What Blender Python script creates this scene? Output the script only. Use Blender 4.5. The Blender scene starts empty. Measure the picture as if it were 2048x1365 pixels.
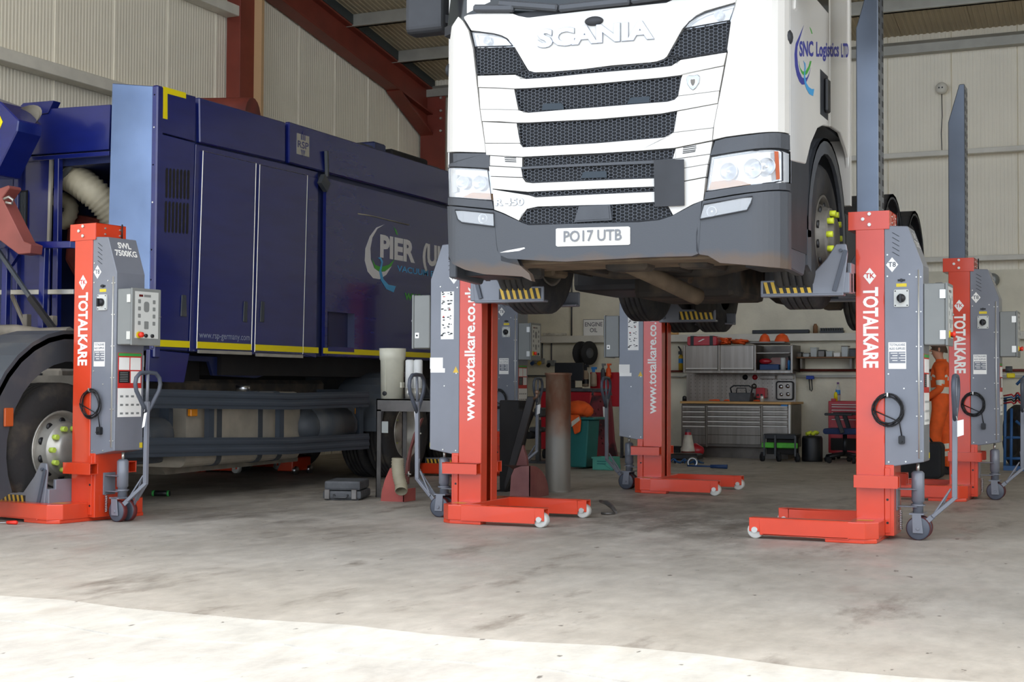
import bpy, bmesh, math, random
from mathutils import Vector, Matrix
random.seed(7)
S = bpy.context.scene
C = bpy.context.collection
# ------------------------------------------------------------------ camera
FPX, CX, CY, HC = 2800.0, 1024.0, 682.5, 1.06
_th, _p, _r = math.radians(24.4), math.radians(1.8), math.radians(-0.3)
CF = Vector((-math.sin(_th)*math.cos(_p), math.cos(_th)*math.cos(_p), math.sin(_p)))
_R = Vector((math.cos(_th), math.sin(_th), 0)); _U = _R.cross(CF)
CR = _R*math.cos(_r) - _U*math.sin(_r); CU = _U*math.cos(_r) + _R*math.sin(_r)
cd = bpy.data.cameras.new('camera'); cam = bpy.data.objects.new('camera', cd); C.objects.link(cam)
cd.sensor_width = 36; cd.lens = FPX*36/2048; cd.clip_start = .05; cd.clip_end = 300
m = Matrix((CR, CU, -CF)).transposed().to_4x4(); m.translation = (0, 0, HC); cam.matrix_world = m
S.camera = cam
# ------------------------------------------------------------------ light
w = bpy.data.worlds.new('world'); S.world = w; w.use_nodes = True
nt = w.node_tree; nt.nodes.clear()
wo = nt.nodes.new('ShaderNodeOutputWorld'); bg = nt.nodes.new('ShaderNodeBackground')
tc = nt.nodes.new('ShaderNodeTexCoord'); nz = nt.nodes.new('ShaderNodeTexNoise'); rp = nt.nodes.new('ShaderNodeValToRGB')
nz.inputs['Scale'].default_value = 2.2; nz.inputs['Detail'].default_value = 5
rp.color_ramp.elements[0].position = .42; rp.color_ramp.elements[0].color = (.62, .77, 1.0, 1)
rp.color_ramp.elements[1].position = .60; rp.color_ramp.elements[1].color = (1.0, 1.0, 1.0, 1)
nt.links.new(tc.outputs['Generated'], nz.inputs['Vector']); nt.links.new(nz.outputs['Fac'], rp.inputs['Fac'])
nt.links.new(rp.outputs['Color'], bg.inputs['Color']); bg.inputs['Strength'].default_value = 1.7
nt.links.new(bg.outputs[0], wo.inputs[0])
sd = bpy.data.lights.new('sun', 'SUN'); sun = bpy.data.objects.new('sun', sd); C.objects.link(sun)
sd.energy = 1.9; sd.angle = math.radians(13); sd.color = (1, .95, .87)
sun.rotation_euler = Vector((-.80, .12, -.95)).to_track_quat('-Z', 'Y').to_euler()
sun.location = (30, -10, 40)
S.view_settings.view_transform = 'Standard'; S.view_settings.look = 'None'
S.view_settings.exposure = 0.74; S.view_settings.gamma = 1; S.view_settings.use_curve_mapping = False

# ------------------------------------------------------------------ pixel -> place
def ray(x, y): return CF + CR*((x-CX)/FPX) - CU*((y-CY)/FPX)
EYE = Vector((0, 0, HC))
def G(x, y, z=0.0): d = ray(x, y); return EYE + d*((z-HC)/d.z)
def PY(x, y, Y): d = ray(x, y); return EYE + d*(Y/d.y)
def PX(x, y, X): d = ray(x, y); return EYE + d*(X/d.x)

# ------------------------------------------------------------------ materials
def lin(c):
    c = c/255.0
    return c/12.92 if c <= .04045 else ((c+.055)/1.055)**2.4
def rgb(h):
    if isinstance(h, str):
        h = h.lstrip('#'); return tuple(lin(int(h[i:i+2], 16)) for i in (0, 2, 4))
    return tuple(h)
MATS = {}
def M(name, col, rough=.5, metal=0.0, var=0.0, scale=6.0, bump=0.0, bscale=60.0, coat=0.0, emit=0.0, trans=0.0, col2=None, stretch=None, spec=None, alpha=None, thr=(.35, .65)):
    if name in MATS: return MATS[name]
    mt = bpy.data.materials.new(name); mt.use_nodes = True; n = mt.node_tree; b = n.nodes['Principled BSDF']
    c = rgb(col); b.inputs['Base Color'].default_value = (*c, 1)
    b.inputs['Roughness'].default_value = rough; b.inputs['Metallic'].default_value = metal
    if spec is not None: b.inputs['Specular IOR Level'].default_value = spec
    if coat: b.inputs['Coat Weight'].default_value = coat; b.inputs['Coat Roughness'].default_value = .08
    if trans: b.inputs['Transmission Weight'].default_value = trans
    if alpha is not None: b.inputs['Alpha'].default_value = alpha
    if emit: b.inputs['Emission Color'].default_value = (*c, 1); b.inputs['Emission Strength'].default_value = emit
    if var or bump or col2:
        t = n.nodes.new('ShaderNodeTexCoord'); src = t.outputs['Object']
        if stretch:
            mp = n.nodes.new('ShaderNodeMapping'); mp.inputs['Scale'].default_value = stretch
            n.links.new(src, mp.inputs['Vector']); src = mp.outputs['Vector']
        if var or col2:
            z = n.nodes.new('ShaderNodeTexNoise'); z.inputs['Scale'].default_value = scale; z.inputs['Detail'].default_value = 6
            r = n.nodes.new('ShaderNodeValToRGB'); e = r.color_ramp.elements
            e[0].position, e[1].position = thr
            if col2:
                c2 = rgb(col2); e[0].color = (*c, 1); e[1].color = (*c2, 1)
            else:
                e[0].color = (*[max(0, k*(1-var)) for k in c], 1); e[1].color = (*[min(1, k*(1+var)) for k in c], 1)
            n.links.new(src, z.inputs['Vector']); n.links.new(z.outputs['Fac'], r.inputs['Fac']); n.links.new(r.outputs['Color'], b.inputs['Base Color'])
        if bump:
            z2 = n.nodes.new('ShaderNodeTexNoise'); z2.inputs['Scale'].default_value = bscale; z2.inputs['Detail'].default_value = 4
            bp = n.nodes.new('ShaderNodeBump'); bp.inputs['Strength'].default_value = bump; bp.inputs['Distance'].default_value = .02
            n.links.new(src, z2.inputs['Vector']); n.links.new(z2.outputs['Fac'], bp.inputs['Height']); n.links.new(bp.outputs[0], b.inputs['Normal'])
    MATS[name] = mt
    return mt

M('red_paint', '#d23f1e', .32, var=.06, scale=3, coat=.6)
M('grey_paint', '#73767e', .34, var=.05, scale=4, coat=.35)
M('mast_steel', '#626974', .28, .6, var=.06, scale=3)
M('grey_dark_paint', '#4b505a', .42, var=.05, scale=4)
M('box_grey', '#7e807d', .45, var=.03)
M('panel_white', '#c9cac4', .5)
M('white_print', '#f1efe9', .55)
M('white_paper', '#eeece6', .7)
M('black_plastic', '#16171a', .45)
M('black_rubber', '#1c1c1e', .75, bump=.15, bscale=120)
M('cable_black', '#101113', .5)
M('steel', '#b7b9bb', .28, 1.0)
M('zinc', '#d4d2ca', .35, .85)
M('nylon_white', '#cfcfc9', .5)
M('yellow_tape', '#d8b23c', .5)
M('yellow_label', '#d8c027', .5)
M('estop_red', '#e0301e', .35)
M('screen_red', '#5a1614', .3)
M('sticker_red', '#c8281f', .5)
M('sticker_green', '#3aa04b', .5)
M('maroon', '#5a1c1c', .5)
M('tyre', '#26262a', .82, var=.25, scale=8, bump=.25, bscale=40, col2='#3a3835')
M('tyre_dirty', '#2e2d2d', .85, var=.2, scale=5, bump=.25, bscale=40, col2='#5b5347', thr=(.5, .8))
M('rim_grey', '#6e6a63', .5, .3, var=.2, scale=9)
M('rim_silver', '#b8b5ac', .4, .5, var=.12, scale=9)
M('nut_yellow', '#d3de34', .45)
M('nut_lime', '#c8e05a', .45)

# ------------------------------------------------------------------ mesh builder
class MB:
    def __init__(s): s.v = []; s.f = []; s.sm = []
    def add(s, vs, fs, smooth=False, mx=None):
        o = len(s.v)
        s.v += [tuple(mx @ Vector(q)) for q in vs] if mx else [tuple(q) for q in vs]
        s.f += [tuple(i+o for i in q) for q in fs]; s.sm += [smooth]*len(fs); return s
    def box(s, a, b, mx=None):
        x0, y0, z0 = [min(p, q) for p, q in zip(a, b)]; x1, y1, z1 = [max(p, q) for p, q in zip(a, b)]
        return s.add([(x0,y0,z0),(x1,y0,z0),(x1,y1,z0),(x0,y1,z0),(x0,y0,z1),(x1,y0,z1),(x1,y1,z1),(x0,y1,z1)],
                     [(0,3,2,1),(4,5,6,7),(0,1,5,4),(1,2,6,5),(2,3,7,6),(3,0,4,7)], mx=mx)
    def cbox(s, c, d, mx=None): return s.box([c[i]-d[i]/2 for i in range(3)], [c[i]+d[i]/2 for i in range(3)], mx)
    def bar(s, p, q, wd, ht, up=(0,0,1)):
        p, q = Vector(p), Vector(q); d = q-p; L = d.length; d.normalize(); up = Vector(up)
        if abs(d.dot(up)) > .98: up = Vector((1,0,0))
        sd = d.cross(up).normalized(); u2 = sd.cross(d)
        mx = Matrix((d, sd, u2)).transposed().to_4x4(); mx.translation = p
        return s.box((0,-wd/2,-ht/2), (L,wd/2,ht/2), mx)
    def prism(s, pts, axis, a, b, mx=None):
        n = len(pts)
        def mk(p, t): return {'x': (t,p[0],p[1]), 'y': (p[0],t,p[1]), 'z': (p[0],p[1],t)}[axis]
        vs = [mk(p, a) for p in pts]+[mk(p, b) for p in pts]
        fs = [tuple(range(n)), tuple(range(2*n-1, n-1, -1))]+[(i, (i+1) % n, n+(i+1) % n, n+i) for i in range(n)]
        return s.add(vs, fs, mx=mx)
    def tube(s, path, r, seg=8, closed=False, cap=True, smooth=True):
        path = [Vector(p) for p in path]; n = len(path); vs = []; fs = []; pu = None
        for i, p in enumerate(path):
            if closed: t = path[(i+1) % n]-path[i-1]
            else: t = path[min(i+1, n-1)]-path[max(i-1, 0)]
            t.normalize()
            if pu is None: pu = Vector((0,0,1)) if abs(t.z) < .9 else Vector((1,0,0))
            sd = t.cross(pu)
            if sd.length < 1e-6: sd = t.cross(Vector((0,1,0)))
            sd.normalize(); pu = sd.cross(t).normalized()
            rr = r[i] if isinstance(r, (list, tuple)) else r
            for k in range(seg):
                a = 2*math.pi*k/seg; vs.append(p+sd*(rr*math.cos(a))+pu*(rr*math.sin(a)))
        for i in range(n if closed else n-1):
            j = (i+1) % n
            for k in range(seg):
                l = (k+1) % seg; fs.append((i*seg+k, i*seg+l, j*seg+l, j*seg+k))
        s.add(vs, fs, smooth)
        if cap and not closed: s.add(vs[:seg], [tuple(range(seg))[::-1]]); s.add(vs[-seg:], [tuple(range(seg))])
        return s
    def cyl(s, p, q, r, seg=16, r2=None): return s.tube([p, q], [r, r if r2 is None else r2], seg)
    def lathe(s, prof, o=(0,0,0), axis=(0,0,1), seg=24, smooth=True, closed=False, a0=0, a1=2*math.pi):
        ax = Vector(axis).normalized(); u = ax.orthogonal().normalized(); v = ax.cross(u); o = Vector(o); n = len(prof)
        full = abs(a1-a0-2*math.pi) < 1e-4; cnt = seg if full else seg+1; vs = []; fs = []
        for k in range(cnt):
            a = a0+(a1-a0)*k/seg; d = u*math.cos(a)+v*math.sin(a)
            vs += [o+ax*h+d*r for r, h in prof]
        for k in range(seg):
            k2 = (k+1) % cnt
            for i in range(n if closed else n-1):
                j = (i+1) % n; fs.append((k*n+i, k2*n+i, k2*n+j, k*n+j))
        return s.add(vs, fs, smooth)
    def sphere(s, c, r, seg=12, sc=(1,1,1)):
        n = max(4, seg//2); pr = [(r*math.sin(math.pi*i/n), -r*math.cos(math.pi*i/n)) for i in range(n+1)]
        t = MB().lathe(pr, seg=seg)
        return s.add([(c[0]+x*sc[0], c[1]+y*sc[1], c[2]+z*sc[2]) for x, y, z in t.v], t.f, True)
    def grid(s, fn, nu, nv, smooth=True):
        vs = [fn(i/nu, j/nv) for j in range(nv+1) for i in range(nu+1)]; W = nu+1
        return s.add(vs, [(j*W+i, j*W+i+1, (j+1)*W+i+1, (j+1)*W+i) for j in range(nv) for i in range(nu)], smooth)
def mesh(name, mb, mat, bevel=0, bseg=1, auto=None):
    me = bpy.data.meshes.new(name); me.from_pydata(mb.v, [], mb.f); me.validate()
    bm = bmesh.new(); bm.from_mesh(me)
    bm.faces.ensure_lookup_table()
    for f, sflag in zip(bm.faces, mb.sm):
        f.smooth = sflag
    bmesh.ops.remove_doubles(bm, verts=bm.verts, dist=1e-5)
    bmesh.ops.recalc_face_normals(bm, faces=bm.faces)
    if bevel:
        ed = [e for e in bm.edges if len(e.link_faces) == 2 and e.calc_face_angle(0) > math.radians(32)]
        bmesh.ops.bevel(bm, geom=ed, offset=bevel, segments=bseg, affect='EDGES', profile=.6, clamp_overlap=True)
        if bseg > 1:
            for f in bm.faces: f.smooth = f.smooth or f.calc_area() < bevel*bevel*30 and False
    bm.to_mesh(me); bm.free()
    if mat is not None: me.materials.append(MATS[mat] if isinstance(mat, str) else mat)
    return me
def obj(name, mb, mat, parent=None, bevel=0, bseg=1, label=None):
    o = bpy.data.objects.new(name, mesh(name, mb, mat, bevel, bseg)); C.objects.link(o)
    if parent: o.parent = parent
    if label: o['label'] = label
    return o
def tag(o, label, cat, group=None):
    o['label'] = label; o['category'] = cat
    if group: o['group'] = group
    return o
def thing(name, label, cat, loc=(0,0,0), rz=0, group=None):
    o = bpy.data.objects.new(name, None); C.objects.link(o); o.empty_display_size = .1
    o.location = loc; o.rotation_euler = (0,0,rz)
    return tag(o, label, cat, group)
def struct(o): o['kind'] = 'structure'; return o
def tree(o, parent=None):
    c = o.copy(); C.objects.link(c); c.parent = parent
    for ch in o.children: tree(ch, c)
    return c
_tc = {}
def textmesh(txt, size=1.0, bold=0.0, align='LEFT', extrude=0.0, sx=1.0, shear=0, space=1.0):
    cu = bpy.data.curves.new('lettering', 'FONT'); cu.body = txt; cu.size = size; cu.align_x = align; cu.align_y = 'CENTER'
    cu.offset = bold*size; cu.extrude = extrude; cu.shear = shear; cu.space_character = space; cu.resolution_u = 3
    o = bpy.data.objects.new('lettering', cu); C.objects.link(o)
    dg = bpy.context.evaluated_depsgraph_get(); me = bpy.data.meshes.new_from_object(o.evaluated_get(dg))
    bpy.data.objects.remove(o); bpy.data.curves.remove(cu)
    for v in me.vertices: v.co.x *= sx
    return me
def text(txt, o, right, up, size, mat, parent, bold=0.0, width=None, align='CENTER', depth=.0015, name='lettering', sx=1.0, fn=None, space=1.0):
    """lettering as a thin mesh: origin o, running along right, letters up along up"""
    me = textmesh(txt, size, bold, align, depth, sx, space=space)
    if width:
        xs = [v.co.x for v in me.vertices]; k = width/(max(xs)-min(xs))
        for v in me.vertices: v.co.x *= k
    r, u = Vector(right).normalized(), Vector(up).normalized(); n = r.cross(u)
    mx = Matrix((r, u, n)).transposed().to_4x4(); mx.translation = Vector(o)
    for v in me.vertices:
        v.co = mx @ v.co
        if fn: v.co = fn(v.co)
    me.materials.clear(); me.materials.append(MATS[mat])
    ob = bpy.data.objects.new(name, me); C.objects.link(ob)
    if parent: ob.parent = parent
    return ob
def arc(c, r, a0, a1, n, plane='xz', k=1.0):
    out = []
    for i in range(n+1):
        a = math.radians(a0+(a1-a0)*i/n); p, q = r*math.cos(a), r*k*math.sin(a)
        out.append({'xz': (c[0]+p, c[1], c[2]+q), 'xy': (c[0]+p, c[1]+q, c[2]), 'yz': (c[0], c[1]+p, c[2]+q)}[plane])
    return out
def rrect(x0, z0, x1, z1, r, n=4):
    P = []
    for cx, cz, a in ((x1-r, z1-r, 0), (x0+r, z1-r, 90), (x0+r, z0+r, 180), (x1-r, z0+r, 270)):
        for i in range(n+1):
            t = math.radians(a+90*i/n); P.append((cx+r*math.cos(t), cz+r*math.sin(t)))
    return P

def rebase(o):
    """put a thing's Empty at its base, leaving the parts where they are"""
    pts = []
    def walk(q, off):
        p = off+q.location
        if q.type == 'MESH': pts.extend(p+(q.rotation_euler.to_matrix() @ Vector(c)) for c in q.bound_box)
        for ch in q.children: walk(ch, p)
    for ch in o.children: walk(ch, Vector((0,0,0)))
    lo = Vector([min(p[i] for p in pts) for i in range(3)]); hi = Vector([max(p[i] for p in pts) for i in range(3)])
    b = Vector(((lo.x+hi.x)/2, (lo.y+hi.y)/2, lo.z)); d = b-o.location
    for ch in o.children: ch.location = ch.location-d
    o.location = b; return o
# ================================================================== ROOM
WLX, WBY, DOORY, RSL = -11.25, 21.0, 5.3, .175
def roofz(y): return 6.04+RSL*(21.0-y)           # underside of the purlins
def concrete_mat(name, c1, c2, dark, sc=1.0, blobs=()):
    mt = bpy.data.materials.new(name); mt.use_nodes = True; n = mt.node_tree; b = n.nodes['Principled BSDF']
    t = n.nodes.new('ShaderNodeTexCoord')
    def noise(scale, det, st=(1,1,1), rough=.55):
        mp = n.nodes.new('ShaderNodeMapping'); mp.inputs['Scale'].default_value = st; mp.inputs['Rotation'].default_value = (0,0,math.radians(24))
        z = n.nodes.new('ShaderNodeTexNoise'); z.inputs['Scale'].default_value = scale; z.inputs['Detail'].default_value = det; z.inputs['Roughness'].default_value = rough
        n.links.new(t.outputs['Object'], mp.inputs['Vector']); n.links.new(mp.outputs['Vector'], z.inputs['Vector']); return z
    def ramp(z, p0, p1, a, b2):
        r = n.nodes.new('ShaderNodeValToRGB'); e = r.color_ramp.elements; e[0].position, e[1].position = p0, p1
        e[0].color = (*a, 1); e[1].color = (*b2, 1); n.links.new(z.outputs['Fac'], r.inputs['Fac']); return r
    def mix(fac, a, b2, mode='MIX'):
        x = n.nodes.new('ShaderNodeMix'); x.data_type = 'RGBA'; x.blend_type = mode
        if isinstance(fac, float): x.inputs[0].default_value = fac
        else: n.links.new(fac, x.inputs[0])
        n.links.new(a, x.inputs[6])
        if isinstance(b2, tuple): x.inputs[7].default_value = (*b2, 1)
        else: n.links.new(b2, x.inputs[7])
        return x.outputs[2]
    base = ramp(noise(.9*sc, 8, rough=.62), .3, .7, rgb(c1), rgb(c2))
    fine = ramp(noise(9*sc, 6, (1, .45, 1), .65), .30, .72, (.80,.80,.80), (1.06,1.06,1.06))
    c = mix(1.0, base.outputs[0], fine.outputs[0], 'MULTIPLY')
    st = ramp(noise(2.2*sc, 7, (1, .32, 1), .7), .56, .70, (0,0,0), (1,1,1))
    c = mix(st.outputs[0], c, rgb(dark)); 
    sp = ramp(noise(14*sc, 3, (1, .5, 1), .5), .70, .74, (0,0,0), (.75,.75,.75))
    c = mix(sp.outputs[0], c, rgb('#4c443c'))
    for (bx_, by_, br_, bs_) in blobs:                      # old oil stains
        vm = n.nodes.new('ShaderNodeVectorMath'); vm.operation = 'DISTANCE'; vm.inputs[1].default_value = (bx_, by_, 0); n.links.new(t.outputs['Object'], vm.inputs[0])
        mr = n.nodes.new('ShaderNodeMapRange'); mr.inputs[1].default_value = br_*.15; mr.inputs[2].default_value = br_; mr.inputs[3].default_value = bs_; mr.inputs[4].default_value = 0; n.links.new(vm.outputs['Value'], mr.inputs[0])
        zn = ramp(noise(3.2, 7, (1, .5, 1), .7), .38, .62, (0,0,0), (1,1,1)); mu = n.nodes.new('ShaderNodeMath'); mu.operation = 'MULTIPLY'; n.links.new(mr.outputs[0], mu.inputs[0]); n.links.new(zn.outputs[0], mu.inputs[1])
        c = mix(mu.outputs[0], c, rgb('#4f463c'))
    n.links.new(c, b.inputs['Base Color'])
    rr = ramp(noise(3*sc, 4), .3, .7, (.42,.42,.42), (.7,.7,.7)); n.links.new(rr.outputs[0], b.inputs['Roughness'])
    bp = n.nodes.new('ShaderNodeBump'); bp.inputs['Strength'].default_value = .25; bp.inputs['Distance'].default_value = .01
    zz = noise(30*sc, 5); n.links.new(zz.outputs['Fac'], bp.inputs['Height']); n.links.new(bp.outputs[0], b.inputs['Normal'])
    MATS[name] = mt; return mt
concrete_mat('concrete', '#a39b8f', '#b9b2a7', '#7b7267', 1.0, ((-3.3,10.2,1.7,.8),(-3.9,12.2,2.2,.7),(-6.7,9.3,1.3,.65),(-5.3,8.6,1.1,.5),(-7.5,12,2.6,.7),(-2.4,8.6,1.2,.4)))
concrete_mat('concrete_out', '#bdb7ad', '#cbc6bd', '#b0a99e')
concrete_mat('concrete_strip', '#c2bdb2', '#cdc9c0', '#b7b0a4')
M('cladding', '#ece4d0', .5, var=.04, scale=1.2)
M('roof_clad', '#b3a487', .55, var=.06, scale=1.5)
M('blockwork', '#dad3bd', .8, var=.08, scale=2.5, bump=.2, bscale=25)
M('oxide_red', '#7a3325', .5, var=.12, scale=2.5)
M('tan_edge', '#c49f74', .5)
M('galv', '#a09d92', .5, .25, var=.08, scale=4)
M('rail_white', '#d3cec0', .5, var=.05)
M('gap_shadow', '#3d4343', .6)  # colour of the shadow in the purlin gap
# floor
fl = MB(); fl.box((WLX-.4, DOORY, -.25), (5.2, WBY+.4, 0)); struct(obj('floor', fl, 'concrete'))
tr = MB(); nseg = 60
def edge(i, a): return a+.05*math.sin(i*1.7)+.04*math.sin(i*.61+2)
tp = [(-14+24*i/nseg, edge(i, 5.30)) for i in range(nseg+1)]+[(-14+24*i/nseg, edge(i*1.3+3, 4.78)) for i in range(nseg, -1, -1)]
tr.prism(tp, 'z', -.24, .004); struct(obj('trim_1', tr, 'concrete_strip'))
ap = MB(); ap.box((-30, -14, -.30), (26, DOORY, -.002)); struct(obj('ground', ap, 'concrete_out'))
# cladding panels: ribbed sheet, one object per panel
def ribsheet(W, H, rib=.052, dep=.003):
    n = int(W/rib); mb = MB(); pts = [(0, 0), (.006, .012)]
    for i in range(n):
        x = .006+(W-.012)*i/n; s_ = (W-.012)/n
        pts += [(x+s_*.12, 0), (x+s_*.5, 0), (x+s_*.62, dep), (x+s_*.95, dep)]
    pts += [(W-.006, .012), (W, 0)]
    vs = [(x, -d, 0) for x, d in pts]+[(x, -d, H) for x, d in pts]; k = len(pts)
    mb.add(vs, [(i, i+1, k+i+1, k+i) for i in range(k-1)])
    mb.add([(0,.02,0),(W,.02,0),(W,.06,0),(0,.06,0),(0,.02,H),(W,.02,H),(W,.06,H),(0,.06,H)], [(0,1,5,4),(1,2,6,5),(2,3,7,6),(3,0,4,7),(4,5,6,7),(3,2,1,0)])
    return mb
def place(me, name, parent, mx):
    o = bpy.data.objects.new(name, me); C.objects.link(o); o.parent = parent; o.matrix_local = mx; return o
def shell_wall(name, mb, mat): return struct(obj(name, mb, mat))
# back wall: block dado then cladding
bw = MB(); bw.box((WLX-.4, WBY, -.2), (5.2, WBY+.3, 2.74)); bw.box((WLX-.4, WBY+.1, 2.74), (5.2, WBY+.3, 6.6))
wall_back = shell_wall('wall_back', bw, 'blockwork')
pm = mesh('cladding_panel', ribsheet(.905, 3.62), 'cladding')
for i in range(18):
    x = -3.46-.905*9+.905*i
    place(pm, 'cladding_panel', wall_back, Matrix.Translation((x, WBY+.04, 2.72)))
# left wall
lw = MB(); lw.box((WLX-.3, DOORY, -.2), (WLX-.1, WBY+.3, 9.4))
wall_left = shell_wall('wall_left', lw, 'cladding')
pl_ = mesh('cladding_panel', ribsheet(1.0, 9.0), 'cladding')
for i in range(16):
    y = 5.2+1.0*i
    place(pl_, 'cladding_panel', wall_left, Matrix.Translation((WLX, y, 0)) @ Matrix.Rotation(math.radians(90), 4, 'Z'))
# right wall, out of frame, with an unseen bay added to let light onto the left wall
rw = MB(); rw.box((5.0, DOORY, -.2), (5.2, 6.6, 8.9)); rw.box((5.0, 6.6, 5.4), (5.2, 10.5, 8.9)); rw.box((5.0, 10.5, -.2), (5.2, WBY+.3, 8.9))
shell_wall('wall_right', rw, 'cladding')
# roof: sheet panels on purlins
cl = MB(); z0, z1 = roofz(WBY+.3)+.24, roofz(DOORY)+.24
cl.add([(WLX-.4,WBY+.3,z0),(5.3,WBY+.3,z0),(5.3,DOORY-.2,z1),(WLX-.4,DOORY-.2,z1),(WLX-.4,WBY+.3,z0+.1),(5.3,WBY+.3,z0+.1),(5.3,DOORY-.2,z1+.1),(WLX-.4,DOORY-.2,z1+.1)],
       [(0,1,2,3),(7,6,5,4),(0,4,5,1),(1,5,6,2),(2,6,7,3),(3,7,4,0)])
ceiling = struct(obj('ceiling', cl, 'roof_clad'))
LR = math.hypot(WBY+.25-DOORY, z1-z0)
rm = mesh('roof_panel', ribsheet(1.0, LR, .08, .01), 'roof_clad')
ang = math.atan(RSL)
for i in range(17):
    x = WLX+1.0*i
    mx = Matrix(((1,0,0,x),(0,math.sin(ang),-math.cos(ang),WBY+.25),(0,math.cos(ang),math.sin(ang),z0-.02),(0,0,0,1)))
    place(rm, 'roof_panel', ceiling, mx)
for k in range(11):                                 # purlins
    y = 19.75-1.42*k; z = roofz(y)
    p = MB(); p.box((WLX, y-.03, z), (5.0, y+.03, z+.20)); p.box((WLX, y-.09, z), (5.0, y+.03, z+.02))
    o = obj('purlin', p, 'galv', ceiling)
ev = MB(); ev.prism([(20.86,5.93),(21.02,5.93),(21.02,6.10),(20.92,6.12),(20.86,6.06)], 'x', WLX, 5.0); obj('eave_beam', ev, 'galv', ceiling)
# portal rafter and haunch against the left wall
raf = MB(); XR = WLX+.14
def ry(y, d): return (y, roofz(y)-d)
raf.prism([ry(21.1,-.02), ry(5.4,-.02), ry(5.4,.01), ry(21.1,.01)], 'x', XR-.1, XR+.14)
raf.prism([ry(21.0,.0), ry(5.4,.0), ry(5.4,.42), ry(19.7,.42), ry(21.0,.42)], 'x', XR+.01, XR+.03)
raf.prism([ry(21.0,.40), ry(5.4,.40), ry(5.4,.43), ry(21.0,.43)], 'x', XR-.1, XR+.14)
raf.prism([(19.75, roofz(19.75)-.41), (20.95, 5.30), (20.95, 5.26), (19.72, roofz(19.75)-.45)], 'x', XR-.1, XR+.14)
raf.prism([(19.75, roofz(19.75)-.41), (20.95, roofz(20.9)-.41), (20.95, 5.30)], 'x', XR+.01, XR+.03)
struct(obj('rafter_beam', raf, 'oxide_red', None, .004))
dk = MB(); dk.prism([ry(21,-.04), ry(5.4,-.04), ry(5.4,-.19), ry(21,-.19)], 'x', XR+.0, XR+.12); struct(obj('trim_2', dk, 'gap_shadow'))  # dark strip painting the shadow between rafter and roof sheets
def column(name, x, y, z1, mat='oxide_red'):
    c = MB(); c.box((x-.1, y-.11, 0), (x+.12, y-.09, z1)); c.box((x-.1, y+.09, 0), (x+.12, y+.11, z1)); c.box((x-.005, y-.09, 0), (x+.015, y+.09, z1))
    o = struct(obj(name, c, mat, None, .003)); return o
cc = MB(); cc.box((XR-.1,20.90,0),(XR+.14,20.93,roofz(21))); cc.box((XR+.01,20.93,0),(XR+.03,21.2,roofz(21))); cc.box((XR-.1,21.2,0),(XR+.14,21.23,roofz(21))); cc.box((XR+.14,20.9,0),(XR+.36,20.94,roofz(21)))
cco = struct(obj('corner_column', cc, 'oxide_red', None, .003))
for zz in (5.9, 5.68, 5.55, 5.34):
    b_ = MB(); b_.cyl((XR+.30, 20.90, zz), (XR+.30, 20.86, zz), .022, 6); obj('bolt', b_, 'zinc', cco)
wp = MB(); wp.box((XR-.12,15.42,0),(XR+.10,15.44,roofz(15.4)-.4)); wp.box((XR+.08,15.44,0),(XR+.10,15.78,roofz(15.4)-.4)); wp.box((XR-.12,15.76,0),(XR+.10,15.78,roofz(15.4)-.4))
wpo = struct(obj('wind_post', wp, 'oxide_red', None, .003))
te = MB(); te.box((XR+.09,15.74,0),(XR+.22,15.80,roofz(15.4)-.4)); obj('post_edge', te, 'tan_edge', wpo)
# sheeting rails
def rail(a, b, name='trim_3', mat='rail_white', dx=.16, h=.17):
    r = MB()
    if a[0] == b[0]: r.box((a[0], a[1], a[2]-h/2), (a[0]+dx, b[1], a[2]+h/2))
    else: r.box((a[0], a[1]-dx, a[2]-h/2), (b[0], a[1], a[2]+h/2))
    return struct(obj(name, r, mat, None, .006))
rail((WLX+.02, 5.5, 6.05), (WLX+.02, 15.72, 6.05), 'trim_3', dx=.2, h=.14)
rail((WLX+.02, 5.5, 4.55), (WLX+.02, 15.4, 4.55), 'trim_4', dx=.2, h=.14)
rail((WLX+.1, 20.98, 4.44), (5.0, 20.98, 4.44), 'trim_5', h=.075, dx=.14)
rail((WLX+.1, 20.98, 2.90), (5.0, 20.98, 2.90), 'trim_6', h=.075, dx=.14)
rail((WLX+.1, 21.0, 1.80), (-3.6, 21.0, 1.80), 'trim_7', h=.115, dx=.12)
rail((-3.6, 21.0, 1.80), (5.0, 21.0, 1.80), 'trim_8', h=.115, dx=.12)
# smoke alarm on the back wall
al = thing('smoke_alarm', 'round cream sounder with a dark cable hanging from it, on the back wall cladding', 'alarm', (-2.68, 20.98, 5.40))
a_ = MB(); a_.lathe([(0,0),(.085,0),(.085,.04),(.06,.075),(0,.08)], axis=(0,-1,0)); obj('body', a_, 'rail_white', al)
a_ = MB(); [a_.cbox((dx,-.083,0.0),(.02,.006,.02)) for dx in (-.03,.015)]; obj('lens', a_, 'black_plastic', al)
a_ = MB(); a_.tube([(0,-.02,-.08),(.005,-.015,-.4),(-.01,-.015,-.65),(0,-.02,-.92)], .006, 5); obj('cable', a_, 'black_plastic', al)
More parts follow.
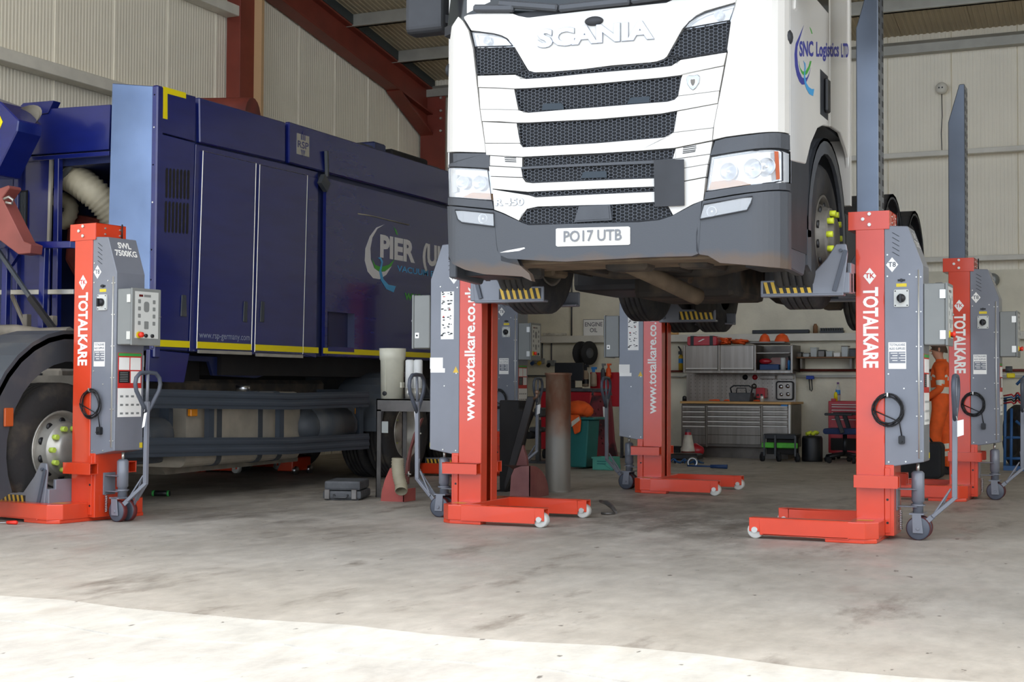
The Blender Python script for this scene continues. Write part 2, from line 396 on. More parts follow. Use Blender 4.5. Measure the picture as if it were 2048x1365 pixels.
# ================================================================== COLUMN LIFTS
# local frame: +x towards the lorry wheel, +y the face with the switch, origin under the column
def flat(mb, pts, n='y', t=0.0, th=.0012):
    """thin plate from 2D outline: n='y+' faces +y at y=t, 'y-' faces -y, 'x-' faces -x"""
    if n == 'y+': return mb.prism(pts, 'y', t, t+th)
    if n == 'y-': return mb.prism(pts, 'y', t, t-th)
    if n == 'x-': return mb.prism(pts, 'x', t, t-th)
    return mb
def sq(a, b, c, d): return [(a,b),(c,b),(c,d),(a,d)]
CABY = .145
def make_lift(raised):
    L = thing('column_lift', 'lift', 'column lift', group='mobile column lifts around the two lorries')
    zf = 1.70 if raised else .10          # underside of the forks
    # column: channel open towards the wheel
    col = MB(); o, i = .098, .085
    col.prism([(-o,-.15),(o,-.15),(o,-.04),(i,-.04),(i,-.135),(-i,-.135),(-i,.135),(i,.135),(i,.04),(o,.04),(o,.15),(-o,.15)], 'z', .03, 2.19)
    colo = obj('column', col, 'red_paint', L, .004)
    sl = MB(); sl.box((-.08,-.13,.05), (-.07,.13,2.15)); sl.box((.02,-.012,.05),(.05,.012,2.1)); obj('lift_screw', sl, 'black_plastic', L)
    cap = MB(); cap.box((-.135,-.155,2.16), (.148,-.15,2.29)); cap.box((-.135,.15,2.16), (.148,.155,2.29)); cap.box((-.135,-.15,2.17),(-.10,.15,2.29)); cap.box((.10,-.15,2.16),(.148,.15,2.29)); cap.box((-.1,-.15,2.272),(-.09,.15,2.288))
    capo = obj('top_collar', cap, 'red_paint', L, .012, 2)
    for s in (1, -1):
        for (x, z) in ((.0, 2.27), (.045, 2.235), (.0, 2.195)):
            b = MB(); b.cyl((x,s*.153,z), (x,s*.166,z), .0125, 8); obj('bolt', b, 'zinc', capo)
    for y in (-.09, .06):
        for z in (2.21, 2.255):
            b = MB(); b.cyl((-.134,y,z), (-.142,y,z), .008, 6); obj('bolt', b, 'zinc', capo)
    # base
    base = MB()
    base.prism([(-.10,-.40),(-.02,-.48),(.10,-.48),(.10,.48),(-.02,.48),(-.10,.40)], 'z', .028, .145)
    base.prism([(-.09,-.42),(-.01,-.47),(.25,-.47),(.25,-.37),(.08,-.32),(.08,.32),(.25,.37),(.25,.47),(-.01,.47),(-.09,.42)], 'z', 0, .03)
    obj('base_frame', base, 'red_paint', L, .007, 2)
    for s in (1, -1):
        lg = MB(); y0, y1 = s*.38, s*.48
        lg.box((.09,y0,.135),(.775,y1,.146)); lg.box((.09,y0,.028),(.70,y0+s*.01,.14)); lg.box((.70,y0,.05),(.775,y0+s*.01,.14))
        lg.box((.09,y1,.028),(.70,y1-s*.01,.14)); lg.box((.70,y1,.05),(.775,y1-s*.01,.14)); lg.box((.09,y0,.028),(.68,y1,.038))
        lo = obj('leg', lg, 'red_paint', L, .003)
        rl = MB(); rl.lathe([(.0,-.035),(.05,-.035),(.056,-.028),(.056,.028),(.05,.035),(0,.035)], (.735,s*.43,.056), (0,1,0), 20); obj('roller', rl, 'nylon_white', lo)
        ax = MB(); ax.cyl((.735,s*.37,.062),(.735,s*.49,.062),.021,12); obj('axle', ax, 'zinc', lo)
        tp = MB()
        for k in range(7):
            y = s*(.27+.10*k/7); 
            tp.add([(-.05,y,.1465),(.06,y+s*.02,.1465),(.06,y+s*.028,.1465),(-.05,y+s*.008,.1465)],[(0,1,2,3)])
        obj('hazard_tape', tp, 'yellow_tape', L)
        fp = MB(); ya, yb = s*.152, s*.235
        fp.box((-.20,ya,.362),(.10,yb,.369)); fp.box((-.20,ya,.441),(.10,yb,.448)); fp.box((-.20,yb-s*.007,.362),(.10,yb,.448)); fp.box((-.20,ya,.362),(.10,ya+s*.007,.448))
        obj('fork_pocket', fp, 'red_paint', L, .002)
        gs = MB(); gs.box((-.135,s*.10,.05),(-.10,s*.16,.50)); obj('side_flange', gs, 'red_paint', L, .002)
        for z in (.12,.28,.40):
            b = MB(); b.cyl((-.118,s*.158,z),(-.118,s*.1615,z),.009,8); obj('bolt_hole', b, 'black_plastic', L)
    bp = MB(); bp.box((-.16,-.15,.03),(-.1,.15,.52)); obj('back_plate', bp, 'red_paint', L, .003)
    # mast and carriage
    zt = 3.96 if raised else 2.27
    ms = MB()
    if raised:
        ms.prism([(-.055,2.1),(.098,2.1),(.098,zt-.36),(-.005,zt),(-.055,zt)], 'y', -.115, .115)
        mo = obj('mast', ms, 'mast_steel', L, .006)
        hm = mesh('mast_hole', MB().box((-.0565,.045,0),(-.052,.095,.042)), 'black_plastic')
        hm2 = mesh('mast_hole', MB().box((-.0565,-.095,0),(-.052,-.045,.042)), 'black_plastic')
        for k in range(20):
            for h in (hm, hm2):
                q = bpy.data.objects.new('mast_hole', h); C.objects.link(q); q.parent = mo; q.location = (0,0,2.33+.081*k)
    ca = MB(); ca.box((.10,-.30,zf+.01),(.13,.30,zf+.22)); ca.box((.085,-.035,zf+.02),(.10,.035,zf+.36)); ca.box((.10,-.20,zf+.02),(.22,-.14,zf+.16)); ca.box((.10,.14,zf+.02),(.22,.20,zf+.16))
    cao = obj('carriage', ca, 'grey_paint', L, .005)
    rp = MB(); rp.box((.10,-.14,zf+.05),(.17,.14,zf+.17)); obj('carriage_core', rp, 'red_paint', cao, .004)
    for s in (1, -1):
        fk = MB(); y0, y1 = s*.355, s*.375
        fk.prism([(.14,zf+.00),(.72,zf+.00),(.72,zf+.105),(.38,zf+.115),(.26,zf+.24),(.19,zf+.345),(.12,zf+.345),(.11,zf+.28)], 'y', y0, y1)
        fk.box((.14,s*.28,zf-.012),(.72,y1,zf+.008))
        fk.box((.10,s*.24,zf+.005),(.30,s*.365,zf+.15))
        fo = obj('fork', fk, 'grey_paint', cao, .006)
        st = MB(); st.prism(sq(.35,zf+.012,.70,zf+.092),'y',y1,y1+s*.0015); obj('stripe_backing', st, 'black_plastic', fo)
        sm_ = MB()
        for k in range(7):
            x = .357+.049*k; t0, t1 = (zf+.092, zf+.012) if s < 0 else (zf+.012, zf+.092); sm_.add([(x,y1+s*.0022,t0),(x+.024,y1+s*.0022,t0),(min(x+.046,.70),y1+s*.0022,t1),(x+.022,y1+s*.0022,t1)],[(0,1,2,3)])
        obj('hazard_stripes', sm_, 'yellow_tape', fo)
        ar = MB(); ar.bar((.12,s*.385,zf+.30),(.20,s*.385,zf+.02),.012,.03); ar.cyl((.155,s*.375,zf+.30),(.155,s*.395,zf+.30),.012,8); obj('stop_bar', ar, 'grey_dark_paint', fo, .002)
    # electrics cabinet on the outer side
    cb = MB(); cb.prism([(-.098,.50),(-.36,.545),(-.36,1.90),(-.26,2.175),(-.098,2.185)], 'y', -CABY, CABY)
    cbo = obj('cabinet', cb, 'grey_paint', L, .005)
    def fy(name, pts, mat, s, off=.0, th=.0012, par=cbo): return obj(name, flat(MB(), pts, 'y+' if s > 0 else 'y-', s*(CABY+off), th), mat, par)
    for s in (1, -1):
        for k in range(5):
            z = 2.135-.034*k; fy('vent_slot', [(-.15,z),(-.158,z),(-.205,z-.03),(-.197,z-.03)], 'black_plastic', s)
        c = (-.152, 1.91); fy('diamond_label', [(c[0]-.042,c[1]),(c[0],c[1]+.052),(c[0]+.042,c[1]),(c[0],c[1]-.052)], 'white_print', s)
        text('T8', (c[0],s*(CABY+.0022),c[1]), (-s,0,0), (0,0,1), .048, 'grey_dark_paint', cbo, .01, depth=.0004)
        for (x, z) in ((-.125,.54),(-.24,.545),(-.12,1.83),(-.27,1.84),(-.12,1.98),(-.23,1.05),(-.125,1.15)):
            b = MB(); b.cyl((x,s*CABY,z),(x,s*(CABY+.004),z),.006,6); obj('screw', b, 'zinc', cbo)
    hg = MB(); hg.box((-.335,CABY,.57),(-.325,CABY+.006,1.87)); hg.cyl((-.33,CABY+.006,.57),(-.33,CABY+.006,1.87),.005,6); hgo = obj('hinge', hg, 'zinc', cbo)
    for k in range(6):
        z = .62+.24*k
        for x in (-.315,-.345):
            b = MB(); b.cyl((x,CABY,z),(x,CABY+.004,z),.005,6); obj('screw', b, 'zinc', hgo)
    sw = MB(); sw.prism(rrect(-.265,1.615,-.165,1.735,.008),'y',CABY,CABY+.012); swo = obj('switch_plate', sw, 'panel_white', cbo)
    k_ = MB(); k_.lathe([(0,.03),(.026,.03),(.03,.012),(.03,0)],(-.215,CABY+.012,1.675),(0,1,0),16); k_.cbox((-.215,CABY+.048,1.672),(.014,.022,.062)); obj('switch_knob', k_, 'black_plastic', swo)
    for (x,z) in ((-.255,1.625),(-.175,1.625),(-.255,1.725),(-.175,1.725)):
        b = MB(); b.cyl((x,CABY+.012,z),(x,CABY+.014,z),.005,6); obj('screw', b, 'black_plastic', swo)
    fy('yellow_label', sq(-.25,1.755,-.18,1.778), 'yellow_label', 1)
    b = MB(); b.cyl((-.215,CABY,1.80),(-.215,CABY+.012,1.80),.012,8); b.cbox((-.215,CABY+.003,1.80),(.05,.004,.014)); obj('socket', b, 'black_plastic', cbo)
    # supplier label
    fy('text_label', sq(-.245,1.185,-.125,1.37), 'white_print', 1)
    text('TOTALKARE', (-.185,CABY+.0022,1.352), (-1,0,0), (0,0,1), .024, 'grey_paint', cbo, .012, width=.108, depth=.0003)
    text('ALSO SUPPLIES', (-.185,CABY+.0022,1.325), (-1,0,0), (0,0,1), .022, 'grey_paint', cbo, .012, width=.108, depth=.0003)
    fy('text_label', sq(-.24,1.225,-.13,1.305), 'grey_paint', 1, .0012)
    ln = MB(); [ln.box((-.19+.0-(.055 if c_ else 0)+.003,CABY+.0024,1.292-.017*r_),(-.19-(.055 if c_ else 0)+.05-.012*(r_ % 2),CABY+.003,1.297-.017*r_)) for r_ in range(4) for c_ in (0,1)]; obj('print_lines', ln, 'white_print', cbo)['kind'] = 'stuff'
    # other side: pictograms, two paper labels, triangle
    fy('pictogram_label', sq(-.265,1.42,-.15,1.80), 'white_print', -1)
    pg = MB(); pr_ = MB(); rnd = random.Random(3)
    for r_ in range(6):
        for c_ in range(2):
            x, z = -.238+.055*c_, 1.775-.062*r_
            for q in range(4):
                a, b2 = x+rnd.uniform(-.018,.018), z+rnd.uniform(-.02,.015); (pr_ if (q == 1 and rnd.random() < .5) else pg).box((a-.004-rnd.random()*.012,-CABY-.0026,b2),(a+.005,-CABY-.002,b2+.003+rnd.random()*.008))
    obj('pictograms', pg, 'black_plastic', cbo)['kind'] = 'stuff'; obj('pictograms', pr_, 'sticker_red', cbo)['kind'] = 'stuff'
    fy('paper_label', sq(-.36,1.185,-.245,1.275), 'white_paper', -1); fy('paper_label', sq(-.355,1.155,-.225,1.19), 'white_print', -1, .0012)
    fy('warning_triangle', [(-.155,1.155),(-.105,1.155),(-.13,1.205)], 'yellow_tape', -1)
    text('SWL', (-.285,.0,2.115), (0,-1,0), (-.1/.29,0,1), .066, 'white_print', cbo, .03, depth=.0005, fn=lambda v: Vector((-.2603-(2.175-v.z)*.1/.275-.0012, v.y, v.z)))
    text('7500KG', (-.3,.0,2.055), (0,-1,0), (-.1/.29,0,1), .066, 'white_print', cbo, .03, depth=.0005, fn=lambda v: Vector((-.2603-(2.175-v.z)*.1/.275-.0012, v.y, v.z)))
    an = MB(); an.cyl((-.15,-.10,2.18),(-.15,-.10,2.30),.006,6); obj('aerial', an, 'black_plastic', cbo)
    # control box on the outer face
    bx = MB(); bx.box((-.362,-.155,1.35),(-.505,.135,1.775)); bxo = obj('control_box', bx, 'box_grey', L, .006)
    lid = MB(); lid.box((-.505,-.16,1.345),(-.522,.14,1.78)); obj('lid', lid, 'box_grey', bxo, .005)
    pn = MB(); pn.box((-.522,-.13,1.40),(-.5235,.11,1.755)); pno = obj('control_panel', pn, 'panel_white', bxo)
    d = MB(); d.box((-.5235,.03,1.715),(-.525,.07,1.732)); obj('display', d, 'screen_red', pno)
    d = MB(); d.prism(sq(-.05,1.714,.02,1.733),'x',-.5235,-.5245)
    for r_ in range(4):
        for c_ in (-.085,.065): d.prism(rrect(c_-.014,1.665-.055*r_,c_+.014,1.695-.055*r_,.004,2),'x',-.5235,-.5242)
    d.prism(rrect(-.035,1.60,.02,1.68,.02,3),'x',-.5235,-.5242); d.prism(rrect(-.03,1.47,.015,1.53,.006,2),'x',-.5235,-.5242); obj('key_pad', d, 'box_grey', pno)['kind'] = 'stuff'
    e = MB(); e.cyl((-.5235,.07,1.425),(-.532,.07,1.425),.026,16); obj('stop_button_ring', e, 'yellow_label', pno)
    e = MB(); e.lathe([(.014,0),(.014,.015),(.022,.018),(.02,.034),(0,.038)],(-.53,.07,1.425),(-1,0,0),14); obj('stop_button', e, 'estop_red', pno)
    for y in (.0,-.065):
        e = MB(); e.lathe([(.014,0),(.014,.012),(0,.014)],(-.5235,y,1.42),(-1,0,0),12); obj('button', e, 'black_plastic', pno)
    e = MB(); e.cyl((-.522,-.145,1.57),(-.528,-.145,1.57),.009,10); obj('lock', e, 'steel', pno)
    e = MB(); e.prism(rrect(-.49,1.43,-.455,1.475,.005,2),'y',-.155,-.16); lk = obj('lock_plate', e, 'white_print', bxo)
    e = MB(); e.cyl((-.4725,-.16,1.452),(-.4725,-.163,1.452),.008,8); obj('keyhole', e, 'black_plastic', lk)
    for z in (1.42,1.70):
        e = MB(); e.box((-.47,.135,z-.03),(-.508,.143,z+.03)); obj('box_hinge', e, 'zinc', bxo)
    # instruction sticker
    st = MB(); st.prism(sq(-.12,.895,.12,1.29),'x',-.36,-.3612); so = obj('instruction_sticker', st, 'sticker_red', L)
    for mt, r_ in (('sticker_green',(-.115,1.265,.115,1.287)),('white_print',(-.11,1.16,-.005,1.255)),('white_print',(.005,1.16,.11,1.255)),('black_plastic',(.0,1.06,.11,1.15)),('white_print',(-.11,1.06,-.01,1.15)),('white_print',(-.12,.80,.12,1.02))):
        q = MB(); q.prism(sq(*r_),'x',-.3612,-.3622); obj('sticker_print', q, mt, so)
    q = MB()
    for r_ in range(3):
        for c_ in range(4): q.prism(sq(-.10+.055*c_,.82+.065*r_,-.07+.055*c_,.835+.065*r_),'x',-.3622,-.3628); 
    for r_ in range(6): q.prism(sq(.02,1.07+.013*r_,.10,1.075+.013*r_),'x',-.3622,-.3628)
    obj('sticker_print', q, 'box_grey', so)['kind'] = 'stuff'
    yl = MB(); yl.prism(sq(-.14,.56,-.11,.60),'x',-.36,-.3612); obj('yellow_label', yl, 'yellow_label', cbo)
    # jack, castor and drawbar
    jk = MB(); jk.lathe([(0,.17),(.036,.17),(.036,.26),(.044,.265),(.044,.46),(.03,.475),(0,.475)],(-.30,0,0)); jk.lathe([(.05,.235),(.05,.245)],(-.30,0,0)); jko = obj('jack_cylinder', jk, 'grey_paint', L)
    q = MB(); q.cyl((-.30,0,.47),(-.30,0,.53),.012,8); obj('jack_rod', q, 'zinc', jko)
    q = MB(); q.box((-.17,-.06,.225),(-.30,.06,.232)); q.box((-.17,-.06,.345),(-.30,.06,.352)); q.box((-.16,-.05,.20),(-.17,.07,.37)); obj('jack_bracket', q, 'grey_paint', L, .002)
    for y in (-.05,.05):
        q = MB(); q.lathe([(.0,-.024),(.07,-.024),(.082,-.018),(.082,.018),(.07,.024),(0,.024)],(-.31,y,.082),(0,1,0),24); qo = obj('castor_wheel', q, 'grey_dark_paint', L)
        q = MB(); q.lathe([(.0795,-.021),(.0832,-.016),(.0832,.016),(.0795,.021)],(-.31,y,.082),(0,1,0),24); obj('wheel_tread', q, 'maroon', qo)
    q = MB()
    for y in (-.085,.08): q.prism([(-.345,.05),(-.275,.05),(-.27,.185),(-.33,.185)],'y',y,y+.008)
    q.box((-.35,-.085,.175),(-.25,.088,.187)); q.cyl((-.31,-.095,.082),(-.31,.095,.082),.012,10); obj('castor_fork', q, 'grey_paint', L, .002)
    q = MB(); q.tube([(-.19+.012*math.cos(t*1.1), .06+.012*math.sin(t*1.1), .07+.0022*t) for t in range(60)], .0028, 5); obj('spring', q, 'steel', L)
    hd = MB()
    for y in (-.075,.072):
        hd.bar((-.31,y,.075),(-.40,y*.6,.165),.008,.036); hd.bar((-.40,y*.6,.165),(-.555,0,.305),.026,.026); hd.bar((-.40,y*.6,.165),(-.52,0,.36),.012,.012)
    hd.bar((-.545,0,.30),(-.55,0,.92),.03,.034); hd.bar((-.47,0,.255),(-.50,0,.325),.012,.012); hd.bar((-.55,0,.30),(-.53,0,.46),.016,.016)
    ho = obj('drawbar', hd, 'grey_paint', L, .003)
    lp = MB(); lp.tube([(-.55,.0,.83),(-.553,.05,.90),(-.556,.115,1.0),(-.556,.128,1.05),(-.556,.118,1.10),(-.556,.08,1.135),(-.556,0,1.14),(-.556,-.08,1.135),(-.556,-.118,1.10),(-.556,-.128,1.05),(-.556,-.115,1.0),(-.553,-.05,.90),(-.55,0,.83)], .016, 8); obj('grip_loop', lp, 'grey_dark_paint', ho)
    q = MB(); q.tube([(-.55,0,.90),(-.556,0,1.13)], .012, 8); obj('release_lever', q, 'grey_paint', ho)
    q = MB(); q.add([(-.57,.05,.83),(-.572,.07,.72),(-.615,.085,.735),(-.612,.06,.84),(-.572,.052,.83),(-.574,.072,.72),(-.617,.087,.735),(-.614,.062,.84)],[(0,1,2,3),(7,6,5,4),(0,4,5,1),(1,5,6,2),(2,6,7,3),(3,7,4,0)]); q.tube([(-.57,.05,.84),(-.555,.02,.88)], .0015, 4); obj('paper_tag', q, 'white_paper', ho)
    # coiled supply cable with plug
    cbn = MB(); pts = []
    for t in range(0, 5*24+1):
        a = 2*math.pi*t/24; rr = .098+.012*math.sin(t*.37); pts.append((-.125+rr*math.cos(a), CABY+.012+.006*(t/24), .90+rr*1.05*math.sin(a)))
    cbn.tube(pts, .0045, 5); cbn.tube([pts[-1],(-.20,CABY+.02,.82),(-.215,CABY+.012,.72)], .0045, 5); cco_ = obj('power_cable', cbn, 'cable_black', L)
    q = MB(); q.prism(rrect(-.235,.665,-.195,.725,.012,3),'y',CABY+.002,CABY+.032); q.box((-.222,CABY+.032,.68),(-.208,CABY+.05,.688)); obj('plug', q, 'black_plastic', cco_)
    q = MB(); q.box((-.13,CABY,.99),(-.12,CABY+.05,.998)); q.box((-.13,CABY+.045,.99),(-.12,CABY+.05,1.02)); q.box((-.16,CABY+.012,1.0),(-.09,CABY+.016,1.006)); obj('cable_hook', q, 'zinc', L)
    # lettering on the column
    q = MB(); c = (.0,1.835); q.prism([(c[0]-.045,c[1]),(c[0],c[1]+.058),(c[0]+.045,c[1]),(c[0],c[1]-.058)],'y',.1505,.152); lo_ = obj('diamond_logo', q, 'white_print', colo)
    text('TK', (0,.1526,1.835), (-1,0,0), (0,0,1), .05, 'sticker_red', lo_, .015, depth=.0004)
    text('TOTALKARE', (.0,.1515,1.755), (0,0,-1), (-1,0,0), .138, 'white_print', colo, .035, width=.565, align='LEFT', depth=.0006)
    text('www.totalkare.co.uk', (.0,-.1515,.78), (0,0,1), (-1,0,0), .125, 'white_print', colo, .022, width=1.06, align='LEFT', depth=.0006)
    return L
LIFTS = {}
lift_up = make_lift(True); lift_low = make_lift(False)
def put(src, x, y, rot, label, first=False):
    o = src if first else tree(src)
    o.location = (x, y, 0); o.rotation_euler = (0,0,math.radians(rot)); o['label'] = label; return o
put(lift_up, -1.76, 10.08, 180, 'raised red column lift under the front wheel, below the blue-lettered door of the white lorry', True)
put(lift_up, -1.62, 14.0, 180, 'raised red column lift at the rear axle, beside the person in orange overalls')
put(lift_up, -4.85, 10.05, 0, 'raised red column lift with web address, between blue truck and the white lorry front wheel')
put(lift_up, -4.55, 13.62, 0, 'raised red column lift with web address, under the rear wheels near the engine oil sign')
put(lift_low, -7.46, 8.61, 180-7, 'lowered red column lift at the front wheel of the blue truck', True)
put(lift_low, -6.98, 14.9, 180, 'lowered red column lift at the rear wheel of the blue truck, beside a black dustpan')
put(lift_low, -10.55, 14.2, 0, 'lowered red column lift on the wall side of the blue truck, seen under its chassis')
# ================================================================== WHITE TRACTOR UNIT
M('cab_white', '#d4d1ca', .28, var=.02, scale=2, coat=.5)
M('lorry_grey', '#474a4f', .5, var=.08, scale=5, bump=.06, bscale=90)
M('lorry_dark', '#2b2d31', .55, var=.15, scale=6)
M('under_dark', '#2e2a26', .8, var=.3, scale=5, col2='#5a4d3e', thr=(.45,.75))
M('under_brown', '#6a5b49', .8, var=.25, scale=6)
M('grille_black', '#191a1c', .5)
M('grille_bar', '#53575e', .45)
M('lamp_chrome', '#dfe1e4', .12, .9, var=.25, scale=18)
M('lamp_glass', '#eef2f5', .03, 0, trans=.0, alpha=.28)
M('lamp_amber', '#d9932c', .25, alpha=.85)
M('lamp_orange', '#b4501c', .4)
M('glass_dark', '#20272a', .08)
M('logo_purple', '#34388a', .5); M('logo_green', '#3f9a34', .5); M('logo_blue', '#3f97cc', .5)
M('plate_white', '#eeece4', .4, var=.03, scale=20, col2='#cfc8bb', thr=(.62,.75)); M('plate_grey', '#7b7d80', .5)
XC, HW = -3.30, 1.23
def dirty_bumper():
    mt = M('bumper_grey', '#484b50', .5, bump=.06, bscale=90); n = mt.node_tree; b = n.nodes['Principled BSDF']
    t = n.nodes.new('ShaderNodeTexCoord'); sx = n.nodes.new('ShaderNodeSeparateXYZ'); n.links.new(t.outputs['Object'], sx.inputs[0])
    z = n.nodes.new('ShaderNodeTexNoise'); z.inputs['Scale'].default_value = 5; z.inputs['Detail'].default_value = 6; n.links.new(t.outputs['Object'], z.inputs['Vector'])
    ma = n.nodes.new('ShaderNodeMath'); ma.operation = 'MULTIPLY_ADD'; ma.inputs[1].default_value = .16; n.links.new(z.outputs['Fac'], ma.inputs[0]); n.links.new(sx.outputs['Z'], ma.inputs[2])
    mr = n.nodes.new('ShaderNodeMapRange'); mr.inputs[1].default_value = 1.94; mr.inputs[2].default_value = 2.0; mr.inputs[3].default_value = 1; mr.inputs[4].default_value = 0; n.links.new(ma.outputs[0], mr.inputs[0])
    x = n.nodes.new('ShaderNodeMix'); x.data_type = 'RGBA'; x.inputs[6].default_value = (*rgb('#484b50'), 1); x.inputs[7].default_value = (*rgb('#5d4f44'), 1); n.links.new(mr.outputs[0], x.inputs[0]); n.links.new(x.outputs[2], b.inputs['Base Color'])
dirty_bumper()
def ysurf(X):
    a = min(abs(X-XC), HW-.0005); y = 8.58+.045*a*a
    if a > 1.0: t = (a-1.0)/(HW-1.0); y += .22*(1-math.sqrt(max(0, 1-t*t)))
    return y
def onfront(x, y):
    lo, hi = 8.3, 9.4; d = ray(x, y)
    for _ in range(40):
        mid = (lo+hi)/2; X = d.x*mid/d.y
        if mid-ysurf(X) < 0: lo = mid
        else: hi = mid
    return PY(x, y, (lo+hi)/2)
def wrap_mesh(poly, off, th, surf, step=.055):
    """2D outline (X,Z) laid on the curved front, th thick, off proud of it"""
    bm = bmesh.new(); vs = [bm.verts.new((x, 0, z)) for x, z in poly]; f = bm.faces.new(vs)
    bmesh.ops.triangulate(bm, faces=[f], ngon_method='EAR_CLIP')
    x0, x1 = min(p[0] for p in poly), max(p[0] for p in poly); k = x0+step
    while k < x1:
        bmesh.ops.bisect_plane(bm, geom=bm.verts[:]+bm.edges[:]+bm.faces[:], plane_co=(k,0,0), plane_no=(1,0,0), dist=1e-5); k += step
    fs = bm.faces[:]; old = set(bm.verts)
    bmesh.ops.extrude_face_region(bm, geom=fs, use_keep_orig=True)
    for v in bm.verts:
        v.co.y = surf(v.co.x)-off+(th if v in old else 0)
    bmesh.ops.recalc_face_normals(bm, faces=bm.faces)
    me = bpy.data.meshes.new('panel'); bm.to_mesh(me); bm.free(); return me
def fpanel(name, px, mat, parent, off=0.0, th=.02, step=.055):
    pts = [onfront(*p) for p in px]
    for p, o_ in zip(pts, px):
        if o_[0] >= 1562: p.x = XC+HW-.001
    me = wrap_mesh([(p.x, p.z) for p in pts], off, th, ysurf, step); me.name = name; me.materials.append(MATS[mat])
    o = bpy.data.objects.new(name, me); C.objects.link(o); o.parent = parent; return o
def inside(x, z, P):
    r = False; n = len(P)
    for i in range(n):
        (a, b), (c, d) = P[i], P[i-1]
        if (b > z) != (d > z) and x < (c-a)*(z-b)/(d-b)+a: r = not r
    return r
def honey(name, px, parent, off=.002, w=.036, h=.0225, t=.13, mat='grille_bar'):
    P = [(p.x, p.z) for p in (onfront(*q) for q in px)]
    x0, x1 = min(p[0] for p in P), max(p[0] for p in P); z0, z1 = min(p[1] for p in P), max(p[1] for p in P)
    mb = MB(); px_ = w*.78; j = 0; x = x0
    hexa = [(-.5,0),(-.28,.5),(.28,.5),(.5,0),(.28,-.5),(-.28,-.5)]
    while x < x1:
        z = z0+(h/2 if j % 2 else 0)
        while z < z1:
            if inside(x, z, P):
                vs = []
                for k, dy in ((1.02, 0), (1-t, 0), (1-t, .012)):
                    for a, b in hexa:
                        X = x+a*w*k; vs.append((X, ysurf(X)-off+dy, z+b*h*k))
                mb.add(vs, [(i, (i+1) % 6, 6+(i+1) % 6, 6+i) for i in range(6)]+[(6+i, 6+(i+1) % 6, 12+(i+1) % 6, 12+i) for i in range(6)])
            z += h
        x += px_; j += 1
    o = bpy.data.objects.new(name, bpy.data.meshes.new(name)); o.data.from_pydata(mb.v, [], mb.f); o.data.materials.append(MATS[mat]); C.objects.link(o); o.parent = parent; o['kind'] = 'stuff'; return o
def grille(px, T, name='grille'):
    g = fpanel(name, px, 'grille_black', T, -.030, .012)
    honey('grille_mesh', px, g); 
    P = [onfront(*q) for q in px]; fr = MB(); fr.tube([(p.x, ysurf(p.x)-.002, p.z) for p in P], .0045, 5, closed=True, smooth=False); obj('grille_rim', fr, 'lorry_dark', g)
    return g
T = thing('tractor_unit', 'white tractor unit lorry raised on red column lifts, its nose towards the yard', 'lorry', (0, 0, 0))
# backing shell of the nose
bk = MB(); pl = []
for i in range(41):
    X = XC-HW+.004+(2*HW-.008)*i/40; pl.append((X, ysurf(X)+.05))
pl += [(XC+1.22, 9.45), (XC-1.22, 9.45)]
bk.prism(pl, 'z', 1.95, 3.60); obj('nose_core', bk, 'lorry_dark', T)
# ---- white panels
hood = [(929,37.6),(928.6,34),(936,30),(955,28),(1026,27.7),(1037,32),(1054,35.4),(1060,35.5),(1169,22.5),(1265,13),(1333,6),(1346,0),(1400,-6),(1450,-10),(1472,-6),(1473,4),(1439.5,13.5),(1410,22),(1393.4,30.5),(1378,41),(1369,51),(1364,59),(1334,113),(1328,118),(1314,123),(1300,125),(1224,131),(1167,138.5),(1100,144),(1070,145),(1059,142),(1055.5,138),(1028.5,92),(1016,77.5),(1006,70),(988,66),(961.5,63),(943.4,61),(936,48.6)]
fpanel('bonnet_panel', hood, 'cab_white', T, .004, .03)
W1 = [(957,152.5),(1032,150.5),(1036,159),(1054,159),(1100,156),(1167,149),(1224,144),(1300,138),(1344,133),(1356,129),(1362,121),(1454,106),(1448,131.5),(1366,148),(1362,151),(1322,156),(1199,167.6),(1117,173),(1057,177),(1030,178),(1000,176.2),(958,175)]
W2 = [(962,220),(1000,220),(1037,221),(1047,226.5),(1058.6,226.5),(1195,215.5),(1336,204.5),(1350,200.5),(1357,193.5),(1439,183),(1436,207),(1355,222),(1322,228),(1195,239),(1058.6,245.7),(1035,246),(1000,243.5),(965.5,243)]
W3 = [(971.5,287.8),(1041,287.8),(1047,295.4),(1058.6,296),(1195,287.5),(1336,275.5),(1344,270.5),(1347,266.5),(1427,257),(1425,281),(1349,296.5),(1280,302),(1200,307),(1044,314.4),(974,310.5)]
CK = [[(958.5,176.2),(1000,177.4),(1029,179),(1031,190),(1037,219.8),(1000,218.8),(961.5,218.8)],
      [(1448,133),(1366,149.3),(1363,158),(1357,192),(1439,181.5)],
      [(965.8,244.2),(1034,247.3),(1035,259),(1041,286.4),(971.2,286.2)],
      [(1436,208.2),(1355,223.4),(1355,232),(1350,258),(1348,265),(1427,255.5)],
      [(981,312),(1045,316),(1045,335),(979.8,331.5)], [(978.4,333),(1043,336.4),(1045.6,354.6),(981,352.6)],
      [(1352,298),(1425,283.5),(1421,308),(1346,318.6)], [(1346,320),(1420.6,309.4),(1416,328),(1346,340)], [(1346,341.2),(1415.8,329.2),(1412,353.6),(1346,366.5)]]
BD = [(981,354),(1046,356.3),(1052,365),(1066,367),(1308,357.5),(1346,354),(1346,368),(1412,355),(1411.6,356),(1346,371.5),(1310,373.5),(1057,384),(985,377.8)]
BD = [(981,354),(1046,356.3),(1052,365),(1066,367),(1308,357.5),(1344,355),(1344,371.5),(1310,373.5),(1057,384),(985,377.8)]
